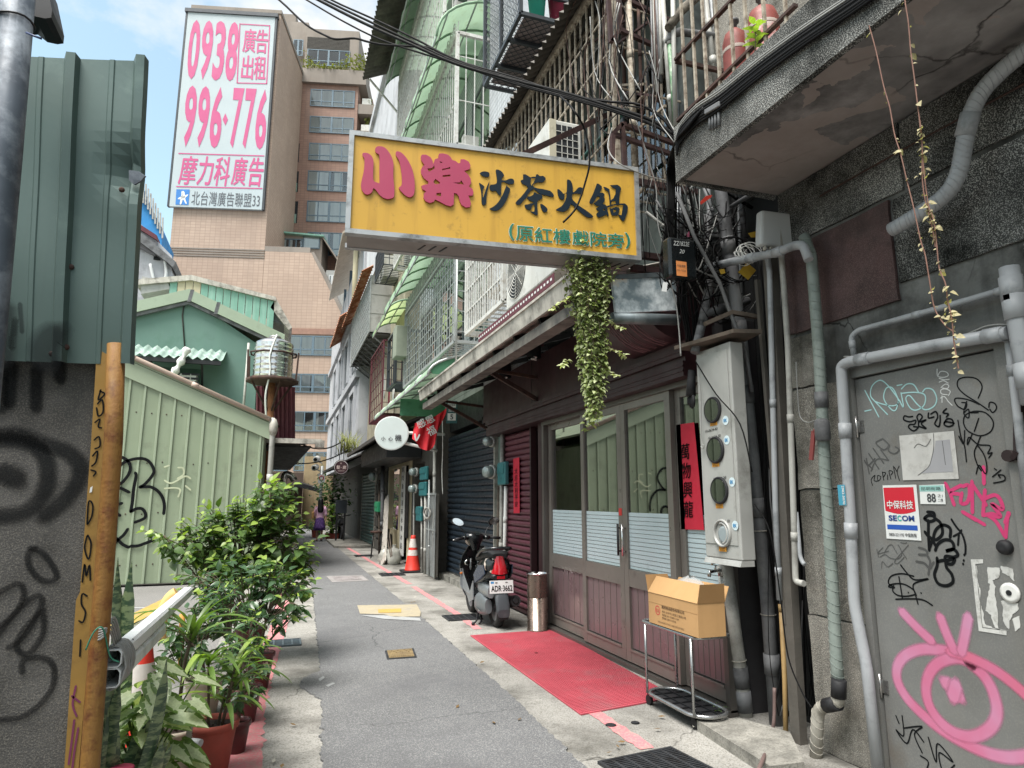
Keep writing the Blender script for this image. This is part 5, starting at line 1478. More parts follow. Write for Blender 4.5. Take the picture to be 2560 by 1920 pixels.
def cage(name,label,xf,xw,y0,y1,z0,z1,dv,dh,m,rb=.009,fw=.04,floor=True,diag=False,near_end=True,ovals=False,group=None,dfloor=.14):
 """window guard: front at xf, wall at xw"""
 t=thing(name,label,'window cage',(xf,(y0+y1)/2,z0),group)
 for(a,b)in(((xf,y0,z0),(xf,y1,z0)),((xf,y0,z1),(xf,y1,z1)),((xf,y0,z0),(xf,y0,z1)),((xf,y1,z0),(xf,y1,z1)),((xf,y0,z0),(xw,y0,z0)),((xf,y0,z1),(xw,y0,z1)),((xf,y1,z0),(xw,y1,z0))):
  part(t,'frame_bar',MB().bar(a,b,fw,fw,(0,0,1)if a[2]==b[2]else(1,0,0)),m)
 b=MB()
 y=y0+dv
 while y<y1-dv*.4:
  b.bar((xf,y,z0),(xf,y,z1),rb*1.6)
  y+=dv
 z=z0+dh
 while z<z1-dh*.4:
  b.bar((xf,y0,z),(xf,y1,z),rb*1.5)
  if near_end:b.bar((xf,y0,z),(xw,y0,z),rb*1.5)
  z+=dh
 if near_end:
  x=xf+.16
  while x<xw-.04:
   b.bar((x,y0,z0),(x,y0,z1),rb*1.6)
   x+=.16
 part(t,'bars',b,m,kind='stuff')
 if floor:
  b=MB()
  y=y0+dfloor
  while y<y1:
   b.bar((xf,y,z0),(xw,y,z0),rb*1.6)
   y+=dfloor
  b.bar(((xf+xw)/2,y0,z0-.01),((xf+xw)/2,y1,z0-.01),.03)
  part(t,'floor_bars',b,m,kind='stuff')
 if ovals:
  b=MB()
  y=y0+.12
  while y<y1-.2:
   for s in(1,.55):
    pts=[(xf-.01-.16*(math.sin(a*pi/16))**2*0,y+.10+.10*s*math.cos(a*pi/8),z1+.17+.16*s*math.sin(a*pi/8))for a in range(16)]
    b.tube(pts,rb*.9,5,closed=True)
   b.bar((xf,y,z1),(xf+.05,y,z1+.34),rb*1.4)
   y+=.24
  part(t,'scroll_bars',b,m,kind='stuff')
 return t
def canopy(name,label,xo,xw,zo,zw,y0,y1,n,m,group=None,bulge=.35,rib=None,endcap=True):
 """barrel canopy: sheets between bowed ribs, outer edge (xo,zo), wall edge (xw,zw)"""
 t=thing(name,label,'canopy',(xw,(y0+y1)/2,zo),group)
 K=8
 prof=[]
 for k in range(K+1):
  a=k/K*pi/2
  prof.append((xw+(xo-xw)*math.cos(a),zo+(zw-zo)*math.sin(a)))
 dy=(y1-y0)/n
 for i in range(n):
  a,b=y0+i*dy+.008,y0+(i+1)*dy-.008
  part(t,'sheet',MB().grid([[(x,a,z)for x,z in prof],[(x,b,z)for x,z in prof]],True),m)
 for i in range(n+1):
  y=y0+i*dy
  part(t,'rib',MB().tube([(x,y,z-.012)for x,z in prof],.024,6),rib or M['ribgreen'])
 b=MB()
 for k in(0,3,6):
  x,z=prof[k]
  b.bar((x,y0,z-.02),(x,y1,z-.02),.025)
 part(t,'purlin',b,rib or M['bargrey'],kind='stuff')
 return t
def corrugated(mb,p00,p01,p10,n,amp,nrm,per=2):
 """sheet spanned by p00->p01 (ridges repeat along this) and p00->p10"""
 p00,p01,p10,nrm=V(p00),V(p01),V(p10),V(nrm)
 rows=[]
 for i in range(n*4+1):
  f=i/(n*4)
  o_=nrm*amp*math.sin(i*pi/2)
  a=p00 .lerp(p01,f)+o_
  rows.append([a,a+(p10-p00)])
 return mb.grid(rows,True)
 # --- building over the restaurant (grey green tile) -------------------------------
part(REST,'wall',MB().box(XU,8,4.52,9.2,3.72,12.0),M['gtile'])
part(REST,'eave_slab',MB().box(3.05,3.3,4.6,9.2,6.95,7.1),M['gtile'])
window_x(REST,XU,4.75,6.3,4.5,5.9,3)
window_x(REST,XU,6.6,8.6,4.3,5.9,3)
window_x(REST,XU,4.75,6.5,7.6,9.0,3)
window_x(REST,XU,6.9,8.8,7.6,9.0,3)
w=MB()
rr=random.Random(8)
XG=2.62
c1=cage('window_cage','rust-flecked window cage under the corrugated awning above the sign',XG,XU,4.72,8.45,4.35,6.46,.135,.42,M['barrust'],.010,.05,dfloor=.2)
t=thing('corrugated_awning','dark corrugated awning over the rust-flecked cage','awning',(2.9,6.4,6.2))
part(t,'sheet',corrugated(MB(),(2.42,4.6,6.44),(2.42,8.6,6.44),(XU,4.6,7.05),34,.028,(-.5,0,.85)),M['corr'])
b=MB()
for x,z in((XG,6.51),(XG+.35,6.75)):
 b.bar((x,4.6,z),(x,8.6,z),.035)
part(t,'purlin',b,M['barrust'],kind='stuff')
part(REST,'white_tile_wall',MB().box(XU-.02,XU+.1,6.3,9.03,6.9,12.0),M['wtile'])
pipe('green painted pipe inside the rusty cage',[(2.85,4.9,5.15),(2.85,8.2,5.15)],.022,mat('green_pipe','#3f6f66',.6,dirt='#33433f'),joints=(.3,.6))
rr=random.Random(61)
t=thing('loose_wiring','loose wires and thin pipes strung over the rusty cages','cables',(2.6,5.2,4.6))
for i in range(30):
 x0,y0=rr.uniform(1440,1680),rr.uniform(-30,220)
 pts=[onX(rr.uniform(2.5,2.62),x0,y0),onX(2.55,x0+rr.uniform(-30,40),y0+rr.uniform(60,160)),onX(2.55,x0+rr.uniform(-30,60),y0+rr.uniform(180,300))]
 part(t,'wire',MB().tube(smooth_line(pts,4),rr.choice((.0035,.005,.007)),5),rr.choice((M['cable'],M['cable'],M['cable_gr'],M['rust'])))
for i in range(14):
 x0=rr.uniform(1470,1690)
 y1_=rr.uniform(180,400)
 part(t,'thin_pipe',MB().tube([onX(2.9,x0,-30),onX(2.9,x0+rr.uniform(5,14),y1_)],rr.uniform(.010,.020),6),rr.choice((M['barrust'],M['pvc_lt'],M['pvc_dk'],M['rust'])))
for i in range(9):
 x0,y0=rr.uniform(1450,1600),rr.uniform(-10,330)
 part(t,'batten',MB().bar(onX(2.8,x0,y0),onX(2.8,x0+rr.uniform(60,130),y0+rr.uniform(-90,30)),.02),rr.choice((M['barrust'],M['maroonsteel'])))
for i,(pts,lab)in enumerate((([(1521,0),(1528,106),(1549,75),(1547,-10)],'maroon steel bracket frame high above the sign'),([(1530,400),(1532,335),(1555,310),(1562,420)],'maroon steel bracket frame beside the sign end'))):
 q=[onY(4.45 if i else 4.6,*p)for p in pts]
 t=thing('steel_bracket',lab,'bracket',q[1])
 for a,bq in zip(q,q[1:]):
  part(t,'member',MB().bar(a,bq,.035),M['maroonsteel'])
 for d in((1,0),(1,1))if i else((0,1),(0,2)):
  a=q[2]if not i else q[1+d[1]]
  part(t,'member',MB().bar(q[1+d[1]]if not i else a,(q[1].x+.75,q[1].y+.1,(q[1+d[1]]if not i else a).z-.03),.035),M['maroonsteel'])
for k,(x0,y0,x1,y1,r_,m_,Y_,lab)in enumerate(((1570,-10,1588,420,.030,M['barrust'],4.62,'pale rust-streaked pipe at the near corner of the cage'),(1596,20,1607,360,.016,M['rust'],4.7,'thin reddish pipe behind the pale pipe'),(1655,-20,1682,340,.022,M['pvc_lt'],4.3,'pale upright pipe left of the green taped pipe'),(1760,-20,1790,210,.026,M['pvc_lt'],4.2,'pale upright pipe above the canopy, leftmost'),(1775,-20,1800,215,.018,M['pvc'],4.2,'grey upright pipe above the canopy'),(1808,-20,1830,180,.030,M['pvc_lt'],4.1,'pale upright pipe with couplings above the canopy'),(1862,-20,1850,60,.05,M['pvc_dk'],4.05,'thick dark pipe stub behind the red canisters'))):
 pipe(lab,[onY(Y_,x0,y0),onY(Y_,x1,y1)],r_,m_,joints=(.35,.75),n=8)
M['limetape']=mat('lime_taped_pipe','#5c8560',.5,var=.15,vs=12,dirt='#b3bcab',ds=14,da=.45)
pipe('bright green taped pipe on the corner of the cages',[onY(4.25,1674,100),onY(4.25,1682,210),onY(4.25,1690,330)],.022,M['limetape'],joints=(.02,.98),mj=M['pvc_lt'])
pipe('grey elbow pipe joining the green taped pipe',elbow([onY(4.25,1674,105),onY(4.25,1676,85),onY(4.2,1700,80),onY(4.2,1800,92)],.05),.032,M['pvc_dk'],joints=(.2,))
pipe('moss-grown old pipe sloping up out of the picture',[onY(4.2,1672,70),onY(4.2,1700,30),onY(4.2,1750,-15)],.04,mat('mossy_pipe','#6e675c',.9,var=.4,vs=20,dirt='#1d1b19',ds=12,da=.6))
t=thing('balcony_railing','rusty railing above the concrete canopy','railing',(2.62,3.0,4.13))
for a,bq in(((1694,303),(1990,12)),((1689,150),(1850,-20))):
 part(t,'rail',MB().bar(onX(2.6,*a),onX(2.6,*bq),.02,.03,(1,0,0)),M['rust'])
for x in(1716,1742,1768,1800,1835,1870,1914,1965):
 y=303-(x-1694)*.983
 p=onX(2.6,x,y)
 part(t,'baluster',MB().bar((2.6,p.y,4.13),(2.6,p.y,p.z+1.3),.018),M['barrust'])
part(t,'cross_bar',MB().bar(onX(2.6,1689,152),onX(3.0,1815,180),.03),M['rust'])
M['canred']=mat('faded_red_canister','#8a453e',.55,var=.12,vs=5,dirt='#6b3a33',ds=5,da=.35)
def canister(px,label,r,h):
 p=onX(2.78,*px)
 p.z=4.13
 t=thing('gas_canister',label,'canister',p,'red canisters on the canopy')
 part(t,'body',MB().lathe(p,[(r*.9,0),(r,.03),(r,h*.82),(r*.8,h*.93),(r*.35,h),(0.0,h)],20),M['canred'])
 part(t,'band',MB().lathe(p,[(r*1.02,h*.7),(r*1.03,h*.72),(r*1.02,h*.74)],20,cap0=False,cap1=False),mat('pale_label','#bfb0a6',.6)if 'pale_label' not in bpy.data.materials else bpy.data.materials['pale_label'])
 part(t,'valve',MB().lathe(p+V((0,0,h)),[(.02,-.01),(.02,.05),(.035,.055),(.035,.075)],10),M['pvc_dk'])
 return t,p
def mat_once(name,*a,**k):
 return bpy.data.materials[name]if name in bpy.data.materials else mat(name,*a,**k)
canister((1846,232),'faded red canister, left one without a label',.085,.62)
t,p=canister((1915,165),'red canister with a white label, right one',.10,.58)
lb=MB()
rows=[]
for k in range(9):
 a=math.radians(200+k*9)
 rows.append([(p.x+.1025*math.cos(a),p.y+.1025*math.sin(a),4.13+z)for z in(.12,.40)])
lb.grid(rows,True)
part(t,'label',lb,mat('canister_label','#c9b6b0',.6,var=.1,vs=30,dirt='#a83a3f',ds=28,da=.7))
# --- air conditioners ------------------------------------------------------------
def fan_grille(t,c,r,nrm=(-1,0,0)):
 c=V(c);nrm=V(nrm)
 part(t,'fan_recess',MB().lathe(c,[(r,.001),(r,.004)],24,nrm),M['grille'])
 b=MB()
 u,w_=_basis(nrm)
 k=r*.16
 while k<=r:
  b.tube([c+nrm*.012+(u*math.cos(a*pi/12)+w_*math.sin(a*pi/12))*k for a in range(24)],.004,4,closed=True)
  k+=r*.12
 for a in range(4):
  d=u*math.cos(a*pi/4)+w_*math.sin(a*pi/4)
  b.bar(c+nrm*.010-d*r,c+nrm*.010+d*r,.006)
 part(t,'fan_guard',b,M['acwhite'],kind='stuff')
def ac_unit(label,x0,x1,y0,y1,z0,z1,fan=True,coil_end=True,group='air conditioner units on the right-hand facades'):
 t=thing('air_conditioner',label,'air conditioner',(x0,(y0+y1)/2,z0),group)
 part(t,'case',MB().cbox(((x0+x1)/2,(y0+y1)/2,(z0+z1)/2),((x1-x0)/2,0,0),(0,(y1-y0)/2,0),(0,0,(z1-z0)/2),.015),M['acwhite'])
 if fan:
  r=min(z1-z0,y1-y0)*.42
  fan_grille(t,(x0,y1-r*1.15,(z0+z1)/2),r)
 if coil_end:
  part(t,'coil',MB().box(x0+.07,x1-.04,y0-.006,y0-.0005,z0+.04,z1-.05),M['grille'])
  b=MB()
  for k in range(1,4):
   x=x0+.07+(x1-x0-.11)*k/4
   b.bar((x,y0-.012,z0+.04),(x,y0-.012,z1-.05),.006)
  for k in range(1,5):
   z=z0+.04+(z1-z0-.09)*k/5
   b.bar((x0+.07,y0-.012,z),(x1-.04,y0-.012,z),.006)
  part(t,'coil_guard',b,M['acwhite'],kind='stuff')
  part(t,'corner_post',MB().box(x0+.002,x0+.07,y0-.01,y0-.0006,z0+.005,z1-.005),M['accream'])
 return t
ac_unit('large air conditioner with a wire coil guard, standing above the yellow sign',2.24,2.58,5.35,6.25,onY(5.35,1410,412).z,onY(5.35,1410,303).z)
ac_unit('white air conditioner with a round fan, behind the hanging vine',2.52,2.9,5.75,7.45,3.86,4.62,True,False)
t=thing('slotted_bracket','long maroon slotted angle bracket carrying the air conditioner over the awning','bracket',(2.4,6.9,3.66))
part(t,'angle',MB().box(2.38,2.385,5.6,8.2,3.62,3.72).box(2.385,2.46,5.6,8.2,3.62,3.626),M['barmaroon'])
b=MB()
for k in range(30):
 y=5.65+k*.086
 b.box(2.377,2.3795,y,y+.04,3.66,3.685)
part(t,'slot',b,M['p_white'],kind='stuff')
for y in(5.62,6.2,7.0,8.15):
 part(t,'arm',MB().box(2.46,3.3,y,y+.04,3.62,3.68),M['barmaroon'])
c3=cage('window_cage','white barred window cage just above the shop awning',2.52,XU,7.55,9.35,4.02,5.55,.115,.34,M['barwhite'],.012,.05,dfloor=.2)
# --- black mesh plant cage --------------------------------------------------------
t=thing('plant_cage','black mesh cage with plant pots jutting out high on the facade','window cage',(2.5,7.6,7.55))
x0,x1,y0,y1,z0,z1=2.5,3.3,6.85,8.4,7.56,9.4
for a,bq in(((x0,y0,z0),(x0,y1,z0)),((x0,y0,z0),(x1,y0,z0)),((x0,y1,z0),(x1,y1,z0)),((x0,y0,z0),(x0,y0,z1)),((x0,y1,z0),(x0,y1,z1)),((x0,y0,z0+.35),(x1,y0,z0+.35)),((x0,(y0+y1)/2,z0),(x0,(y0+y1)/2,z1)),((x0,7.35,z0),(x1,7.35,z0)),((x0,7.9,z0),(x1,7.9,z0))):
 part(t,'frame_bar',MB().bar(a,bq,.045,.05,(0,0,1)if a[2]==bq[2]else(1,0,0)),M['bardark'])
b=MB()
k=-2.0
while k<2.0:
 for s in(1,-1):
  for(ax,ay,bx,by)in((x0,y0+.0+k,x1,y0+k+s*.8),):
   P,Q=V((ax,ay+(0.8 if s<0 else 0),z0+.02)),V((bx,by+(0.8 if s<0 else 0),z0+.02))
   pts_=[P.lerp(Q,j/20)for j in range(21)if y0<=P.lerp(Q,j/20).y<=y1]
   if len(pts_)>1:b.bar(pts_[0],pts_[-1],.007)
 k+=.105
for s in(1,-1):
 k=-2.0
 while k<2.0:
  P,Q=V((x0,y0+k,z0)),V((x0,y0+k+1.84,z1))
  if s<0:P,Q=V((x0,P.y,z1)),V((x0,Q.y,z0))
  pts_=[P.lerp(Q,j/30)for j in range(31)if y0<=P.lerp(Q,j/30).y<=y1]
  if len(pts_)>1:b.bar(pts_[0],pts_[-1],.007)
  k+=.10
part(t,'mesh',b,M['bardark'],kind='stuff')
part(t,'base_board',MB().box(x0+.08,x1,y0+.08,y1-.05,z0+.035,z0+.05),mat('board_mauve','#8c8180',.8,dirt='#5c5453'))
for lab,c_,r_,h_,m_ in(('teal plastic pot in the black mesh cage',(2.78,7.0,7.62),.12,.36,mat('teal_pot','#2aa08a',.5)),('dark red bowl in the black mesh cage',(3.1,7.0,7.62),.16,.5,mat('crimson_pot','#7d1c38',.5))):
 solo('plant_pot',MB().lathe(c_,[(r_*.75,0),(r_,h_),(r_*1.08,h_),(r_*1.08,h_+.03),(r_*.9,h_+.03)],18),m_,lab,'plant pot')
 # --- white tiled building with green canopies ---------------------------------------
wb=building('tiled_apartment_block','white tiled apartment block with green barrel canopies over its cages',XU,9,9.2,17.2,3.5,15,M['wtile'])
w=MB()
for k in range(120):
 z=3.6+k*.095
 w.box(XU-.002,XU+.001,9.2,17.2,z,z+.008)
part(wb,'tile_joint',w,mat('tile_joint_grey','#777b7e',.9),kind='stuff')
part(wb,'end_pier',MB().box(3.08,3.4,8.62,10.05,3.7,14),M['wtile'])
w=MB()
for k in range(100):
 z=3.75+k*.1
 w.box(3.0785,3.0805,8.62,10.05,z,z+.007)
for k in range(14):
 y=8.68+k*.1
 w.box(3.0788,3.0802,y,y+.007,3.7,14)
part(wb,'tile_joint',w,mat('tile_joint_pale','#8b8f92',.9),kind='stuff')
w=MB()
rr=random.Random(5)
for fl in(4.4,7.7,11.0):
 window_x(wb,XU,9.9,11.9,fl+.1,fl+1.9,3)
 window_x(wb,XU,12.4,14.4,fl+.1,fl+1.9,3)
 window_x(wb,XU,14.9,16.8,fl+.1,fl+1.9,3)
XB=2.50
CG='galvanised window cages of the white tiled block'
cage('window_cage','long lattice window cage on the first upper floor below the sign',XB,XU,9.95,14.6,4.05,5.75,.19,.17,M['bargrey'],.009,.05,ovals=True,group=CG)
cage('window_cage','window cage on the second upper floor with scrolls under its canopy',XB,XU,10.1,16.6,7.55,9.7,.16,.85,M['barwhite'],.010,.06,ovals=True,group=CG)
cage('window_cage','window cage on the third upper floor at the top of the picture',XB,XU,11.2,16.8,10.95,13.1,.16,.7,M['barwhite'],.010,.06,ovals=True,group=CG)
GG='green barrel canopies over the window cages'
canopy('barrel_canopy','green barrel canopy over the first upper floor cage',2.12,XU,5.95,6.75,9.9,15.4,7,M['greensheet'],GG)
canopy('barrel_canopy','green barrel canopy with a lime edge over the second upper floor cage',2.12,XU,9.55,10.5,10.1,17.0,9,M['greensheet'],GG)
canopy('barrel_canopy','green barrel canopy over the topmost cage, cut by the picture edge',2.12,XU,13.0,14.0,11.0,17.4,8,M['greensheet'],GG)
rr=random.Random(14)
t=thing('stored_clutter','grey household clutter stored on the cage floor high up','clutter',(2.9,13,7.6))
for k in range(16):
 y=10.6+k*.37
 for zz in(7.6,10.99):
  s_=rr.uniform(.12,.3)
  part(t,'box',MB().box(2.62+rr.random()*.2,2.62+.2+rr.random()*.35,y,y+s_,zz,zz+rr.uniform(.1,.5)),rr.choice((M['pvc_dk'],M['boxgrey'],M['acwhite'],M['bardark'])))
canopy('barrel_canopy','low green barrel canopy just beyond the restaurant awning',2.2,XU,3.62,4.02,10.55,17.2,6,M['greensheet'],None,rib=M['bargrey'])
q=[(2.28,10.56,3.62)]+[(XU+(2.2-XU)*math.cos(k/8*pi/2),10.56,3.62+.40*math.sin(k/8*pi/2))for k in range(1,9)]+[(XU,10.56,3.62)]
solo('canopy_end_sheet',MB().prism(q,(0,.01,0)),M['deepgreen'],'half-round deep green end sheet of the low canopy','canopy end')
p=[onY(13.6,*c_)for c_ in((950,1046),(1066,990),(1066,1030),(1000,1048))]
solo('green_sheet',MB().prism([(2.28,13.7,3.30),(3.25,13.7,3.30),(3.25,13.7,3.66),(2.28,13.7,3.66)],(0,.012,0)),M['deepgreen'],'upright deep green plastic sheet under the low canopy','sheet')
pipe('thin grey pole running from the lattice cage to the awning',[onX(2.42,1143,640),onX(2.42,1140,912)],.016,M['bargrey'])
fw_=building('slanting_parapet_block','pale block with a bare white flank beyond the green canopies',2.62,8,17.3,24.5,9.3,16.2,M['greyrender'])
part(fw_,'ledge',MB().box(2.5,2.62,17.3,24.5,15.9,16.2),M['greyrender'])
t=thing('corrugated_awning','dark corrugated awning sticking out over the highest cages','awning',(2.0,14,14.3))
part(t,'sheet',corrugated(MB(),(1.55,12.2,13.5),(1.55,17.6,13.5),(2.7,12.2,14.1),30,.035,(-.4,0,.9)),M['corr'])
part(t,'strut',MB().bar((1.75,17.5,13.5),(2.6,17.5,12.6),.05),M['barwhite'])
# ---------------------------------------------------------------- ground floors farther up the alley, right-hand side
def xspan(X,x0,x1,y0,y1):
 ym,xm=(y0+y1)/2,(x0+x1)/2
 return onX(X,x1,ym).y,onX(X,x0,ym).y,onX(X,xm,y1).z,onX(X,xm,y0).z
def yspan(Y,x0,x1,y0,y1):
 ym,xm=(y0+y1)/2,(x0+x1)/2
 return onY(Y,x0,ym).x,onY(Y,x1,ym).x,onY(Y,xm,y1).z,onY(Y,xm,y0).z
M['meterteal']=mat('teal_meter_case','#2f6f73',.5,.1,var=.12,vs=8,dirt='#254a4c',ds=6,da=.3)
M['meterglass']=mat('meter_glass_dome','#8f9a98',.15,.2,var=.1)
M['creamdoor']=mat('cream_door_frame','#c0b698',.6,var=.08,vs=3)
M['stone']=mat('dark_stone_wall','#4a4742',.85,var=.3,vs=3,dirt='#25231f',ds=3,da=.5)
M['darksheet']=mat('dark_roof_sheet','#3f3b38',.8,var=.25,vs=3,dirt='#1d1b1a',ds=2,da=.4,streak='#6b645b',sa=.35)
M['cone']=mat('cone_orange','#d2392c',.5,var=.06,vs=4)
M['conewhite']=mat('cone_white_band','#c9c3bd',.5,var=.08,vs=14,dirt='#b06a5c',ds=16,da=.3)
M['terracotta']=mat('terracotta','#8d4034',.75,var=.12,vs=5,dirt='#6a3a30',ds=4,da=.3,streak='#a8685a',sa=.25)
M['soil']=mat('soil','#2c2019',.95,var=.4,vs=30,bump=.8,bs=60)
far=thing('row_house','low dark shop row with old sheet-metal eaves farther up the alley','building',(3.0,20,0))
w=MB()
w.box(3.02,3.6,13.45,14.62,0,3.3).box(3.02,3.6,15.75,16.1,0,3.3).box(3.02,3.6,19.5,22.1,0,3.3).box(3.02,3.6,26.0,45,0,3.2).box(2.95,3.6,16.1,19.5,2.55,3.3).box(3.02,3.6,14.62,15.75,2.4,3.3).box(3.02,3.6,22.1,26,2.5,3.3)
part(far,'wall',w,M['stone'])
part(far,'interior',MB().box(4.6,4.7,13,27,0,3.3).box(3.6,4.6,13,27,3.2,3.3),M['interior'])
w=MB()
w.box(2.96,3.06,19.32,19.5,0,2.55).box(2.96,3.06,16.1,16.28,0,2.55).box(2.965,3.06,16.28,19.32,2.42,2.55).box(2.98,3.04,17.6,17.72,0,2.42)
part(far,'door_frame',w,M['creamdoor'])
part(far,'shop_pane',MB().box(3.03,3.04,17.72,19.32,.75,2.42),M['pane'])
part(far,'sill_panel',MB().box(3.0,3.05,17.72,19.32,0,.75),M['creamdoor'])
roller_shutter('roller_shutter','dark green roller shutter of a far shop',2.98,22.2,25.9,.06,2.5,.115,M['green_sh'],M['paleframe'])
for(x0,x1,y0,y1,lab)in((1001,1010,1166,1390,'tall narrow notice board in the shop doorway, with rows of small writing'),(1012,1020,1180,1345,'dark glass door strip beside the tall notice board')):
 a,b_,z0,z1=xspan(2.93,x0,x1,y0,y1)
 t=thing('notice_board',lab,'notice board',(2.93,(a+b_)/2,z0))
 part(t,'board',MB().box(2.93,2.95,a,b_,z0,z1),M['white']if x0<1010 else M['black'])
 if x0<1010:
  fr=Frame((2.929,b_,z0),(0,-1,0),(0,0,1))
  g=MB()
  for k,ch in enumerate('燒肉飯麵湯茶水果冰品'):
   write(g,fr,ch,(b_-a)*.18,(z1-z0)*(.93-k*.095),(z1-z0)*.06,width=(b_-a)*.55,bold=.02)
  part(t,'lettering',g,M['p_dark'])
P0,P1=onZ(0.02,958,1410),onX(2.78,967,1243)
t=thing('leaning_board','long white board with faded lettering leaning in front of the far shop','board',P0)
d_=P1-P0
part(t,'board',MB().bar(P0,P1,.26,.03,(-1,-.35,.1)),mat('aged_white_board','#bdb7ae',.7,var=.1,vs=4,dirt='#8a8378',ds=4,da=.4))
fr=Frame(P0+V((-.02,-.012,0)),d_,V((0,0,1)))
u_=d_.normalized()
n_=V((-1,-.35,.1));n_=(n_-u_*n_.dot(u_)).normalized()
fr=Frame(P0+n_*.017+u_.cross(n_)*-.08,u_,n_.cross(u_))
g=MB()
for k in range(7):
 write(g,fr,'豆花冰店營業中'[k],.2+k*.28,.0,.13,bold=.01)
part(t,'lettering',g,M['g_grey'],kind='stuff')
def eave(label,pts,th=.05,m=None,ribs=True):
 t=thing('sheet_eave',label,'awning',sum((V(p)for p in pts),V())/4)
 part(t,'sheet',MB().prism(pts,(0,0,th)),m or M['darksheet'])
 b=MB()
 a,bq,c,d=[V(p)for p in pts]
 for k in range(1,9):
  b.bar(a.lerp(bq,k/9)-V((0,0,.03)),d.lerp(c,k/9)-V((0,0,.03)),.05)
 part(t,'rafter',b,M['black'],kind='stuff')
 part(t,'edge_trim',MB().bar(a,bq,.06,.09,(0,0,1)),M['darksheet'])
 return t
eave('old sheet-metal eave behind the round white sign',[(2.05,14.2,3.0),(2.05,22.5,3.0),(3.1,22.5,3.45),(3.1,14.2,3.45)])
eave('old drooping sheet-metal eave above the round maroon sign',[(1.85,22.7,2.75),(1.75,35,2.8),(3.0,35,3.3),(3.0,22.7,3.3)])
w=MB().box(2.2,3.0,14.9,19.9,2.5,2.95)
part(far,'sign_band',w,M['black'])
def round_meter(label,p,r,m_case=True,X=None):
 t=thing('electric_meter',label,'electric meter',p,'electricity meters on the shop piers')
 part(t,'base',MB().lathe(p,[(r*1.1,0),(r*1.1,.05),(r,.06)],18,(-1,-.4,0)),M['boxgrey'])
 part(t,'dome',MB().lathe(p+V((-1,-.4,0)).normalized()*.06,[(r*.92,0),(r*.9,.08),(r*.7,.11),(0.0,.12)],18,(-1,-.4,0)),M['meterglass'])
 return t
def case(label,X,x0,x1,y0,y1,d=.07,m=None):
 a,b_,z0,z1=xspan(X,x0,x1,y0,y1)
 t=thing('meter_case',label,'meter box',(X+d/2,(a+b_)/2,z0))
 part(t,'case',MB().cbox((X+d/2,(a+b_)/2,(z0+z1)/2),(d/2,0,0),(0,(b_-a)/2,0),(0,0,(z1-z0)/2),.02),m or M['meterteal'])
 part(t,'hood',MB().box(X-.012,X-.0005,a+.03,b_-.03,(z0+z1)/2,z1-.03),m or M['meterteal'])
 return t
round_meter('round glass meter beside the blue shutter, behind the scooter mirror',onX(3.1,1233,1180),.10)
round_meter('upper round meter on the pier above the first one',onX(3.1,1233,1105),.075)
case('dark teal meter case on the pier between the shutters',3.12,1243,1262,1155,1212)
for lab,x0,x1,y0,y1 in(('upper teal meter case on the gate pillar',1049,1064,1167,1200),('lower teal meter case on the gate pillar',1047,1062,1205,1240),('small teal box with a paper slip near the gate',1039,1050,1266,1303)):
 case(lab,2.85,x0,x1,y0,y1)
round_meter('round meter left of the upper teal case',onX(2.82,1042,1180),.09)
round_meter('round meter left of the lower teal case',onX(2.82,1040,1222),.09)
round_meter('round meter on the pole before the green shutter',onX(2.6,938,1192),.14)
for i,(x0,y0,x1,y1,X_,r_,m_)in enumerate(((1256,1060,1252,1500,3.2,.035,M['pvc_lt']),(1247,1215,1244,1480,3.2,.025,M['wood']),(1265,1215,1259,1500,3.2,.03,M['white']),(1087,1080,1085,1445,2.95,.035,M['pvc_lt']),(1073,1200,1072,1440,2.9,.018,M['bargrey']),(1064,1240,1062,1435,2.9,.03,M['pvc_lt']),(1054,1240,1054,1430,2.9,.02,M['pvc_lt']),(1035,1230,1034,1410,2.95,.022,M['pvc_lt']),(957,1160,955,1380,2.7,.055,M['pvc_dk']),(948,1200,948,1385,2.7,.03,M['wood']))):
 labs=['white pipe on the pier left of the maroon shutter','thin wooden lath beside the pier pipes','short white pipe next to the maroon shutter guide','pale post at the far edge of the blue shutter','thin grey bar of the gate pillar','pale pipe below the teal meter cases','second pale pipe below the teal meter cases','pale pipe left of the orange cone','dark pole with tangled cables before the green shutter','wooden post beside the dark pole']
 pipe(labs[i],[onX(X_,x1,y1),onX(X_,x0,y0)],r_,m_,'post' if 'post' in labs[i]or 'pole' in labs[i]else 'pipe',joints=(.3,.7),cat='post' if 'post' in labs[i]or 'pole' in labs[i]else 'pipe',n=8)
a,b_,z0,z1=xspan(2.9,1064,1084,1235,1440)
t=thing('barred_gate','narrow barred gate beside the blue shutter','gate',(2.9,(a+b_)/2,z0))
g=MB()
for k in range(9):
 y=a+(b_-a)*k/8
 g.bar((2.92,y,z0),(2.92,y,z1),.018)
part(t,'bars',g,M['bargrey'],kind='stuff')
part(t,'frame',MB().bar((2.92,a,z1),(2.92,b_,z1),.04).bar((2.92,a,z0+.9),(2.92,b_,z0+.9),.03),M['bargrey'])
part(t,'back_panel',MB().box(2.98,3.0,a,b_,z0,z1),M['stone'])
pts=[onX(2.86,1068+8*math.cos(a_*pi/10),1283+13*math.sin(a_*pi/10))for a_ in range(20)]
solo('hose_ring',MB().tube(pts,.02,6,closed=True),M['pvc_lt'],'pale hose coiled on the barred gate','hose')
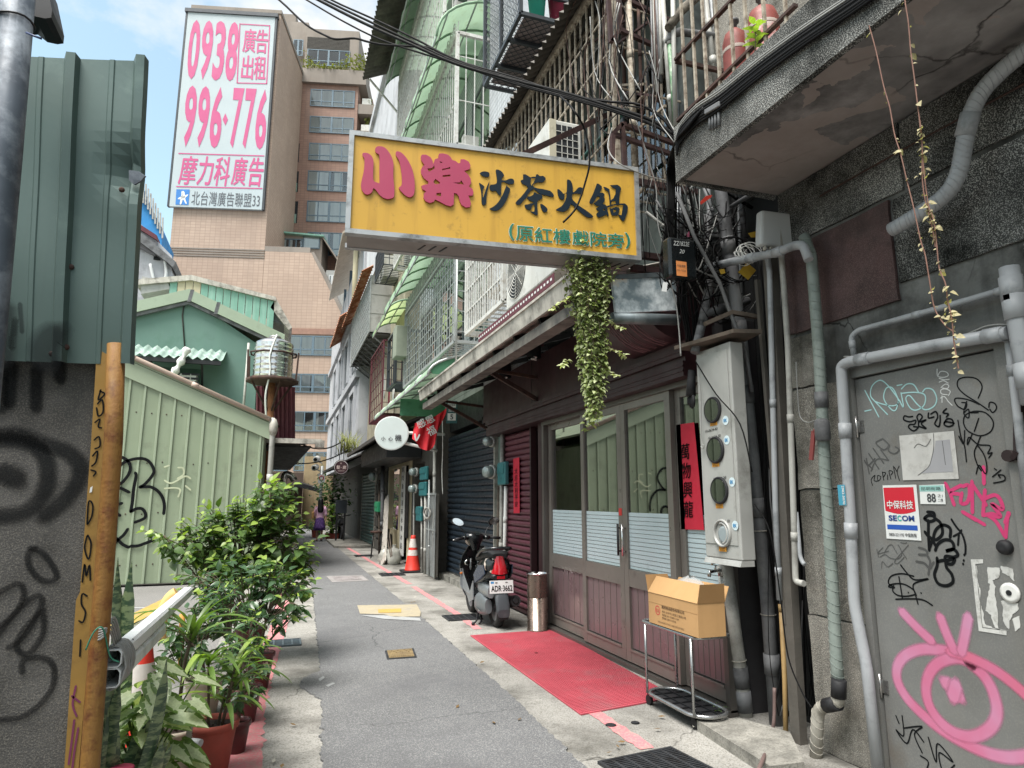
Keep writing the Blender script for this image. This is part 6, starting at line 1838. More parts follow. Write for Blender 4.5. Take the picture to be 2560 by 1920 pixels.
def cone(label,base,h,r,rot=0,bands=((.33,.52),(.66,.85)),group='red traffic cones'):
 t=thing('traffic_cone',label,'traffic cone',base,group)
 b0=V(base)
 part(t,'base',MB().cbox(b0+V((0,0,.022)),(r*1.45,0,0),(0,r*1.45,0),(0,0,.022),.01),M['rubber'])
 rt=r*.28
 def rad(f):return r+(rt-r)*f
 part(t,'body',MB().lathe(b0+V((0,0,.044)),[(r*1.05,0)]+[(rad(f),f*h)for f in(.02,.3,.6,.95,1.0)]+[(rt*.6,h)],24),M['cone'])
 for f0,f1 in bands:
  part(t,'reflective_band',MB().lathe(b0+V((0,0,.044)),[(rad(f0)+.003,f0*h),(rad(f1)+.003,f1*h)],24,cap0=False,cap1=False),M['conewhite'])
 return t
cone('orange traffic cone with worn white bands beside the gate',onZ(.0,1031,1430),.74,.17,0,((.42,.58),(.65,.9)))
M['bag']=mat('translucent_bag','#a9a9a1',.35,var=.15,vs=10)
M['bagblack']=mat('black_bag','#191a1c',.35,var=.2)
def bag(label,p,r,h,m,seed):
 rr=random.Random(seed)
 rows=[]
 for i in range(9):
  f=i/8
  rad_=r*(math.sin(pi*min(.97,f*.62+.30))**.8)if f<.78 else r*(.22-(f-.78)*.3)
  if i==8:rad_=r*.3
  rows.append([V((p[0]+rad_*(1+rr.uniform(-.13,.13))*math.cos(k*pi/7),p[1]+rad_*(1+rr.uniform(-.13,.13))*math.sin(k*pi/7),p[2]+h*f))for k in range(14)])
 return solo('rubbish_bag',MB().grid(rows,True,True),m,label,'bag','rubbish bags')
bag('pale tied rubbish bag on the right, in front of the far shop',onZ(.005,984,1410),.19,.46,M['bag'],1)
bag('pale rubbish bag on the left, next to the leaning board',onZ(.005,963,1408),.17,.42,M['bag'],2)
bag('black rubbish bag behind the pale bags',onZ(.005,968,1392),.2,.75,M['bagblack'],3)
for i,(a,b_)in enumerate((((977,1380),(964,1325)),((980,1378),(972,1322)))):
 pipe('wooden broom stick leaning behind the bags, '+('left one' if i==0 else 'right one'),[onZ(.3,a[0],a[1]+12),onX(2.75,*b_)],.014,M['wood'],'broom_stick',cat='stick',group='broom sticks')
p=onZ(0,940,1395)
t=thing('bar_stool','tall black stool by the leaning board','stool',p)
part(t,'seat',MB().lathe(p+V((0,0,.66)),[(.17,0),(.18,.02),(.18,.05),(.16,.06)],18),M['rust'])
for k in range(4):
 a=k*pi/2+.6
 part(t,'leg',MB().tube([p+V((.19*math.cos(a),.19*math.sin(a),0)),p+V((.13*math.cos(a),.13*math.sin(a),.66))],.014,6),M['black'])
case('green letter box on the pole before the green shutter',2.62,936,944,1254,1280,.12,mat('green_letter_box','#2f9a6c',.5))
# ---------------------------------------------------------------- hanging shop signs
def round_sign(name,label,c,r,n,m_face,m_rim,th=.09):
 t=thing(name,label,'sign',c)
 n=V(n).normalized()
 part(t,'drum',MB().lathe(c,[(r,-th/2),(r,th/2)],36,n),m_rim)
 part(t,'face',MB().lathe(c+n*(th/2+.0005),[(r*.97,0),(r*.95,.004)],36,n),m_face)
 return t,Frame(c+n*(th/2+.006),V((0,0,1)).cross(n),(0,0,1))
c_=onY(12.8,979,1083)
r_=(onY(12.8,1021,1083)-c_).length
t,fr=round_sign('round_sign','round white shop sign with a few dark characters, hung over the far shop',c_,r_,(-.15,-1,-.05),mat('pale_green_white','#ccd6d4',.5,var=.04),M['white'])
g=MB()
for k,(ch,a)in enumerate((('小',-.6),('心',-.18),('機',.2))):
 write(g,fr,ch,a*r_,-.46*r_,.30*r_*(1.25 if k==2 else .8),bold=.03)
part(t,'lettering',g,M['p_dark'])
part(t,'arm',MB().tube([c_+V((r_*.8,.03,.02)),(c_.x+r_+.75,c_.y+.1,c_.z+.02)],.03,8),M['white'])
part(t,'lower_arm',MB().tube([c_+V((r_*.8,.03,-.3*0-r_*.55)),(c_.x+r_+.6,c_.y+.1,c_.z-r_*.95)],.03,8),M['white'])
c_=onY(22.0,853,1168)
r_=(onY(22,872,1168)-c_).length
t,fr=round_sign('round_sign','small round maroon hair salon sign with pale characters',c_,r_,(-.1,-1,-.03),mat('maroon_sign','#3c1f26',.5),M['black'],.06)
part(t,'white_ring',MB().lathe(c_+V((-.1,-1,-.03)).normalized()*.037,[(r_*.9,0),(r_*.86,.002)],36,(-.1,-1,-.03),cap0=False,cap1=False),M['white'])
g=MB()
write(g,fr,'髮',-.62*r_,-.25*r_,.48*r_,bold=.02);write(g,fr,'廊',.2*r_,-.25*r_,.46*r_,bold=.02);write(g,fr,'.',-.04*r_,-.1*r_,.08*r_)
write(g,fr,'HAIRSALON',-.42*r_,-.55*r_,.12*r_,width=.84*r_);write(g,fr,'M',-.14*r_,.4*r_,.2*r_)
part(t,'lettering',g,mat('pale_pink_print','#c9b5ae',.6))
for dx in(-.6,.6):
 part(t,'chain',MB().tube([c_+V((dx*r_*.5,0,r_*.85)),c_+V((dx*r_*.3,0,r_+.5))],.012,5),M['black'])
a,b_,z0,z1=xspan(2.9,1119,1139,1003,1058)
X_=2.9
c_=onX(X_,1129,1030)
t=thing('house_number_plate','dark green and white house number plate with the number 5 under the awning','sign',(c_.x,c_.y,z0))
HF=Frame((c_.x-.10,c_.y,z0),(1,-.25,0),(0,0,1))
W_,H_=.20,z1-z0
part(t,'plate',MB().prism([HF.at(0,0),HF.at(W_,0),HF.at(W_,H_),HF.at(0,H_)],-HF.n*.03),mat('plate_dark_green','#2f5a5c',.5))
for b0,b1 in((.12,.44),(.70,.94)):
 part(t,'white_field',MB().poly([HF.at(W_*.12,H_*b0,.002),HF.at(W_*.88,H_*b0,.002),HF.at(W_*.88,H_*b1,.002),HF.at(W_*.12,H_*b1,.002)]),M['p_white'])
g=MB();write(g,HF,'5',W_*.36,H_*.16,H_*.23,lift=.005,bold=.02);write(g,HF,'西寧南路',W_*.16,H_*.77,H_*.09,width=W_*.66,lift=.005)
part(t,'lettering',g,M['p_dark'])
g=MB();write(g,HF,'50巷',W_*.2,H_*.50,H_*.14,width=W_*.6,lift=.004)
part(t,'lettering',g,M['p_white'])
BX=12.4
q=[onY(BX,*p)for p in((1037,1058),(1117,1020),(1100,1065),(1080,1120),(1067,1126),(1047,1110),(1031,1098))]
t=thing('cloth_banner','crumpled red cloth banner with white lettering hung beside the round white sign','banner',q[4])
tl,tr=q[0],q[1]
rows=[]
bl,br_=onY(BX,1033,1095),onY(BX,1102,1062)
bot=smooth_line([onY(BX,1031,1097),onY(BX,1050,1118),onY(BX,1068,1127),onY(BX,1082,1118),onY(BX,1098,1072),onY(BX,1117,1024)],4)
top=smooth_line([tl,onY(BX,1070,1048),onY(BX,1095,1036),tr],4)
n=20
for j in range(9):
 f=j/8
 row=[]
 for i in range(n+1):
  a=top[int(i/n*(len(top)-1))]
  b_=bot[int(i/n*(len(bot)-1))]
  p=a.lerp(b_,f)
  row.append(p+V((0,.05*math.sin(i*1.1+f*3)*(.3+f),0)))
 rows.append(row)
M['bannerred']=mat('banner_red','#c4232e',.8,var=.08,vs=5)
part(t,'cloth',MB().grid(rows,True),M['bannerred'])
BF=Frame(onY(BX-.08,1037,1100),onY(BX-.08,1117,1062)-onY(BX-.08,1037,1100),(0,0,1))
g=MB()
write(g,BF,'感恩',.16,.16,.15,width=.36,bold=.02);write(g,BF,'福',.28,-.06,.17,width=.17,bold=.02)
ribbon(g,BF,[(.05,.1),(.02,-.02),(.12,.05)],.03)
part(t,'lettering',g,M['p_white'],kind='stuff')
pipe('thin pale string hanging in front of the blue shutter',smooth_line([onX(3.0,1106,1045),onX(3.0,1107,1120),onX(3.0,1105,1180),onX(3.0,1107,1235)],5),.010,M['barwhite'],'string',cat='string',n=6)
# ---------------------------------------------------------------- far end of the alley
def planter(label,x0,x1,y0,y1,Y):
 a,b_,z0,z1=yspan(Y,x0,x1,y0,y1)
 t=thing('planter_box',label,'planter',((a+b_)/2,Y,0),'maroon planter boxes at the end of the alley')
 z1=max(.25,z1)
 part(t,'box',MB().hexa([(a+.04,Y,0),(b_-.04,Y,0),(b_-.04,Y+.4,0),(a+.04,Y+.4,0),(a,Y-.03,z1),(b_,Y-.03,z1),(b_,Y+.43,z1),(a,Y+.43,z1)]),M['terracotta'])
 part(t,'soil',MB().poly([(a+.03,Y,z1+.003),(b_-.03,Y,z1+.003),(b_-.03,Y+.4,z1+.003),(a+.03,Y+.4,z1+.003)]),M['soil'])
 return t,a,b_,z1
PL=[planter('maroon planter box with leafy plants, right of the walking woman',813,848,1334,1354,27.2),planter('maroon planter box left of the walking woman',779,796,1325,1343,29.0)]
p=onZ(0,803,1345)
p=V((onY(29.5,801,1250).x,29.5,0))
t=thing('sign_post','metal post carrying a small prohibition sign and two cameras at the end of the alley','sign post',p)
zt_=onY(29.5,803,1165).z
part(t,'pole',MB().tube([p,(p.x,p.y,zt_)],.07,10),M['bargrey'])
a,b_,z0,z1=yspan(29.4,795,812,1186,1208)
part(t,'plate',MB().box(a,b_,29.36,29.39,z0,z1),M['p_white'])
c_=V(((a+b_)/2,29.355,z0+(z1-z0)*.6))
part(t,'red_ring',MB().lathe(c_,[(.10,0),(.10,.006),(.07,.006),(.07,0)],20,(0,-1,0),cap0=False,cap1=False),M['p_red'])
for k,(x,y)in enumerate(((789,1149),(785,1170))):
 c_=onY(29.4,x,y)
 cm=part(t,'camera',MB().lathe(c_,[(.11,0),(.13,.04),(.13,.35)],14,(.3,1,.2)),M['white'])
 part(cm,'lens',MB().lathe(c_+V((-.01,-.02,0)),[(.07,0),(.07,.01)],12,(.3,1,.2)),M['black'])
 part(t,'camera_arm',MB().bar(c_+V((0,.2,0)),(p.x,p.y,c_.z-.15),.05),M['bargrey'])
a,b_,z0,z1=yspan(25.5,839,867,1250,1283)
t=thing('menu_board','black board on a post beside the far planters','board',((a+b_)/2,25.5,0))
part(t,'panel',MB().box(a,b_,25.5,25.56,z0,z1),mat('slate_board','#2c3238',.6))
part(t,'post',MB().bar((a+.06,25.53,0),(a+.06,25.53,z0),.06).bar((b_-.06,25.53,0),(b_-.06,25.53,z0),.06),M['black'])
p=V((onY(26.4,858,1250).x,26.4,.31))
t=thing('parked_motorcycle','dark parked motorcycle half hidden behind the black board','motorcycle',(p.x,p.y,0))
for dy in(0,1.15):
 wh=part(t,'wheel',MB().tube([p+V((0,dy+.26*math.cos(a*pi/9),.26*math.sin(a*pi/9)))for a in range(18)],.05,6,closed=True),M['rubber'])
part(t,'body',MB().tube([p+V((0,-.1,.45)),p+V((0,.3,.35)),p+V((0,.8,.42)),p+V((0,1.3,.5))],[.1,.16,.17,.08],8),M['black'])
part(t,'handlebar',MB().tube([p+V((-.3,0,.68)),p+V((0,-.05,.62)),p+V((.3,0,.68))],.02,6),M['black'])
w=MB().box(2.55,3.1,34,36,0,3)
solo('flagstone_ramp',MB().prism([(1.75,22.6,.01),(2.95,22.6,.01),(2.95,26.6,.01),(1.75,26.6,.01)],(0,0,.07)),M['slab_conc'],'grey stone ramp in front of the green shutter and stone wall','ramp')
rr=random.Random(9)
first=None
for r0 in range(9):
 for c0 in range(4):
  y0=19.55+c0*.64
  o_=part(far,'stone',MB().cbox((3.0-rr.random()*.03,y0+.31,.17+r0*.34),(.03,0,0),(0,.30-rr.random()*.03,0),(0,0,.155-rr.random()*.02),.015),M['stone'])
  # ---------------------------------------------------------------- upper floors farther up
b4=building('beige_apartment_block','beige rendered block with cages between the white tiled block and the grey block',2.90,8,17.2,24.6,3.3,9.3,M['beige'])
t3=thing('box_cage','grey lattice box balcony jutting from the second floor of the beige block','window cage',(2.2,21.5,7))
a,b_,z0,z1=xspan(2.25,898,940,705,860)
y0,y1=19.6,25.2
zb_,zt_=6.55,8.35
part(t3,'side_panel',MB().box(2.27,2.9,y0,y0+.04,zb_,zt_),M['boxgrey'])
for z in(zb_+.6,zb_+1.2):
 part(t3,'side_rib',MB().box(2.27,2.9,y0-.012,y0-.0005,z,z+.05),M['boxgrey'])
g=MB()
z=zb_
while z<zt_:
 g.bar((2.25,y0,z),(2.25,y1,z),.035);z+=.16
y=y0
while y<y1:
 g.bar((2.25,y,zb_),(2.25,y,zt_),.035);y+=.17
part(t3,'lattice',g,M['bargrey'],kind='stuff')
part(t3,'lattice_back',MB().box(2.31,2.33,y0+.05,y1,zb_,zt_),M['pvc_dk'])
g=MB()
for k in range(9):
 y=y0+.1+k*.62
 g.bar((2.3,y,zb_-.04),(2.9,y,zb_-.5),.04).bar((2.25,y,zb_-.02),(2.9,y,zb_-.02),.04)
part(t3,'bracket',g,M['pvc_dk'],kind='stuff')
part(t3,'floor',MB().box(2.26,2.9,y0,y1,zb_-.0,zb_+.02),M['pvc_dk'])
t=thing('corrugated_awning','rust-orange corrugated strip along the top of the grey lattice balcony','awning',(2.1,22,8.4))
part(t,'sheet',corrugated(MB(),(1.95,19.4,8.38),(1.95,26.5,8.38),(2.3,19.4,8.62),26,.03,(-.5,0,.85)),mat('orange_rust','#9c5a34',.85,var=.4,vs=4,dirt='#b9a690',ds=4,da=.5))
cage('window_cage','maroon barred cage with washing on the first floor of the beige block',2.35,2.9,17.0,19.5,3.75,5.7,.36,.3,M['barmaroon'],.010,.04)
cage('window_cage','small black window cage beside the lattice cage',2.42,3.25,15.4,16.6,4.3,5.6,.3,.5,M['bardark'],.014,.06)
cage('window_cage','small grey wire basket cage high above the lime canopy',2.3,2.9,17.3,19.0,7.9,8.7,.12,.2,M['bardark'],.010,.03)
canopy('barrel_canopy','small lime green barrel canopy above the maroon cage',2.25,2.95,6.15,6.65,16.2,18.6,3,M['limesheet'])
p=onX(2.4,1003,858)
solo('shop_sign_box',MB().cbox(p,(.16,0,0),(0,.22,0),(0,0,.36),.02),mat('greenish_box','#848b7c',.6),'square greenish sign box between the lime canopy and the lattice cage','sign box')
for lab,x,y0_,y1_,m_,w_ in(('crimson towel hanging in the maroon cage',974,945,1005,mat('crimson_cloth','#8e1c38',.9),.22),('white shirt hanging in the maroon cage',985,930,1000,M['white'],.3),('grey shirt hanging in the maroon cage',962,935,995,M['boxgrey'],.25)):
 P=onX(2.55,x,y0_);Q=onX(2.55,x,y1_)
 rows=[]
 for j in range(5):
  f=j/4
  hw=w_*(.25+.75*min(1,f*1.6))/2
  rows.append([V((P.x+.02*math.sin(k*2+j),P.y-hw+2*hw*k/6,P.z+(Q.z-P.z)*f))for k in range(7)])
 solo('hanging_cloth',MB().grid(rows,True),m_,lab,'washing')
ac_unit('small air conditioner on the beige block beside the wire basket',2.45,2.9,18.4,19.2,7.95,8.6,True,False)
b5=building('grey_apartment_block','pale grey block with deep windows at the far end of the right-hand row',2.55,8,24.7,42,3.0,11.6,M['greyrender'])
for k in range(4):
 for fl in(3.7,6.6):
  y0=25.6+k*3.4
  part(b5,'window_surround',MB().box(2.45,2.55,y0,y0+.2,fl,fl+2.2).box(2.45,2.55,y0+1.9,y0+2.1,fl,fl+2.2).box(2.45,2.55,y0+.2,y0+1.9,fl+2.0,fl+2.2),M['greyrender'])
  window_x(b5,2.55,y0+.2,y0+1.9,fl+.1,fl+2.0,2)
part(b5,'ledge',MB().box(2.4,2.55,24.7,42,6.1,6.35).box(2.4,2.55,24.7,42,9.1,9.35),M['greyrender'])
t=thing('roof_shelter','slanting rooftop shelter with blue frame posts above the grey block','shelter',(2.4,26,10))
part(t,'roof',MB().prism([(1.7,24.8,11.7),(1.9,36,12.3),(3.5,36,13.4),(3.5,24.8,12.9)],(0,0,.1)),mat('beige_sheet','#a69b8b',.7,streak='#7b7266',sa=.4))
for y in(25,28,31,34):
 part(t,'post',MB().bar((2.6,y,8.5),(2.6,y,12.4),.12),mat_once('blue_post','#4f6474',.6))
part(t,'pipe',MB().tube([(2.3,25.5,8.6),(2.3,25.5,12.3)],.1,8),M['creamdoor'])
t=thing('corrugated_awning','rusty corrugated edge below the rooftop shelter','awning',(2.2,28,9.5))
part(t,'sheet',corrugated(MB(),(1.9,27,9.0),(1.9,33,9.0),(2.6,27,9.5),20,.04,(-.5,0,.85)),bpy.data.materials['orange_rust'])
g=MB()
rr=random.Random(12)
for k in range(60):
 p=V((2.2+rr.uniform(-.3,.3),24.0+rr.uniform(-1.2,1.2),3.2))
 g.tube([p,p+V((rr.uniform(-.1,.1),rr.uniform(-.1,.1),rr.uniform(.2,.5))),p+V((rr.uniform(-.3,.3),rr.uniform(-.3,.3),rr.uniform(.4,.8)))],[.012,.01,.002],4)
solo('roof_weeds',g,mat('dry_grass','#8a8f4a',.8,var=.3),'tuft of yellowish weeds growing on the far eave','plant',None,'stuff')
# ---------------------------------------------------------------- left foreground: hoarding, wall, yellow post
M['hoard']=mat('grey_green_sheet','#4f625e',.5,.25,var=.08,vs=1.5,streak='#485854',sa=.5,ss=9,dirt='#6f827b',ds=3,da=.15)
M['darkconc']=mat('dark_concrete',(.075,.073,.07),.92,var=.3,vs=4,speck='#8d887e',sps=200,spa=.35,dirt='#2e2d2a',ds=2.5,da=.4,bump=.4,bs=120)
M['yellowrust']=mat('yellow_paint_rust','#85602b',.7,var=.14,vs=5,dirt='#54270f',ds=16,da=.5,streak='#7d3f18',sa=.7,ss=10,bump=.3,bs=60)
M['yellowangle']=mat('yellow_paint','#8c6c31',.7,var=.14,vs=5,dirt='#6f5226',ds=9,da=.25,streak='#8a6526',sa=.4)
M['galv']=mat('galvanised_pole','#48515b',.6,.2,var=.2,vs=6,dirt='#8f979f',ds=5,da=.4,streak='#4a515a',sa=.3)
M['spray_k']=spray_mat('soft_black_spray','#0c0e10','#14181b',.62,.05,.9)
YH=3.0
ptop=[(-900,108),(372,152)]
pbot=[(-900,868),(336,913)]
tl,tr=onY(YH,*ptop[0]),onY(YH,*ptop[1])
bl,br_=onY(YH,*pbot[0]),onY(YH,*pbot[1])
t=thing('sheet_hoarding','grey green corrugated metal sheet hoarding with a dented edge at the left','hoarding',br_)
Lx=(tr-tl).length
prof=[]
x=0.0
pitch=.262
while x<Lx:
 for dx,dd in((0,0),(.012,.032),(.045,.036),(.060,.0),(.13,.0),(.135,.004),(.15,.004),(.155,0),(.20,0)):
  if x+dx<=Lx:prof.append((x+dx,dd))
 x+=pitch
prof=[(Lx-a,d_)for a,d_ in prof][::-1]
dent=onY(YH,330,425)
rows=[]
NV=28
for j in range(NV+1):
 f=j/NV
 a,b_=tl.lerp(bl,f),tr.lerp(br_,f)
 row=[]
 for s,d_ in prof:
  p=a.lerp(b_,s/Lx)+V((0,-d_,0))
  if j==0:p.z-=.4*d_*0-(.008 if d_>.02 else 0)
  r2=((p.x-dent.x)/.085)**2+((p.z-dent.z)/.10)**2
  k=math.exp(-r2)
  p.y+=.06*k
  p.z+=.012*k*math.sin(p.x*90)
  p.y+=.004*math.sin(p.z*9+p.x*5)
  row.append(p)
 rows.append(row)
part(t,'sheet',MB().grid(rows),M['hoard'])
q=[onY(YH-.03,*p)for p in((322,425),(345,428),(362,440),(352,452),(335,462),(322,450))]
part(t,'torn_edge',MB().prism(q,(.004,.012,.004)),M['galv'])
for x,y in((305,475),(178,668),(131,885),(166,868)):
 p=onY(YH-.004,x,y)
 part(t,'screw',MB().lathe(p,[(.012,0),(.012,.006),(.005,.010)],8,(0,-1,0)),M['rust'])
HF_=Frame(onY(YH-.042,0,900),(1,0,0),(0,0,1))
g=MB()
for L,w_ in(([(10,770),(8,840),(5,900)],.10),([(115,905),(112,870),(125,845),(140,835)],.13),([(38,800),(30,870)],.03),([(50,760),(55,830)],.02)):
 ribbon(g,HF_,[HF_.px(*p)for p in L],w_,0,5,True)
part(t,'spray_mark',g,M['spray_k'],'black spray runs along the bottom edge')
lw=thing('concrete_wall','dark concrete wall with blurred black graffiti at the lower left','wall',(-1.2,YH+.05,0))
q=[onY(YH+.06,*p)for p in((-1500,830),(262,860),(178,1920),(160,2350),(-1500,2350))]
part(lw,'wall',MB().prism(q,(0,.18,0)),M['darkconc'])
WF=Frame(onY(YH+.055,0,1400),(1,0,0),(0,0,1))
def wmark(label,strokes,w_,soft=True):
 g=MB()
 for L in strokes:
  ribbon(g,WF,[WF.px(*p)for p in L],w_,.001,6,soft)
 return part(lw,'graffiti',g,M['spray_k'],label)
wmark('wide black rings',[[(-40,1092),(40,1085),(110,1110),(170,1130),(200,1165),(190,1210),(150,1260),(110,1290)],[(-60,1100),(30,1098),(90,1115),(118,1160),(110,1230),(60,1280),(-30,1290)]],.075)
wmark('black core of the rings',[[(0,1180),(30,1190),(40,1200)]],.10)
wmark('black vertical drips',[[(0,915),(4,1020)],[(30,915),(22,1010)],[(92,925),(90,1020)],[(150,910),(152,950)]],.055)
wmark('black ovals low on the wall',[[(75,1370),(110,1385),(140,1430),(135,1450),(105,1450),(75,1420),(70,1385),(90,1370)],[(110,1525),(85,1545),(50,1590),(42,1620),(70,1635),(105,1590),(110,1540)],[(-30,1620),(40,1530),(90,1490),(105,1510),(60,1590),(20,1620)],[(-30,1500),(40,1460),(60,1480),(40,1530),(-30,1590)],[(55,1680),(60,1650),(110,1645),(135,1670),(125,1730),(60,1790),(-30,1800)]],.026)
t=thing('yellow_post','yellow post of a flat strip and a rusty pipe, with letters scratched on it','post',onY(YH,200,2100))
q=[onY(YH,*p)for p in((243,860),(276,860),(262,1100),(232,1500),(196,1930),(165,2350),(118,2350),(160,1930),(190,1500),(200,1480),(228,1100))]
part(t,'strip',MB().prism(q,(0,.05,0)),M['yellowangle'])
part(t,'rusty_pipe',MB().tube([onY(YH,*p)for p in((291,860),(284,1100),(256,1500),(224,1930),(190,2350))],.033,14),M['yellowrust'])
PF=Frame(onY(YH-.001,200,1500),onY(YH,196,1930)*-1+onY(YH,236,1925),onY(YH,232,1100)-onY(YH,196,1930))
g=MB()
for L in([[(252,975),(246,1000),(262,985),(250,978)],[(244,1010),(256,1000),(258,1030),(246,1040),(242,1020)],[(238,1056),(250,1048),(246,1066),(254,1070)],[(236,1100),(248,1092),(250,1115),(238,1122)],[(232,1140),(244,1128),(240,1155),(230,1165)],[(228,1175),(240,1180),(234,1190)]],[[(218,1310),(222,1255),(232,1262),(230,1290),(220,1310)],[(218,1340),(212,1370),(222,1398),(228,1360),(220,1338)],[(206,1455),(212,1410),(216,1440),(224,1412),(226,1450)],[(218,1490),(206,1485),(204,1510),(214,1530),(208,1555),(198,1552)],[(202,1600),(200,1640)]]):
 for s in L:
  ribbon(g,PF,[PF.px(*p)for p in s],.006,.002,5)
part(t,'scratched_letters',g,M['g_black'],kind='stuff')
g=MB()
for s in([(190,1715),(182,1760),(192,1790)],[(180,1740),(200,1755)],[(186,1800),(180,1850),(172,1910)],[(196,1820),(186,1880),(180,1930)]):
 ribbon(g,PF,[PF.px(*p)for p in s],.007,.002,5)
part(t,'purple_scrawl',g,mat('purple_marker','#6b2a4c',.6))
part(t,'white_scrap',MB().poly([PF.at(*PF.px(226,1219),.002),PF.at(*PF.px(232,1215),.002),PF.at(*PF.px(230,1230),.002),PF.at(*PF.px(224,1232),.002)]),M['p_white'])
t=thing('metal_pole','thick grey metal pole cutting the upper left corner','pole',onY(2.5,-40,900))
part(t,'tube',MB().tube([onY(2.5,-200,2500),onY(2.5,-60,1100),onY(2.5,-25,750),onY(2.5,8,400),onY(2.5,48,-60)],.052,16),M['galv'])
for x,y in((38,55),):
 p=onY(2.5,x,y)
 part(t,'cable_tie',MB().tube([p+V((.056*math.cos(a*pi/8),.056*math.sin(a*pi/8),.004*math.sin(a)))for a in range(16)],.004,5,closed=True),M['black'])
part(t,'tie_tail',MB().tube([onY(2.44,66,82),onY(2.42,85,90),onY(2.42,104,97)],.004,5),mat('blue_tie','#22365e',.5))
pa=[onY(2.62,*p)for p in((-40,-60),(112,-60),(130,25),(128,44),(112,46),(85,40),(60,20),(-40,25))]
solo('loudspeaker',MB().prism(pa,(0,.15,0)),M['black'],'black loudspeaker on the grey pole, cut by the picture corner','loudspeaker')
w=MB().box(-3.4,-3.2,-6,3.0,0,4.2)  # unseen wall, added to keep sun from the left off the near area
solo('side_wall',w,M['hoard'],'unseen sheet-metal wall added at the left to block the sun','wall')
# ---------------------------------------------------------------- barrier beams tied to the yellow post
t=thing('barrier_beam','two white hollow metal beams tied with grey wire to the yellow post','beam',onY(3.25,290,1700))
Bn,Bf=onY(3.10,277,1672),onY(5.6,468,1492)
d_=(Bf-Bn).normalized()
sd=d_.cross(V((0,0,1))).normalized()
up_=sd.cross(d_)
M['beamwhite']=mat('white_beam','#dcdfe0',.4,.0,var=.05,vs=4,dirt='#878a8a',ds=4,da=.25)
def hollow(c0,c1,w_,h_,m,th=.004):
 mb=MB()
 def ring(c,a,b):return[c+sd*a*i+up_*b*j for i,j in((-1,-.6),(-.7,-1),(.7,-1),(1,-.6),(1,.6),(.7,1),(-.7,1),(-1,.6))]
 mb.grid([ring(c0,w_,h_),ring(c1,w_,h_)],False,True)
 mb.grid([ring(c1,w_-th,h_-th),ring(c0,w_-th,h_-th),ring(c0,w_,h_)],False,True)
 return mb
part(t,'upper_beam',hollow(Bn+up_*.036,Bf+up_*.036,.034,.034,None),M['beamwhite'])
part(t,'lower_beam',hollow(Bn-up_*.036,Bn-up_*.036+d_*1.2,.036,.036,None),M['beamwhite'])
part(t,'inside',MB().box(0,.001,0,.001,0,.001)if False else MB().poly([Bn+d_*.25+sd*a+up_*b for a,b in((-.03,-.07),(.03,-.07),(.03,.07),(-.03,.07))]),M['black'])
rr=random.Random(6)
for k in range(13):
 c_=Bn+d_*(.02+k*.014)
 part(t,'wire_turn',MB().tube([c_+sd*(.042+rr.random()*.006)*math.cos(a*pi/8)*1.05+up_*(.080+rr.random()*.006)*math.sin(a*pi/8)+d_*rr.uniform(-.008,.008)for a in range(16)],.005,5,closed=True),M['cable_gr'])
for k in range(5):
 a0=Bn+d_*(.03+.03*k)+up_*.08
 part(t,'wire_tail',MB().tube(smooth_line([a0,a0 .lerp(onY(2.96,262,1570),.5)+V((0,-.02,.03+.01*k)),onY(2.96,258,1572+k*5),onY(3.0,234,1574+k*7)],4),.004,5),M['cable_gr'])
part(t,'green_twine',MB().tube(smooth_line([onY(2.94,214,1625),onY(2.94,235,1580),onY(2.95,258,1572),onY(3.0,275,1640),onY(3.02,298,1655)],5),.003,5),mat('green_twine','#2f7a62',.6))
# ---------------------------------------------------------------- light green shed with a sloping roof
M['fencegreen']=mat('pale_green_sheet','#87937a',.55,.1,var=.06,vs=1.2,streak='#a0ab92',sa=.4,ss=7,dirt='#6f7562',ds=1.6,da=.32)
M['fencelight']=mat('pale_green_trim','#94a088',.55,.1,var=.06,vs=2)
M['pinkpipe']=mat('pinkish_pipe','#b5a193',.55,var=.1)
YF=14.2
t=thing('green_shed','light green ribbed steel shed with a sloping roof line and black graffiti','shed',(-2,YF,0))
xr_=-.38
P1,P0=onY(YF,640,1078),onY(YF,290,925)
sl=(P1 .z-P0 .z)/(P1 .x-P0 .x)
def topz(x):return P1 .z+sl*(x-P1 .x)
x_l=-6.0
part(t,'wall',MB().prism([(x_l,YF,0),(xr_,YF,0),(xr_,YF,topz(xr_)),(x_l,YF,topz(x_l))],(0,5.5,0)),M['fencegreen'])
x=xr_-.06
first=None
ribs=[]
while x>x_l:
 z=topz(x)-.02
 rb_=MB().hexa([(x-.028,YF-.002,.02),(x+.028,YF-.002,.02),(x+.014,YF-.03,.02),(x-.014,YF-.03,.02),(x-.028,YF-.002,z),(x+.028,YF-.002,z),(x+.014,YF-.03,z),(x-.014,YF-.03,z)])
 part(t,'rib',rb_,M['fencelight'])
 x-=.268
pt=[(x_l,topz(x_l)),(xr_+.12,topz(xr_+.12))]
g=MB()
rs=random.Random(17)
x=xr_-.06-.134
while x>x_l:
 for z in(.35,1.3,2.25,3.2):
  if z<topz(x)-.2 and rs.random()<.8:
   g.lathe((x+rs.uniform(-.01,.01),YF-.001,z+rs.uniform(-.02,.02)),[(.014,0),(.012,.008)],6,(0,-1,0))
 x-=.268
part(t,'screws',g,M['rust'],kind='stuff')
part(t,'verge_board',MB().prism([(x_l,YF-.05,pt[0][1]-.05),(xr_+.12,YF-.05,pt[1][1]-.05),(xr_+.12,YF-.05,pt[1][1]+.28),(x_l,YF-.05,pt[0][1]+.28)],(0,.04,0)),M['fencelight'])
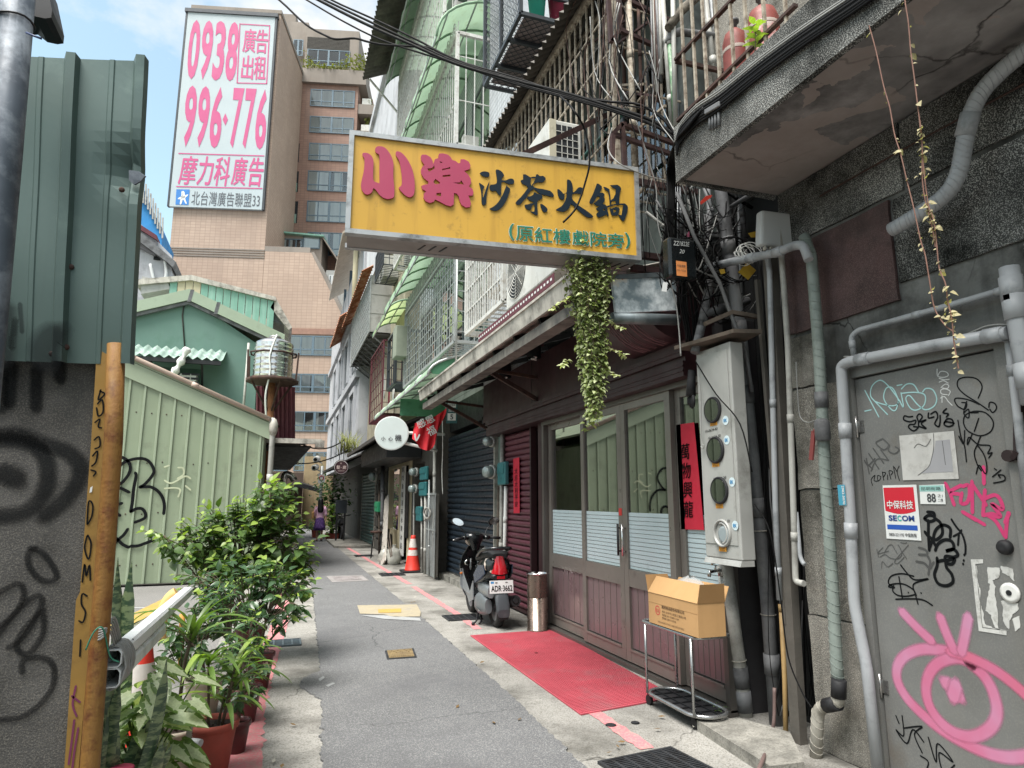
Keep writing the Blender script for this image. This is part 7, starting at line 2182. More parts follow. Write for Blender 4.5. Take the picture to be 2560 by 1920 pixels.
part(t,'roof',MB().prism([(x_l,YF-.06,pt[0][1]+.285),(xr_+.14,YF-.06,pt[1][1]+.285),(xr_+.14,YF+5.6,pt[1][1]+.285),(x_l,YF+5.6,pt[0][1]+.285)],(0,0,.05)),M['fencelight'])
part(t,'base_strip',MB().box(x_l,xr_,YF-.035,YF-.005,0,.018),M['stone'])
FF=Frame((xr_,YF-.032,0),(1,0,0),(0,0,1))
C6=(260,1120,5.927)
g=MB()
for s in([(195,320),(260,240),(350,190),(500,155),(620,170),(700,240),(740,340),(700,430),(600,540),(530,580),(600,575),(700,580),(800,640),(870,740),(895,850),(885,970)],[(180,130),(270,140),(350,190),(390,280),(370,380),(290,490),(190,575),(260,600),(370,655)],[(465,370),(475,420),(440,600),(420,800),(395,940)],[(400,940),(480,900),(560,900),(610,960),(600,1040),(460,1100)],[(170,715),(100,860)],[(80,870),(260,820)],[(100,930),(235,1000)],[(130,1230),(150,1310),(210,1360)],[(350,1205),(290,1290),(220,1350),(120,1440),(60,1460)],[(210,1365),(280,1430),(360,1470)],[(395,1455),(500,1450),(600,1415),(720,1370)]):
 ribbon(g,FF,[FF.px(*p)for p in crop(*C6,s)],.055,.001,6)
part(t,'graffiti',g,M['g_black'],'large black graffiti loops')
g=MB()
for s in([(900,280),(960,260)],[(1100,290),(1170,300),(1180,390),(1090,450)],[(900,480),(1000,520),(1200,420),(1280,450)],[(900,600),(1050,590),(1130,620),(1100,720)],[(1210,560),(1280,620)]):
 ribbon(g,FF,[FF.px(*p)for p in crop(*C6,s)],.03,.001,6)
part(t,'graffiti',g,mat('pale_scratch','#b9bfa0',.6),'faint pale scribbles on a painted-over patch')
pipe('pinkish pipe running along the sloping roof edge of the green shed',[(x_l,YF-.1,pt[0][1]+.40),(xr_+.1,YF-.1,pt[1][1]+.36)],.045,M['pinkpipe'],joints=(.55,.75))
pipe('pale downpipe at the corner of the green shed',elbow([(xr_+.16,YF-.06,0),(xr_+.16,YF-.06,pt[1][1]+.28),(xr_+.1,YF-.06,pt[1][1]+.38)],.05),.055,M['pvc_lt'],'downpipe',joints=(.3,.62,.92))
solo('wrapped_scrap',MB().sphere((xr_+.17,YF-.08,pt[1][1]+.2),.09,10,(1,1,2.2)),M['whitetape'],'crumpled cloth wrapped round the top of the pale downpipe','cloth')
t=thing('porch_roof','dark sheet porch roof with a pale gutter beyond the green shed','awning',(0,17,2.9))
a,b_=onY(16,650,1100),onY(16,802,1104)
part(t,'gutter',MB().box(a.x,b_.x+.03,15.9,16.05,a.z-.06,a.z+.05).box(b_.x-.12,b_.x+.08,15.88,16.09,a.z-.14,a.z+.02),M['fascia'])
part(t,'sheet',MB().prism([(a.x,16.05,a.z),(b_.x,16.05,a.z),(b_.x-.5,21,a.z+.25),(a.x,21,a.z+.25)],(0,0,.05)),M['darksheet'])
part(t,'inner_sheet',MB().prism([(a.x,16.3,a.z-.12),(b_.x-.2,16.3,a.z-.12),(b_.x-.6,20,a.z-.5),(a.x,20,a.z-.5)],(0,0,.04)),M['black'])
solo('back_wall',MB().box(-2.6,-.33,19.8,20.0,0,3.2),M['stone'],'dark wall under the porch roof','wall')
pipe('silver flue pipe below the porch roof',elbow([onY(18,706,1215),onY(18,713,1183),onY(18,730,1190),onY(18,736,1202)],.12),.09,M['steel'],'flue')
# ---------------------------------------------------------------- dark green gabled house
M['housegreen']=mat('sea_green_wall','#66847a',.75,var=.07,vs=.9,dirt='#4f7362',ds=1.0,da=.25,streak='#6f9683',sa=.35,ss=2)
M['vergepale']=mat('pale_green_verge','#9aa893',.6,.1,var=.08,vs=2,dirt='#6f7a69',ds=2,da=.25)
YG=21.0
t=thing('gabled_house','sea green gabled house behind the light green shed','house',(-3,YG,0))
gp=[onY(YG,*p)for p in((200,800),(468,742),(650,855),(636,1000))]
xw=onY(YG,638,1000).x
wallp=[V((-6.2,YG,0)),V((xw,YG,0)),V((xw,YG,onY(YG,638,862).z)),gp[1],V((-6.2,YG,onY(YG,200,800).z))]
part(t,'wall',MB().prism(wallp,(0,9,0)),M['housegreen'])
rd=onY(YG-.2,474,722)
le_,re_=onY(YG-.2,180,788),onY(YG-.2,712,836)
for nm,e_ in(('left',le_),('right',re_)):
 th=.34
 part(t,'verge_board',MB().prism([rd,e_,e_-V((0,0,th)),rd-V((0,0,th))],(0,.05,0)),M['vergepale'])
 part(t,'roof',MB().prism([rd+V((0,.06,.0)),e_+V((0,.06,0)),e_+V((0,9.5,0)),rd+V((0,9.5,0))],(0,0,-.06)),M['vergepale'])
 part(t,'soffit_trim',MB().prism([rd-V((0,-.05,th+.01)),e_-V((0,-.05,th+.01)),e_-V((0,-.05,th+.11)),rd-V((0,-.05,th+.11))],(0,.12,0)),M['pvc_dk'])
for f in(.03,.30):
 p=rd.lerp(re_,f)
 part(t,'verge_joint',MB().prism([p+V((-.05,-.004,.02)),p+V((.05,-.004,.02)),p+V((-.02,-.004,-.36)),p+V((-.12,-.004,-.36))],(0,.003,0)),M['pvc_dk'])
g=MB()
g.tube([onY(YG-.02,462,748),onY(YG-.02,456,790),onY(YG-.02,462,872)],.02,5)
part(t,'crack_seam',g,M['stone'],kind='stuff')
a0,a1=onY(YG-.05,340,862),onY(YG-.05,562,878)
t2=thing('window_awning','small corrugated awning with a torn cloth strip on the sea green house','awning',a0)
z0_=a0 .z
part(t2,'sheet',corrugated(MB(),(a0 .x,YG-1.0,onY(YG-1.0,340,886).z),(a1 .x+.05,YG-1.0,onY(YG-1.0,562,900).z),(a0 .x,YG,a0 .z),10,.05,(0,-.6,.8)),mat('pale_weathered_sheet','#8fa59b',.6,.2,var=.2,vs=4,dirt='#c6cdc8',ds=4,da=.4))
part(t2,'valance',MB().box(a0 .x,a1 .x,YG-.98,YG-.9,a0 .z-.62,a0 .z-.5),M['black'])
part(t2,'valance_strut',MB().bar((a0 .x+.55,YG-.9,a0 .z-.5),(a0 .x+.55,YG,a0 .z-1.4),.06),M['black'])
part(t2,'valance_strut',MB().bar((a1 .x-.5,YG-.9,a0 .z-.5),(a1 .x-.5,YG,a0 .z-1.6),.06),M['black'])
part(t,'dark_window',MB().box(a0 .x+.5,a1 .x-.6,YG-.01,YG+.01,a0 .z-2.2,a0 .z-.6),mat('shade_green','#3f5d50',.8))
solo('cloth_strip',MB().tube(smooth_line([onY(YG-1.1,470,870),onY(YG-1.1,455,900),onY(YG-1.1,440,925),onY(YG-1.1,424,942)],4),[.09+.04*math.sin(k*1.7)for k in range(13)],6),M['white'],'torn white cloth strip tied across the small awning','cloth')
x0,x1,z0,z1=yspan(YG-.7,447,490,934,978)
t=thing('air_conditioner','white air conditioner under the small awning of the sea green house','air conditioner',((x0+x1)/2,YG-.5,z0))
part(t,'case',MB().cbox(((x0+x1)/2,YG-.5,(z0+z1)/2),((x1-x0)/2,0,0),(0,.2,0),(0,0,(z1-z0)/2),.03),M['acwhite'])
g=MB()
for k in range(4):
 for j in range(2):
  g.box(x0+.06+j*.24,x0+.27+j*.24,YG-.71,YG-.7005,z0+.1+k*.12,z0+.16+k*.12)
part(t,'louvre',g,M['grille'],kind='stuff')
YT=26.0
t=thing('sheet_clerestory','turquoise sheet-clad roof structure with a grey ridge behind the gabled house','roof structure',(-2,YT,7))
q=[onY(YT,*p)for p in((360,708),(480,688),(700,750),(690,790),(480,740),(360,760))]
part(t,'ridge_cap',MB().prism([onY(YT-.1,*p)for p in((340,698),(478,687),(690,742),(690,752),(478,700),(340,712))],(0,3,0)),M['fascia'])
M['turq']=mat('turquoise_sheet','#79a695',.55,.1,var=.12,vs=2,streak='#b5cfc4',sa=.5,ss=5)
xa,xb=onY(YT,425,700).x,onY(YT,676,760).x
z_at=lambda x:onY(YT,478,700).z+(onY(YT,690,755).z-onY(YT,478,700).z)*max(0,(x-onY(YT,478,700).x))/(onY(YT,690,755).x-onY(YT,478,700).x)
x=xa
n=0
while x<xb:
 m_=M['turq']if not(abs(n-2)<2)else M['creamdoor']
 part(t,'cladding_sheet',MB().prism([(x+.012,YT,5.5),(x+.25,YT,5.5),(x+.25,YT,z_at(x+.25)),(x+.012,YT,z_at(x))],(0,.05+.02*(n%2),0)),m_)
 x+=.262;n+=1
q=[onY(YT,*p)for p in((690,745),(730,818),(722,825),(676,768))]
part(t,'right_verge',MB().prism(q,(0,3,0)),M['fascia'])
part(t,'right_roof_underside',MB().prism([onY(YT+.2,*p)for p in((690,755),(725,820),(676,800))],(0,2,0)),M['pvc_dk'])
q=[onY(YT,*p)for p in((355,690),(420,706),(425,722),(352,735))]
part(t,'left_shelter',MB().prism(q,(0,2,0)),M['boxgrey'])
YK=17.0
cx=onY(YK,684,900).x
zb0,zt0=onY(YK,684,948).z,onY(YK,684,862).z
r_=.455
t=thing('water_tank','ribbed stainless steel water tank on a rusty stand','water tank',(cx,YK,zb0))
prof_=[(r_*.98,0)]
H_=zt0-zb0
for k in range(1,41):
 f=k/40
 bump_=.008 if any(abs(f-q_)<.018 for q_ in(.08,.2,.24,.36,.40,.52,.56,.70,.74,.86))else 0
 prof_.append((r_+bump_,f*H_))
prof_+=[(r_*.97,H_+.03),(r_*.6,H_+.12),(r_*.2,H_+.16),(0,H_+.16)]
part(t,'shell',MB().lathe((cx,YK,zb0),prof_,32),M['chrome'])
part(t,'lid',MB().lathe((cx,YK,zb0+H_+.15),[(.14,0),(.15,.04),(.13,.07),(0,.08)],16),M['steel'])
t=thing('tank_stand','rusty steel stand under the water tank','stand',(cx,YK,0))
part(t,'platform',MB().lathe((cx,YK,zb0-.10),[(.62,0),(.62,.09)],8),M['rust'])
part(t,'post',MB().tube([(cx+.02,YK,0),(cx,YK,zb0-.1)],.085,10),mat('rust_orange_post','#8a5b3a',.8,var=.2,dirt='#5b3420',ds=6,da=.4))
for sx in(-1,1):
 for sy in(-1,1):
  part(t,'upright',MB().bar((cx+sx*.55,YK+sy*.4,zb0-.05),(cx+sx*.58,YK+sy*.4,zb0+.62),.04),M['rust'])
part(t,'hoop',MB().tube([(cx+.6*math.cos(a*pi/4+pi/8)*.95,YK+.50*math.sin(a*pi/4+pi/8),zb0+.62)for a in range(8)],.022,5,closed=True),M['rust'])
for k in range(4):
 a=k*pi/2+.4
 part(t,'brace',MB().bar((cx,YK,zb0-.9),(cx+.5*math.cos(a),YK+.5*math.sin(a),zb0-.1),.04),M['rust'])
q=[onY(YK+.7,*p)for p in((641,965),(756,975),(738,1098),(640,1098))]
t=thing('maroon_sheet','dark red corrugated sheet standing behind the tank stand','sheet',q[3])
part(t,'sheet',corrugated(MB(),q[3],q[2],q[0],9,.03,(0,-1,0)),M['barmaroon'])
pipe('white pipe leading up to the water tank',[(cx-.62,YK,3.0),(cx-.60,YK,zt0)],.03,M['pvc_lt'])
pipe('white hose dangling in front of the water tank',smooth_line([(cx+.05,YK-.48,zt0+.15),(cx-.08,YK-.5,zb0+.5),(cx-.05,YK-.5,zb0+.1),(cx-.12,YK-.45,zb0-.5),(cx-.05,YK-.3,3.3)],5),.022,M['white'],'hose',cat='hose')
solo('crumpled_sheet',MB().prism([onY(16.2,*p)for p in((648,1060),(690,1068),(680,1082),(650,1075))],(0,.3,-.1)),M['vergepale'],'bent pale green flashing at the end of the shed roof','flashing')
pipe('black cable sagging from the tank stand across the alley',sag(onY(17,672,1040),onY(24,862,1098),.55,14),.022,M['cable'],'overhead_cable',cat='cable',n=6)
pipe('grey cable strung to the small round maroon sign',sag(onY(20,690,1150),onY(23,870,1125),.25,10),.02,M['cable'],'overhead_cable',cat='cable',n=6)
p=onZ(-.02,455,1660)
solo('yellow_post',MB().tube([onY(5.6,452,1668),onY(5.6,456,1535)],.02,8),mat('orange_post','#c08a3c',.7,dirt='#8a6a3a',da=.3),'thin orange yellow post behind the potted plants','post')
solo('barrier_arm',MB().tube(smooth_line([onY(6.6,400,1600),onY(6.6,408,1540),onY(6.6,425,1500),onY(6.6,444,1484)],5),.06,12),mat('arm_yellow','#cfa869',.6,var=.1,dirt='#a98a58',da=.3),'thick curved yellow barrier arm behind the beams','barrier')
cone('red traffic cone with a white band in the car park, behind the white beams',V((onY(4.85,352,1700).x,4.85,-.02)),.68,.15,0,((.42,.78),))
# ---------------------------------------------------------------- brick-tiled tower with the hoarding
def tile_mat(name,c1,c2,mortar,w,h,streak=None,msize=.012):
 b=NT(name)
 tc=b.n("TexCoord")
 d=b.n("VectorMath",_operation='DOT_PRODUCT');b.set(d,0,tc.outputs['Object']);b.set(d,1,(.969,-.245,0))
 d2=b.n("VectorMath",_operation='DOT_PRODUCT');b.set(d2,0,tc.outputs['Object']);b.set(d2,1,(.245,.969,0))
 sx=b.n("SeparateXYZ");b.set(sx,0,tc.outputs['Object'])
 cx=b.n("CombineXYZ");b.set(cx,0,b.mul(d.outputs['Value'],b.mul(d2 .outputs['Value'],1.0),'ADD'));b.set(cx,1,sx.outputs[2])
 br=b.n("TexBrick");b.set(br,'Vector',cx.outputs[0]);b.set(br,'Scale',1.0);b.set(br,'Brick Width',w);b.set(br,'Row Height',h);b.set(br,'Mortar Size',msize)
 b.set(br,'Color1',lin(c1));b.set(br,'Color2',lin(c2));b.set(br,'Mortar',lin(mortar));br.offset=0.0
 vec=tc.outputs['Object']
 c=b.mix(b.rng(b.noise(vec,.35,6),.3,.7,0,.35),br.outputs['Color'],lin(mortar))
 if streak:
  c=b.mix(b.rng(b.noise(vec,.5,6,.6,(1,1,.08)),.48,.72,0,.6),c,lin(streak))
 p=b.n("BsdfPrincipled");b.set(p,'Base Color',c);b.set(p,'Roughness',.7)
 b.t.links.new(p.outputs[0],b.out.inputs[0])
 return b.mat
M['pinktile']=tile_mat('pink_wall_tile','#ac9584','#b59e8c','#897466',.42,.26,'#978375')
M['browntile']=tile_mat('brown_wall_tile','#8d6e60','#977868','#705a50',.42,.26,'#7d6e64')
M['towerconc']=mat('tower_concrete','#8a8178',.85,var=.12,vs=.3,streak='#5f5851',sa=.5,ss=.8)
M['sky_glare']=mat('painted_sky_glare','#d3d8d6',.8,var=.1,vs=.6,streak='#9aa3a4',sa=.6,ss=2.5)  # pale sheets behind the glass, standing in for sky reflected in the panes
M['towerframe']=mat('blue_grey_frames','#5d6f7a',.5,.2,var=.08)
M['towerglass']=glass_mat('tower_glass',(.93,.97,.98),.97,.03)
TA=math.radians(14.2)
TU=V((math.cos(TA),-math.sin(TA),0))
TN=V((-math.sin(TA),-math.cos(TA),0))
T0=Frame(onY(58,575,600),TU,(0,0,1))
T1=Frame(T0 .o-TN*9,TU,(0,0,1))
T2=Frame(T0 .o-TN*6,TU,(0,0,1))
def tz(fr,x,y):return fr.px(x,y)
def zgnd(fr):return-fr.o.z
tw=thing('brick_tower','tall pink-tiled tower block carrying the phone number hoarding','building',(T0 .o.x,T0 .o.y,0))
aL,aR=T0 .px(430,560)[0],T0 .px(666,560)[0]
bT=T0 .px(575,28)[1]
gz=zgnd(T0)
def fbox(fr,a0,a1,b0,b1,c0,c1):
 return MB().hexa([fr.at(a,b,c)for c in(c0,c1)for a,b in((a0,b0),(a1,b0),(a1,b1),(a0,b1))])
bS=T0 .px(575,636)[1]
part(tw,'hoarding_slab',fbox(T0,aL,aR,gz,bT,-11,0),M['pinktile'])
part(tw,'parapet',fbox(T0,aL-.1,aR+.1,bT,bT+.35,-11,.1),M['towerconc'])
for k in range(4):
 z=T0 .px(575,640)[1]-.12+k*.22
 part(tw,'band_course',fbox(T0,aL-.02,aR+.02,z,z+.10,.003,.05),M['towerconc'])
w1=T0 .px(778,632)
w2=T0 .px(861,800)
poly=[T0 .at(aR+.02,gz),T0 .at(w2[0],gz),T0 .at(w2[0],w2[1]),T0 .at(w1[0],w1[1]),T0 .at(aR+.02,w1[1])]
part(tw,'sloped_wing',MB().prism(poly,-TN*8),M['pinktile'])
part(tw,'sloped_edge',MB().prism([T0 .at(w1[0],w1[1]+.02),T0 .at(w2[0],w2[1]+.02),T0 .at(w2[0]+.22,w2[1]+.1),T0 .at(w1[0]+.22,w1[1]+.1)],-TN*8),M['towerconc'])
z=T0 .px(760,836)[1]
part(tw,'band_course',fbox(T0,aR-5,w2[0],z,z+.5,.003,.10),mat('band_brown','#8f6f60',.8))
def fwin(t,fr,x0,x1,y0,y1,n=4,cur=None,split=.3,mf=None,depth=.0,sill=True):
 a0,b1=fr.px(x0,(y0+y1)/2)[0],fr.px((x0+x1)/2,y0)[1]
 a1,b0=fr.px(x1,(y0+y1)/2)[0],fr.px((x0+x1)/2,y1)[1]
 w=.09
 f=MB()
 def bx(p0,p1,q0,q1,c0=.01,c1=.09):
  f.hexa([fr.at(a,b,c)for c in(c0,c1)for a,b in((p0,q0),(p1,q0),(p1,q1),(p0,q1))])
 bx(a0,a0+w,b0,b1);bx(a1-w,a1,b0,b1);bx(a0+w,a1-w,b0,b0+w);bx(a0+w,a1-w,b1-w,b1)
 for i in range(1,n):
  a=a0+(a1-a0)*i/n
  q=.10 if(n%2==0 and i==n//2)else .05
  bx(a-q,a+q,b0+w,b1-w,.012,.085)
 if split:
  b=b0+(b1-b0)*split
  bx(a0+w,a1-w,b-.05,b+.05,.014,.08)
 wn_=part(t,'window',f,mf or M['towerframe'])
 def pane(name,c,m):
  part(wn_,name,MB().poly([fr.at(a,b,c)for a,b in((a0+w,b0+w),(a1-w,b0+w),(a1-w,b1-w),(a0+w,b1-w))]),m)
 part(wn_,'pane',MB().poly([fr.at(a,b,.04)for a,b in((a0+w,b0+w),(a1-w,b0+w),(a1-w,b1-w),(a0+w,b1-w))]),M['towerglass'])
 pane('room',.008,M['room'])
 if cur:  # spans of the window whitened as if by reflected sky
  for c0,c1 in cur:
   part(wn_,'sky_glare',MB().poly([fr.at(a,b,.02)for a,b in((a0+w+(a1-a0-2*w)*c0,b0+w),(a0+w+(a1-a0-2*w)*c1,b0+w),(a0+w+(a1-a0-2*w)*c1,b1-w),(a0+w+(a1-a0-2*w)*c0,b1-w))]),M['sky_glare'])
 return wn_
fwin(tw,T0,722,843,840,889,4,((0.02,.98),))
fwin(tw,T0,722,842,935,982,4,((0,.44),(.5,.8)))
fwin(tw,T0,735,838,1029,1079,4,((0,.2),(.45,.6)))
fwin(tw,T0,735,836,1130,1178,4,((.1,.3),(.6,.8)))
fwin(tw,T0,670,720,1130,1178,2,((.1,.6),))
part(tw,'recess',fbox(T0,T0 .px(845,900)[0],w2[0]-.1,gz,T0 .px(850,838)[1],.001,.004),M['browntile'])
for y in(915,1010,1100):
 b_=T0 .px(850,y)[1]
 part(tw,'balcony_slab',fbox(T0,T0 .px(843,900)[0],w2[0]+.3,b_-.5,b_+.5,.004,.35),M['towerconc'])
pa,pb=T2 .px(672,600)[0],T2 .px(806,600)[0]
b0,b1=T2 .px(740,640)[1],T2 .px(740,586)[1]
part(tw,'penthouse',fbox(T2,pa,pb,b0-1,b1,-3,0),M['towerconc'])
fwin(tw,T2,674,757,597,622,5,((.0,.3),(.35,.5),(.6,.7)),0)
fwin(tw,T2,758,800,590,622,1,((0,1),),0)
part(tw,'penthouse_roof',MB().prism([T2 .at(pa-.3,b1+.02,.5),T2 .at(pb+.2,b1-.3,.5),T2 .at(pb+.2,b1-.3,-3),T2 .at(pa-.3,b1+.02,-3)],(0,0,.15)),M['turq'])
part(tw,'penthouse_roof',MB().prism([T2 .at(T2 .px(806,600)[0],b1-.3,.3),T2 .at(*T2 .px(846,655),.3),T2 .at(*T2 .px(846,655),-3),T2 .at(T2 .px(806,600)[0],b1-.3,-3)],(0,0,.2)),M['towerconc'])
part(tw,'penthouse_parapet',fbox(T0,aR+.02,T0 .px(775,625)[0],w1[1]+.01,T0 .px(720,617)[1],-.25,0),M['towerconc'])
for(x0,x1,y0,y1,lab)in((815,862,678,740,0),(845,880,740,830,1)):
 a0,a1,b0_,b1_=T2 .px(x0,(y0+y1)/2)[0],T2 .px(x1,(y0+y1)/2)[0],T2 .px((x0+x1)/2,y1)[1],T2 .px((x0+x1)/2,y0)[1]
 part(tw,'terrace_room',fbox(T2,a0,a1,b0_-3,b1_,-4,.2+lab*.1),M['boxgrey'])
fr_=Frame(T2 .o+TN*.22,TU,(0,0,1))
fwin(tw,fr_,822,838,688,712,2,None,0,M['p_white'])
ta=thing('apartment_tower','brown-tiled apartment tower with window rows behind the hoarding slab','building',(T1 .o.x,T1 .o.y,0))
a0,a1=T1 .px(712,400)[0],T1 .px(888,400)[0]
z1_=T1 .px(820,212)[1]
gz1=zgnd(T1)
part(ta,'body',fbox(T1,a0-3,a1,gz1,z1_,-12,0),M['browntile'])
part(ta,'right_return',fbox(T1,a1+.02,T1 .px(918,400)[0],gz1,z1_,-14,-2.2),M['browntile'])
rows_=[(226,268,776,887),(293,334,774,884),(360,403,772,882),(429,479,769,880),(504,556,767,878),(582,640,768,876)]
glare_spans=[((.0,.47),(.53,1)),((.0,1),),((.0,.48),(.52,1)),((.0,.46),(.6,.8)),((.0,.47),(.52,1)),((.3,.5),(.6,1))]
for(y0,y1,x0,x1),cu in zip(rows_,glare_spans):
 fwin(ta,T1,x0,x1,y0,y1,4,cu)
for k,(y0,y1)in enumerate(((220,270),(290,337),(358,405),(428,480),(503,558),(580,640))):
 b1_,b0_=T1 .px(735,y0)[1],T1 .px(735,y1)[1]
 xa,xb=T1 .px(724-k*2,(y0+y1)/2)[0],T1 .px(752-k*2,(y0+y1)/2)[0]
 part(ta,'recess',fbox(T1,xa,xb,b0_,b1_,.002,.01),M['room'])
 part(ta,'balcony_front',fbox(T1,xa,xb-.1,b0_,b0_+.95,.02,.10),mat_once('balcony_glass_green','#7d9184',.3))
 p0=T1 .px(900,(y0+y1)/2)
 part(ta,'side_balcony',fbox(T1,a1+.03,a1+1.7,b0_-.2,b0_+.9,-2.2,-.1),M['towerconc'])
 if k<2:
  part(ta,'air_conditioner_case',fbox(T1,a1+.4,a1+1.3,b0_+.92,b0_+1.7,-1.2,-.3),M['acwhite'])
part(ta,'planter_band',fbox(T1,T1 .px(756,195)[0],T1 .px(917,195)[0],z1_+.01,T1 .px(830,178)[1],-6,.35),M['towerconc'])
up0,up1=T1 .px(730,130)[0],T1 .px(905,130)[0]
TB=Frame(T1 .o-TN*2.5,TU,(0,0,1))
part(ta,'upper_storey',fbox(TB,TB.px(763,120)[0],TB.px(897,120)[0],z1_,TB.px(820,74)[1],-9,0),M['towerconc'])
part(ta,'upper_storey',fbox(TB,TB.px(690,120)[0],TB.px(765,120)[0]-.02,z1_-4,TB.px(740,45)[1],-9,-.6),M['towerconc'])
for k in range(9):
 z=TB.px(830,124-k*3.2)[1]
 part(ta,'louvre_board',fbox(TB,TB.px(768,110)[0],TB.px(874,110)[0],z,z+.12,.002,.05),M['stone'])
fwin(ta,TB,768,875,126,166,4,None)
fwin(ta,TB,733,758,100,140,2,None)
part(ta,'roof_mass',fbox(TB,TB.px(590,30)[0],TB.px(733,30)[0],z1_-4,TB.px(660,12)[1],-9,-1.2),M['towerconc'])
g=MB()
rr=random.Random(31)
fx0,fx1=T1 .px(758,170)[0],T1 .px(920,170)[0]
zt=T1 .px(830,178)[1]
for k in range(900):
 a=rr.uniform(fx0,fx1)
 hgt=1.2+.9*math.sin(a*.9)+rr.uniform(-.3,.6)
 p=T1 .at(a+rr.uniform(-.3,.3),zt+rr.random()*max(.3,hgt),rr.uniform(-1.2,.5))
 s=rr.uniform(.1,.25)
 d1=V((rr.gauss(0,1),rr.gauss(0,1),rr.gauss(0,.8))).normalized()*s
 d2=V((rr.gauss(0,1),rr.gauss(0,1),rr.gauss(0,.8))).normalized()*s
 g.add([p,p+d1,p+d1+d2,p+d2],[(0,1,2,3)])
M['terracegreen']=mat('terrace_plants',(.14,.15,.04),.8,var=.5,vs=.8,leafy=True)
solo('terrace_plants',g,M['terracegreen'],'row of yellowish green shrubs on the tower terrace','plants',None,'stuff')
g=MB()
for k in range(160):
 a,b_=T1 .px(918+rr.uniform(-8,10),240+rr.uniform(0,90))
 p=T1 .at(a,b_,-1+rr.uniform(-.5,.5))
 d1=V((rr.gauss(0,1),rr.gauss(0,1),rr.gauss(0,1))).normalized()*.28
 d2=V((rr.gauss(0,1),rr.gauss(0,1),rr.gauss(0,1))).normalized()*.28
 g.add([p,p+d1,p+d1+d2,p+d2],[(0,1,2,3)])
solo('hanging_plants',g,M['terracegreen'],'creeper hanging from the right corner of the apartment tower','plants',None,'stuff')
g=MB()
for k in range(140):
 a,b_=T0 .px(620+rr.uniform(-28,34),8+rr.uniform(-10,10))
 p=T0 .at(a,max(b_,bT+.4),-4+rr.uniform(-.5,.5))
 d1=V((rr.gauss(0,1),rr.gauss(0,1),rr.gauss(0,1))).normalized()*.25
 d2=V((rr.gauss(0,1),rr.gauss(0,1),rr.gauss(0,1))).normalized()*.25
 g.add([p,p+d1,p+d1+d2,p+d2],[(0,1,2,3)])
solo('roof_plants',g,M['terracegreen'],'shrub on the roof above the phone number hoarding','plants',None,'stuff')
# ---------------------------------------------------------------- hoarding with the phone number
BFm=Frame(T0 .at(0,0,.35),TU,(0,0,1))
q=[BFm.px(*p)for p in((463,28),(685,45),(657,527),(431,513))]
bl_,tr_=(min(q[0][0],q[3][0]),(q[2][1]+q[3][1])/2),(max(q[1][0],q[2][0]),(q[0][1]+q[1][1])/2)
ba0,ba1=(q[0][0]+q[3][0])/2,(q[1][0]+q[2][0])/2
t=thing('advertising_hoarding','tall white hoarding with pink phone number and characters on the tower','billboard',BFm.at((ba0+ba1)/2,bl_[1]))
part(t,'panel',fbox(BFm,ba0,ba1,bl_[1],tr_[1],-.3,0),mat('hoarding_white','#a9b4b7',.6,var=.03,vs=.3,streak='#b3bfc2',sa=.25,ss=.8))
part(t,'top_frame',fbox(BFm,ba0-.25,ba1+.25,tr_[1],tr_[1]+.35,-.33,.12),M['bardark'])
for a in(ba0-.18,ba1+.02):
 part(t,'side_frame',fbox(BFm,a,a+.16,bl_[1],tr_[1],-.31,.02),M['bardark'])
C7=(430,20,3.19)
M['adpink']=mat('hoarding_pink','#b94a7b',.6,var=.03,vs=.5)
def bpx(p):return BFm.px(*crop(*C7,[p])[0])
def place(mb,text,ll,ur,lr,bold=.0,shear=0):
 a=bpx(ll);b=bpx(ur);c=bpx(lr)
 write(mb,BFm,text,a[0],a[1],b[1]-c[1],width=c[0]-a[0],bold=bold,lift=.02,shear=shear)
g=MB()
for k in range(4):
 x=108+k*102.5
 place(g,'0938'[k],(x,566+k*5),(x+90,92+k*6),(x+90,568+k*5),.03)
for k in range(3):
 x=74+k*107
 place(g,'996'[k],(x,1108+k*4),(x+93,617+k*5),(x+93,1110+k*4),.03)
for k in range(3):
 x=455+k*99
 place(g,'776'[k],(x,1116+k*5),(x+87,638+k*4),(x+87,1118+k*5),.03)
fill(g,BFm,[[bpx(p)for p in((404,890),(426,840),(446,890),(426,938))]],.01,.01)
part(t,'phone_number',g,M['adpink'],kind='stuff')
g=MB()
for ch,x0,x1,y0,y1 in(('廣',562,660,165,352),('告',665,757,172,360),('出',550,642,378,565),('租',650,742,384,570),('摩',48,190,1178,1405),('力',195,320,1182,1410),('科',330,450,1185,1415),('廣',470,590,1190,1412),('告',605,722,1192,1420)):
 place(g,ch,(x0,y1),(x1,y0),(x1,y1),.02,.12 if y0>1000 else 0)
part(t,'pink_lettering',g,M['adpink'],kind='stuff')
g=MB()
for L in([(520,598),(542,128),(780,142),(755,604),(520,598)],[(55,1160),(733,1180)],[(38,1424),(718,1440)]):
 P=[bpx(p)for p in L]
 for a,b_ in zip(P,P[1:]):
  ribbon(g,BFm,[a,b_],.10,.02,1)
part(t,'pink_rule',g,M['adpink'],kind='stuff')
lq=[bpx(p)for p in((28,1568),(132,1572),(142,1448),(36,1446))]
part(t,'blue_logo_field',MB().poly([BFm.at(a,b_,.02)for a,b_ in lq]),mat('logo_blue','#2b74b8',.5))
g=MB()
for L in([(58,1520),(80,1510),(82,1470)],[(84,1505),(70,1560)],[(92,1470),(96,1515),(112,1555)],[(96,1512),(120,1495)]):
 ribbon(g,BFm,[bpx(p)for p in L],.22,.03,4,False,True)
part(t,'logo_strokes',g,M['p_white'])
g=MB()
place(g,'北台灣廣告聯盟33',(152,1572),(698,1468),(698,1580),.0)
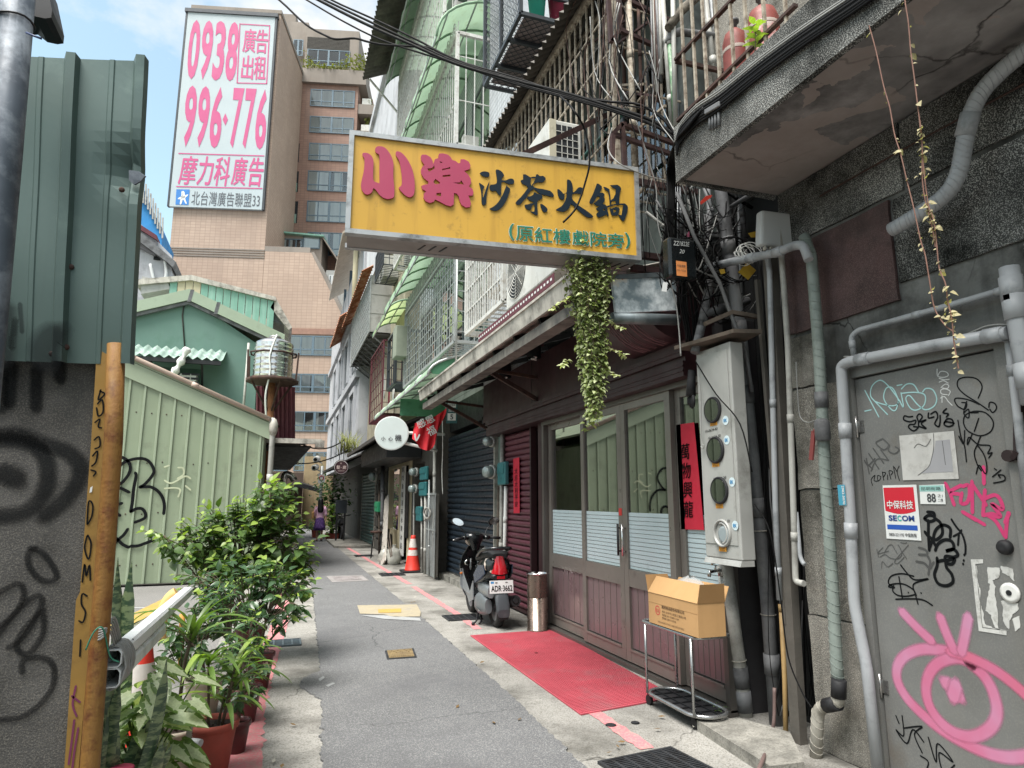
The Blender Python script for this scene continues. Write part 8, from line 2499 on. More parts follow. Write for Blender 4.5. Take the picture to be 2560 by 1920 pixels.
part(t,'grey_lettering',g,mat('hoarding_grey_print','#4c4f55',.6),kind='stuff')
# ---------------------------------------------------------------- buildings at the far left, scaffold netting
YL=36.0
t=thing('grey_house','weathered grey house with a slanting roof left of the tower','house',onY(YL,380,690))
q=[onY(YL,*p)for p in((250,520),(352,560),(430,640),(428,760),(250,800))]
part(t,'wall',MB().prism(q,(0,6,0)),M['greyrender'])
q=[onY(YL-.5,*p)for p in((330,572),(358,585),(440,655),(432,668),(418,655),(330,590))]
part(t,'roof',MB().prism(q,(0,7,0)),M['pvc_dk'])
q=[onY(YL-.3,*p)for p in((300,535),(352,562),(392,588),(392,600),(352,575),(300,548))]
part(t,'red_ridge',MB().prism(q,(0,1,0)),M['barmaroon'])
q=[onY(YL-.2,*p)for p in((300,548),(392,600),(388,640),(352,620),(300,600))]
part(t,'clad_storey',MB().prism(q,(0,1,0)),mat('grey_cladding','#77767a',.7,streak='#5d5c60',sa=.5,ss=3))
x0,x1,z0,z1=yspan(YL-.05,385,402,622,650)
part(t,'window',MB().box(x0,x1,YL-.08,YL-.01,z0,z1),M['room'])
pts=[onY(YL-.2,*p)for p in((376,660),(385,700),(400,712),(415,690),(412,650))]
part(t,'drain_pipe',MB().tube(smooth_line(pts,4),.08,6),M['p_white'])
YN=50.0
t=thing('scaffold_netting','bright blue scaffold netting behind the grey house','scaffold',onY(YN,380,620))
q=[onY(YN,*p)for p in((300,440),(362,478),(378,520),(408,575),(402,625),(300,640))]
part(t,'net',MB().prism(q,(0,5,0)),mat('net_blue','#2f86c4',.7,var=.25,vs=.6,streak='#6fb4dc',sa=.4,ss=2))
for k in range(10):
 x=352+k*6
 y=478+max(0,(x-362))*2.0
 part(t,'scaffold_tube',MB().bar(onY(YN-.2,x,y+30),onY(YN-.2,x+1,y-22),.10),M['pvc_lt'])
solo('far_shop',MB().box(-1.4,1.2,40,46,0,3.1),mat('far_shop_brown','#57483f',.8,var=.3,vs=.8),'low brownish shop at the end of the alley','building')
t=thing('far_canopy','dark tarpaulin roof at the end of the alley','awning',(.3,37,2.4))
part(t,'tarpaulin',MB().prism([onY(37,*p)for p in((690,1242),(745,1205),(800,1222),(800,1232),(740,1216),(690,1254))],(0,4,.2)),M['black'])
solo('far_wall',MB().box(1.3,3.4,42.5,43,0,4.2),mat('far_tan_sheet','#a3906f',.7,var=.1,streak='#7d6c52',sa=.5),'tan sheet wall at the very end of the alley','wall')
# ---------------------------------------------------------------- plants and pots
M['leaf']=mat('leaf_green',(.10,.175,.05),.38,var=.35,vs=7,rnd=.35,leafy=True,spec=.5)
M['leafdark']=mat('leaf_dark_glossy',(.045,.095,.036),.3,var=.35,vs=7,rnd=.3,leafy=True,spec=.6)
M['leafyoung']=mat('leaf_young',(.24,.34,.06),.45,var=.25,vs=7,rnd=.3,leafy=True)
M['leafpale']=mat('leaf_pale_veins',(.42,.48,.30),.45,var=.15,vs=12,rnd=.15,leafy=True)
M['leafstrap']=mat('strap_leaf',(.10,.17,.035),.42,var=.3,vs=6,rnd=.3,leafy=True)
M['bark']=mat('twig_bark',(.10,.075,.05),.9,var=.3,vs=20)
M['potdark']=mat('dark_red_pot','#5c2b2c',.5,var=.1,vs=6,dirt='#3d2422',ds=5,da=.3)
M['potcream']=mat('cream_pot','#b7ab9b',.6,var=.1,dirt='#857a6b',ds=5,da=.3)
def snake_mat():
 b=NT('snake_plant_leaf')
 vec=b.coords()
 w=b.n("TexNoise");b.set(w,'Vector',b.n("VectorMath",_operation='MULTIPLY').outputs[0]);
 m=w.inputs['Vector'].links[0].from_node
 b.set(m,0,vec);b.set(m,1,(9,9,26));b.set(w,'Scale',1.6);b.set(w,'Detail',5);b.set(w,'Roughness',.65)
 c=b.mix(b.rng(w.outputs['Fac'],.46,.56),(.045,.085,.045),(.20,.26,.13))
 p=b.n("BsdfPrincipled");b.set(p,'Base Color',c);b.set(p,'Roughness',.4)
 b.t.links.new(p.outputs[0],b.out.inputs[0])
 return b.mat
M['snake']=snake_mat()
def leaf_rows(L,W,fold=.25,curl=.25,seg=4,shape=1.0,tipw=.04):
 """unit leaf along +y, normal +z"""
 rows=[]
 for i in range(seg+1):
  f=i/seg
  w=W/2*max(tipw,math.sin(pi*min(1,f**(.75*shape)*.97+.03)))if 0<i else W*.04
  z=-curl*L*f*f
  rows.append([V((-w,f*L,z+fold*w)),V((0,f*L,z)),V((w,f*L,z+fold*w))])
 return rows
def basis_mat(d,nrm,roll=0.0):
 d=d.normalized()
 s=d.cross(nrm)
 if s.length<1e-4:s=d.cross(V((1,0,.2)))
 s.normalize()
 n=s.cross(d)
 m=Matrix((s,d,n)).transposed()
 return m
LEAF_MESH={}
def leaf_mesh(key,mb,mats):
 if key not in LEAF_MESH:
  LEAF_MESH[key]=mb.mesh('leaf',V((0,0,0)),mats)
 return LEAF_MESH[key]
def place_leaves(root,specs,rows_by_key,mats_by_key,limit=300):
 """specs: (key, base, dir, normal, scale). The nearest become parts, the rest one part"""
 specs=sorted(specs,key=lambda s:(s[1]-EYE).length)
 rest={}
 for i,(key,b0,d,n,s)in enumerate(specs):
  m3=basis_mat(d,n)
  if i<limit:
   mb=MB().grid(rows_by_key[key],True)
   o=bpy.data.objects.new('leaf',leaf_mesh(key,mb,mats_by_key[key]))
   COL.objects.link(o)
   o.parent=root
   o.location=b0-wpos(root)
   o.rotation_euler=m3 .to_euler()
   o.scale=(s,s,s)
  else:
   r=rest.setdefault(mats_by_key[key].name,(MB(),mats_by_key[key]))
   r[0].grid([[b0+m3@(p*s)for p in row]for row in rows_by_key[key]],True)
 for nm,(mb,m)in rest.items():
  part(root,'foliage',mb,m,kind='stuff')
def pot(root,c,r,h,m,soil=True,rim=.022,taper=.72):
 part(root,'pot',MB().lathe(c,[(r*taper,0),(r*.98,h-rim*2),(r*1.0,h-rim*1.6),(r*1.09,h-rim*1.5),(r*1.12,h-rim*.6),(r*1.09,h),(r*.98,h),(r*.94,h-.03)],32,cap1=False),m)
 if soil:
  mb=MB()
  rr=random.Random(int(c[0]*1000))
  rows=[]
  for i in range(6):
   q=r*.95*(1-i/5)
   rows.append([V((c[0]+q*math.cos(k*pi/10),c[1]+q*math.sin(k*pi/10),c[2]+h-.028+rr.uniform(-.006,.012)))for k in range(20)])
  part(root,'soil',mb.grid(rows,True,True),M['soil'])
def shrub(label,base,pots,blobs,n_twig,leaf_len,leaf_w,dark,seed,young=.12,per=7,shell=.55,drop=.2,limit=300,name='potted_shrub',cat='shrub',fold=.3):
 rr=random.Random(seed)
 t=thing(name,label,cat,base,'potted plants along the left edge of the alley')
 if pots:pot(t,V(base),*pots)
 z0=base[2]+(pots[1]-.03 if pots else 0)
 root_=V((base[0],base[1],z0))
 rows={'m':leaf_rows(1,leaf_w,fold,.22),'y':leaf_rows(1,leaf_w*.85,fold,.12)}
 mats={'m':M['leafdark']if dark else M['leaf'],'y':M['leafyoung']}
 br=MB()
 rr2=random.Random(seed+500)
 specs=[]
 tot=sum(b[1][0]*b[1][1]*b[1][2]for b in blobs)
 for c,rad in blobs:
  c=V(c)
  k_=int(n_twig*rad[0]*rad[1]*rad[2]/tot)
  hub=root_.lerp(c,.55)+V((rr.uniform(-.05,.05),rr.uniform(-.05,.05),0))
  br.tube(smooth_line([root_,root_.lerp(hub,.5)+V((rr.uniform(-.03,.03),0,.02)),hub,c],3),[.014,.013,.012,.011,.010,.010,.009,.008,.008,.007],6)
  for i in range(k_):
   while True:
    u=V((rr.uniform(-1,1),rr.uniform(-1,1),rr.uniform(-1,1)))
    if u.length<1:break
   u=u.normalized()*(u.length**shell)
   tip=c+V((u.x*rad[0],u.y*rad[1],u.z*rad[2]))
   st=hub.lerp(tip,.45)+V((0,0,.03))
   mid=st.lerp(tip,.55)+V((0,0,.04))
   tw=smooth_line([st,mid,tip],3)
   if i%2==0:br.tube([hub]+tw,[.005]+[.0035]*(len(tw)-1)+[.0015],4,False)
   else:br.tube(tw,[.003]*(len(tw)-1)+[.0015],4,False)
   out=(tip-c)
   out=out.normalized()if out.length>.01 else V((0,0,1))
   for j in range(per):
    f=1-j/per*.75
    p=st.lerp(tip,f)+V((0,0,.03*math.sin(f*3)))
    a=j*2.4+rr.random()
    side=V((math.cos(a),math.sin(a),rr.uniform(-.5,.3)))
    d=(side*.8+out*(.5 if j else 1.2)+V((0,0,-drop+(.35 if j==0 else 0)))).normalized()
    n_=(V((0,0,1))+out*.5+V((rr.gauss(0,.35),rr.gauss(0,.35),0)))
    key='y' if(j<2 and rr.random()<young*3)else 'm'
    specs.append((key,p,d,n_,leaf_len*rr2 .choice((.45,.65,.8,.95,1.1,1.3))*rr2 .uniform(.9,1.1)*(.8 if key=='y' else 1)))
 part(t,'branches',br,M['bark'],kind='stuff')
 place_leaves(t,specs,{k:v for k,v in rows.items()},mats,limit)
 return t
def keyed(pre):
 LEAF_MESH.clear()
keyed('a')
shrub('big light green bush with heart-shaped leaves, largest of the potted plants',(-.20,7.35,0),(.14,.30,M['potdark']),[((-.42,7.3,1.18),(.52,.45,.42)),((.02,7.2,1.05),(.40,.42,.42)),((-.05,7.3,1.48),(.34,.36,.28)),((-.78,7.15,1.16),(.30,.3,.22)),((.20,7.0,.72),(.26,.3,.22)),((-.10,7.2,1.62),(.28,.3,.18)),((-1.02,7.1,1.22),(.22,.25,.12)),((-.55,6.9,.85),(.34,.3,.26))],330,.094,.80,False,3,.3,8,name='potted_bush',cat='bush')
keyed('b')
shrub('dark glossy shrub in a dark red pot below the big bush',(-.09,6.2,0),(.115,.29,M['potdark']),[((-.32,6.1,.82),(.38,.36,.26)),((.02,6.0,.80),(.28,.34,.24)),((-.5,5.9,.62),(.2,.25,.2)),((.12,6.1,.55),(.16,.2,.16))],120,.085,.5,True,5,.10,8,name='potted_shrub')
keyed('c')
shrub('small dark-leaved shrub in a small dark red pot beside the terracotta pot',(-.17,4.75,0),(.072,.19,M['potdark']),[((-.16,4.78,.36),(.13,.14,.12)),((-.22,5.0,.48),(.15,.15,.14))],42,.055,.5,True,7,.05,7,limit=150)
keyed('d')
shrub('leafy shrub with long narrow leaves and small pale buds reaching over the pavement',(-.16,5.35,0),(.11,.24,M['potdark']),[((-.20,5.3,.58),(.20,.24,.20)),((-.02,5.2,.42),(.16,.14,.07)),((-.32,5.5,.75),(.16,.2,.18))],60,.07,.38,True,9,.2,8,limit=220)
keyed('e')
shrub('low shrub filling the gap behind the strap-leaved plant',(-.45,5.6,0),(.13,.26,M['potcream']),[((-.5,5.5,.62),(.26,.3,.22)),((-.62,5.2,.45),(.16,.2,.14))],50,.075,.5,True,13,.08,7,limit=150)
keyed('f')
for k,((tt,a,b_,z1_),sd_)in enumerate(zip(PL,(21,22))):
 c=V(((a+b_)/2,wpos(tt).y+.15,z1_-.03))
 rows={'m':leaf_rows(1,.55,.3,.2),'y':leaf_rows(1,.5,.3,.2)}
 rr=random.Random(sd_)
 specs=[]
 n=330 if k==0 else 120
 for i in range(n):
  h=rr.uniform(.0,1.15 if k==0 else .5)
  p=c+V((rr.gauss(0,.17),rr.gauss(0,.15),h))
  specs.append(('y' if rr.random()<.25 else 'm',p,V((rr.gauss(0,1),rr.gauss(0,1),rr.uniform(-.6,.6))),V((rr.gauss(0,.5),-.3,1)),rr.uniform(.12,.2)))
 tp=thing('leafy_plant','leafy green plant growing in the right far planter box' if k==0 else 'low green plant in the left far planter box','plant',c)
 part(tp,'stem',MB().tube([c,c+V((0,0,.7 if k==0 else .3))],.02,5),M['bark'])
 place_leaves(tp,specs,rows,{'m':M['leaf'],'y':M['leafyoung']},0)
rr=random.Random(33)
c=V((onY(28,832,1250).x,28.3,0))
tp=thing('small_tree','small tree behind the far planters','tree',c)
part(tp,'trunk',MB().tube([c,c+V((.03,0,1.2)),c+V((-.02,0,2.0))],[.06,.05,.03],7),M['bark'])
specs=[]
for i in range(520):
 p=c+V((rr.gauss(0,.38),rr.gauss(0,.3),1.75+rr.gauss(0,.42)))
 specs.append(('y' if rr.random()<.2 else 'm',p,V((rr.gauss(0,1),rr.gauss(0,1),rr.uniform(-.7,.4))),V((rr.gauss(0,.5),-.3,1)),rr.uniform(.13,.22)))
place_leaves(tp,specs,{'m':leaf_rows(1,.55,.3,.2),'y':leaf_rows(1,.5,.3,.2)},{'m':M['leafdark'],'y':M['leaf']},0)
# ------- strap-leaved plant in the big terracotta pot
c=V((-.29,4.4,0))
t=thing('strap_leaf_plant','strap-leaved plant in the large terracotta pot at the front','plant',c,'potted plants along the left edge of the alley')
pot(t,c,.128,.30,M['terracotta'],rim=.024)
tap_=onY(4.25,500,1856)
rr=random.Random(15)
hub=c+V((0,0,.28))
def strap(root,p0,d,L,W,droop,m,seed_,name='leaf'):
 r2=random.Random(seed_)
 d=V(d).normalized()
 rows=[]
 p=V(p0)
 N=9
 dz=d.z
 for i in range(N+1):
  f=i/N
  dd=V((d.x,d.y,dz-droop*f*2.2)).normalized()
  side=dd.cross(V((0,0,1)))
  side=side.normalized()if side.length>.05 else V((1,0,0))
  w=W/2*(.35+.65*math.sin(pi*min(1,f*.8+.2))if f<.98 else .05)
  nn=side.cross(dd)
  rows.append([p-side*w+nn*w*.35,p.copy(),p+side*w+nn*w*.35])
  p=p+dd*(L/N)
 return part(root,name,MB().grid(rows,True),m)
for s_ in range(4):
 sx,sy=rr.uniform(-.05,.05),rr.uniform(-.04,.04)
 top=hub+V((sx*2.2,sy*2,rr.uniform(.10,.42)))
 part(t,'stem',MB().tube([hub+V((sx,sy,-.02)),hub.lerp(top,.5)+V((sx*.5,0,0)),top],[.009,.008,.007],6),M['bark'])
 for j in range(10):
  a=rr.uniform(0,2*pi)
  el=rr.uniform(.2,1.3)
  strap(t,top-V((0,0,.10*rr.random())),(math.cos(a),math.sin(a),el),rr.uniform(.22,.42),rr.uniform(.022,.036),rr.uniform(.35,.8),M['leafstrap']if rr.random()<.8 else M['leafyoung'],s_*20+j)
c2=V((-.50,4.55,0))
t=thing('strap_leaf_plant','taller strap-leaved plant behind the white beams','plant',c2,'potted plants along the left edge of the alley')
pot(t,c2,.12,.24,M['potcream'])
part(t,'stem',MB().tube([c2+V((0,0,.22)),c2+V((.02,0,.6)),c2+V((.05,0,.78))],.012,6),M['bark'])
for j in range(16):
 a=rr.uniform(0,2*pi)
 strap(t,c2+V((.05,0,.70+.1*rr.random())),(math.cos(a),math.sin(a)*.7,rr.uniform(.3,1.5)),rr.uniform(.32,.52),rr.uniform(.03,.042),rr.uniform(.3,.7),M['leafstrap'],100+j)
 # ------- pale-veined arrowhead plant
c3=V((-.56,3.86,0))
t=thing('arrowhead_plant','arrowhead plant with large pale-veined leaves at the lower left','plant',c3,'potted plants along the left edge of the alley')
pot(t,c3,.12,.22,M['terracotta'])
def arrow_leaf():
 mb=MB()
 out=[(0,1.0),(.17,.72),(.30,.42),(.36,.12),(.30,-.14),(.16,-.22),(.05,-.08)]
 for sgn in(-1,1):
  pts=[V((sgn*x,y,.12*abs(x)-.15*y*y))for x,y in out]
  mid=[V((0,1,-.15)),V((0,.72,-.08)),V((0,.42,-.03)),V((0,.15,0)),V((0,.05,0)),V((0,0,0)),V((0,-.02,0))]
  for i in range(6):
   a,b_,c_,d_=mid[i],mid[i+1],pts[i+1],pts[i]
   q=.55
   m0,m1=a.lerp(d_,q),b_.lerp(c_,q)
   mb.slot(1 if i%1==0 else 0).add([a,b_,m1,m0],[(0,1,2,3)if sgn>0 else(3,2,1,0)],True)
   h0,h1=m0 .lerp(m1,.3),d_.lerp(c_,.3)
   mb.slot(1).add([m0,h0,m0 .lerp(d_,.55)],[(0,1,2)if sgn>0 else(2,1,0)],True)
   mb.slot(0).add([h0,m1,c_,d_,m0 .lerp(d_,.55)],[(0,1,2,3,4)if sgn>0 else(4,3,2,1,0)],True)
 return mb.mesh('leaf',V((0,0,0)),[M['leafstrap'],M['leafpale']])
AL=arrow_leaf()
rr=random.Random(44)
st=MB()
for k in range(78):
 a=rr.uniform(0,2*pi)
 rad=rr.uniform(.03,.30)
 z=rr.uniform(.22,.78)-rad*.35
 p=c3+V((rad*math.cos(a)*.85,rad*math.sin(a)*.8-.05,z))
 st.tube(smooth_line([c3+V((0,0,.2)),c3 .lerp(p,.5)+V((0,0,.12)),p],3),.004,5,False)
 d=V((math.cos(a),math.sin(a),-.45+rr.uniform(-.3,.3)))
 n_=V((math.cos(a)*.5,math.sin(a)*.5-.5,1))
 o=bpy.data.objects.new('leaf',AL)
 COL.objects.link(o);o.parent=t
 o.location=p-wpos(t)
 o.rotation_euler=basis_mat(d,n_).to_euler()
 s=rr.uniform(.11,.18)
 o.scale=(s,s,s)
part(t,'stalks',st,M['leafstrap'],kind='stuff')
# ------- snake plants
def blade(root,p0,top,w,seed_):
 r2=random.Random(seed_)
 p0,top=V(p0),V(top)
 N=10
 rows=[]
 tw=r2 .uniform(-.5,.5)
 for i in range(N+1):
  f=i/N
  p=p0 .lerp(top,f)+V((.02*math.sin(f*4+seed_),.01*math.cos(f*3),0))
  ww=w/2*(.75+.35*math.sin(pi*f))*(1 if f<.8 else max(.03,(1-f)/.2))
  ang=tw+f*.5
  s=V((math.cos(ang),math.sin(ang),0))
  n_=V((-math.sin(ang),math.cos(ang),0))
  rows.append([p-s*ww+n_*ww*.25,p-n_*ww*.15,p+s*ww+n_*ww*.25])
 return part(root,'leaf',MB().grid(rows,True),M['snake'])
c4=V((-.74,4.15,0))
t=thing('snake_plant','snake plant with two tall mottled blades rising behind the white beams','plant',c4,'potted plants along the left edge of the alley')
pot(t,c4,.13,.2,M['potdark'])
for i,(px0,px1,w)in enumerate((((290,1600),(304,1392),.062),((312,1590),(341,1402),.066),((270,1640),(276,1538),.045),((262,1640),(262,1500),.05))):
 tp_=onY(4.15,*px1)
 lo_=onY(4.15,*px0)
 blade(t,(lo_.x*.6+c4 .x*.4,4.15,.18),tp_,w,i)
c5=V((-.60,3.62,0))
t=thing('snake_plant','dark snake plant at the foot of the yellow post','plant',c5,'potted plants along the left edge of the alley')
pot(t,c5,.12,.14,M['potdark'])
rr=random.Random(52)
for i in range(15):
 a=rr.uniform(0,6.28)
 blade(t,c5+V((.08*math.cos(a),.08*math.sin(a),.12)),c5+V((.16*math.cos(a)+.02,.14*math.sin(a),rr.uniform(.42,.86))),rr.uniform(.045,.06),60+i)
p=onY(3.45,300,1905)
solo('pink_pot',MB().lathe((p.x,3.5,0),[(.03,0),(.045,p.z-.06),(.05,p.z-.06),(.05,p.z-.04),(.04,p.z-.04)],18),mat('bright_pink_pot','#b03a5c',.5),'bright pink pot low among the leaves','plant pot')
t=thing('pipe_clamp','grey plastic pipe end with a clamp sticking out beside the terracotta pot','pipe fitting',onY(4.15,485,1856))
part(t,'pipe_end',MB().tube([onY(4.2,470,1853),onY(4.15,502,1858)],.020,12),M['pvc'])
part(t,'clamp',MB().box(*[q for pair in zip(onY(4.2,468,1850)-V((.006,.02,.0)),onY(4.2,480,1810)+V((.006,.02,0)))for q in pair]),M['steel'])
# ------- hanging ivy at the end of the awning
rr=random.Random(71)
M['ivy']=mat('variegated_ivy',(.22,.27,.10),.5,var=.45,vs=30,rnd=.1,leafy=True)
M['ivylight']=mat('variegated_ivy_pale',(.46,.50,.28),.5,var=.3,vs=30,leafy=True)
t=thing('hanging_ivy','long clump of variegated ivy hanging from the end of the awning','plant',(2.2,4.46,3.3))
st,g1,g2=MB(),MB(),MB()
lr=leaf_rows(1,.8,.3,.3,3)
for k in range(135):
 u=rr.gauss(0,.42)
 if abs(u)>1:u=rr.uniform(-1,1)
 x=2.20+u*.215
 y=4.46+rr.uniform(-.10,.10)
 bottom=2.02+(abs(u+.0)**1.3)*1.05+abs(rr.gauss(0,.28))
 z=3.40-rr.random()*.08
 bottom=min(bottom,3.1)
 pts=[]
 x0,y0=x,y
 nst=int((z-bottom)/.055)+2
 for i in range(nst):
  f=i/max(1,nst-1)
  zz=z+(bottom-z)*f
  xx=x0+(2.215-x0)*f*.5+.02*math.sin(i*.9+k)
  yy=y0+.015*math.cos(i*1.1+k)
  pts.append(V((xx,yy,zz)))
  for j in range(2):
   a=rr.uniform(0,6.28)
   d=V((math.cos(a),math.sin(a)-.2,rr.uniform(-.9,.1)))
   m3=basis_mat(d,V((math.cos(a)*.6,math.sin(a)*.6-.6,.8)))
   s=rr.uniform(.026,.048)
   b0=pts[-1]+V((rr.gauss(0,.012),rr.gauss(0,.012),rr.gauss(0,.015)))
   (g2 if rr.random()<.33 else g1).grid([[b0+m3@(p*s)for p in row]for row in lr],True)
 if len(pts)>1:st.tube(pts,.0018,4,False)
for(a,b_,c_)in(((1420,745),(1395,760),(1380,775)),((1525,870),(1550,880),(1562,890)),((1420,900),(1412,910),(1405,915)),((1515,925),(1530,935),(1542,940)),((1528,800),(1545,815),(1560,820)),((1470,640),(1464,615),(1455,600)),((1475,660),(1482,640),(1492,645)),((1452,655),(1445,630),(1462,625))):
 pts=smooth_line([onY(4.40,*a),onY(4.36,*b_),onY(4.34,*c_)],4)
 st.tube(pts,.002,4,False)
 for p in pts[::1]:
  for j in range(2):
   a_=rr.uniform(0,6.28)
   m3=basis_mat(V((math.cos(a_),math.sin(a_),rr.uniform(-.5,.4))),V((0,-.6,1)))
   s=rr.uniform(.03,.045)
   g2 .grid([[p+m3@(q*s)for q in row]for row in lr],True)
part(t,'stems',st,M['bark'],kind='stuff')
part(t,'leaves',g1,M['ivy'],kind='stuff')
part(t,'pale_leaves',g2,M['ivylight'],kind='stuff')
# ------- dry creepers hanging from the canopy edge
M['drystem']=mat('dry_reddish_stem','#7a5a4e',.8,var=.2,vs=20)
M['dryleaf']=mat('pale_dry_leaf','#a39a78',.7,var=.3,vs=30,leafy=True)
XV=2.47
for lab,px,dens in(('dry creeper with small pale leaves hanging from the canopy edge, right one',crop(1920,0,2.592,[(885,-60),(890,20),(910,150),(925,330),(945,480),(965,640),(990,850),(1010,1100),(1040,1330),(1075,1430),(1095,1600)])+crop(1920,640,2.592,[(1110,80),(1150,180),(1165,290),(1190,400),(1200,500),(1210,590),(1235,730)]),1.0),('thin bare creeper hanging from the canopy edge, left one',crop(1920,0,2.592,[(655,165),(700,330),(750,560),(790,700),(820,870),(860,1000),(900,1170),(945,1350),(990,1560)])+crop(1920,640,2.592,[(1020,0),(1050,180),(1080,340),(1140,440),(1200,490)]),.25),('short leafy creeper strand tangled beside the right creeper',crop(1920,0,2.592,[(985,780),(1000,950),(1000,1150),(1020,1300),(1060,1450),(1085,1600)]),1.0)):
 P=smooth_line([onX(XV,*p)for p in px],5)
 t=thing('creeper',lab,'plant',P[-1],'creepers hanging from the canopy')
 part(t,'stem',MB().tube(P,.0028,5,False),M['drystem'])
 g=MB()
 for p in P:
  f=1.0 if p.z<3.1 else .35
  for j in range(3):
   if rr.random()<dens*f*(.2+.6*(math.sin(p.z*17)>.1)):
    a=rr.uniform(0,6.28)
    m3=basis_mat(V((math.cos(a),math.sin(a),rr.uniform(-1,.3))),V((-.8,0,.6)))
    s=rr.choice((.009,.013,.018,.024,.034))
    b0=p+V((0,rr.gauss(0,.008),rr.gauss(0,.012)))
    g.grid([[b0+m3@(q*s)for q in row]for row in lr],True)
 part(t,'leaves',g,M['dryleaf'],kind='stuff')
p=onX(2.52,1886,150)
t=thing('sprout','yellow green sprout growing on the canopy edge before the canisters','plant',p)
part(t,'stem',MB().tube([p,p+V((0,-.02,.10)),p+V((0,-.03,.2))],.004,5),M['bark'])
for k in range(14):
 a=k*2.4
 o=bpy.data.objects.new('leaf',leaf_mesh('sprout',MB().grid(leaf_rows(1,.5,.3,.2),True),M['leafyoung']))
 COL.objects.link(o);o.parent=t
 o.location=V((0,-.02,.08+.012*k))
 o.rotation_euler=basis_mat(V((math.cos(a),math.sin(a),.3)),V((0,0,1))).to_euler()
 o.scale=(.075,)*3
p=onZ(.0,1772,1806)
t=thing('weed','small green weed growing at the foot of the metal rack','plant',p)
for k in range(11):
 a=k*2.4
 strap(t,p+V((0,0,.0)),(math.cos(a)*.5,math.sin(a)*.5,1.0),.10+.05*(k%3),.010,.5,M['leaf'],300+k)
 # ---------------------------------------------------------------- steel bin, rack, cardboard box
p=onZ(0,1346,1578)
p.x-=.01
t=thing('steel_bin','polished steel ashtray bin beside the restaurant door','bin',p)
rb_=.122
M['binsteel']=mat('reflection_tinted_steel','#86776d',.28,.9,var=.06,vs=5)  # brown tint stands in for mat and door mirrored in the steel
part(t,'body',MB().lathe(p,[(rb_*1.04,0),(rb_*1.04,.03),(rb_,.032),(rb_,.50)],32),M['binsteel'])
part(t,'upper_sleeve',MB().lathe(p,[(rb_*1.015,.4),(rb_*1.015,.665)],32,cap0=False,cap1=False),M['binsteel'])
part(t,'rim',MB().lathe(p,[(rb_*1.02,.66),(rb_*1.12,.668),(rb_*1.12,.678),(rb_*.97,.678),(rb_*.95,.62)],32,cap0=False,cap1=False),M['chrome'])
part(t,'ash',MB().lathe(p,[(rb_*.95,.63),(rb_*.6,.645),(0,.64)],20,cap0=False),M['soil'])
M['steeltube']=mat('chromed_tube','#a7a8a8',.28,.85,var=.06,vs=8)
XA0,XA1,YA0,YA1=2.735,3.035,4.07,4.78
t=thing('metal_rack','two-tier metal rack on casters with a black lower tray','rack',((XA0+XA1)/2,(YA0+YA1)/2,0))
def stadium(z,x0,x1,y0,y1,r,n=8,round_far=True):
 pts=[]
 for cx,cy,a0 in((x1-r,y1-r,0),(x0+r,y1-r,90),(x0+r,y0+r,180),(x1-r,y0+r,270)):
  for k in range(n+1):
   a=math.radians(a0+90*k/n)
   pts.append(V((cx+r*math.cos(a),cy+r*math.sin(a),z)))
 return pts
part(t,'lower_ring',MB().tube(stadium(.10,XA0,XA1,YA0-.02,YA1,.145),.014,8,closed=True),M['steeltube'])
part(t,'tray',MB().prism(stadium(.085,XA0+.012,XA1-.012,YA0,YA1-.01,.135),(0,0,.006)),M['rubber'])
g=MB()
for k in range(1,6):
 y=YA0+(YA1-YA0)*k/6
 g.bar((XA0+.02,y,.096),(XA1-.02,y,.096),.008,.012,(0,0,1))
for k in(1,2):
 x=XA0+(XA1-XA0)*k/3
 g.bar((x,YA0+.01,.096),(x,YA1-.02,.096),.008,.012,(0,0,1))
part(t,'tray_rib',g,M['black'],kind='stuff')
part(t,'upper_ring',MB().tube(stadium(.615,XA0,XA1,YA0-.02,YA1,.06),.013,8,closed=True),M['steeltube'])
g=MB()
for k in range(1,7):
 y=YA0+(YA1-YA0)*k/7
 g.tube([(XA0,y,.615),(XA1,y,.615)],.006,5)
part(t,'shelf_wire',g,M['steeltube'],kind='stuff')
for x,y in((XA0,YA0+.03),(XA0,YA1-.07),(XA1-.02,YA1-.05),(XA1-.02,YA1-.25)):
 part(t,'leg',MB().tube([(x,y,.10),(x,y,.615)],.010,8),M['steeltube'])
for x,y in((XA0+.05,YA0+.1),(XA0+.04,YA1-.03),(XA1-.05,YA0+.1),(XA1-.05,YA1-.05)):
 c_=part(t,'caster',MB().tube([(x-.012,y,.036),(x+.012,y,.036)],.036,12),M['rubber'])
 part(c_,'fork',MB().bar((x,y,.05),(x,y,.10),.022),M['black'])
M['card']=mat('cardboard','#b08a5c',.85,var=.06,vs=4,streak='#9c774c',sa=.25,ss=20)
M['cardin']=mat('cardboard_inside','#957248',.85,var=.06,vs=4)
bx0,bx1,by0,by1,bz0,bz1=2.72,2.94,3.98,4.62,.632,.855
t=thing('cardboard_box','open cardboard box with printing, standing on the metal rack','box',((bx0+bx1)/2,(by0+by1)/2,bz0))
for(a,nm)in(((bx0,bx0+.005,by0,by1),'front_wall'),((bx1-.005,bx1,by0,by1),'back_wall'),((bx0+.005,bx1-.005,by0,by0+.005),'side_wall'),((bx0+.005,bx1-.005,by1-.005,by1),'side_wall')):
 part(t,nm,MB().box(a[0],a[1],a[2],a[3],bz0,bz1),M['card'])
part(t,'bottom',MB().box(bx0+.005,bx1-.005,by0+.005,by1-.005,bz0,bz0+.006),M['cardin'])
def flap(p0,p1,out,L,dz):
 p0,p1=V(p0),V(p1)
 q=V(out)*L
 q.z=dz
 return MB().prism([p0,p1,p1+q+(p0-p1).normalized()*.012,p0+q+(p1-p0).normalized()*.012],V((0,0,1)).cross(p1-p0).normalized()*.004)
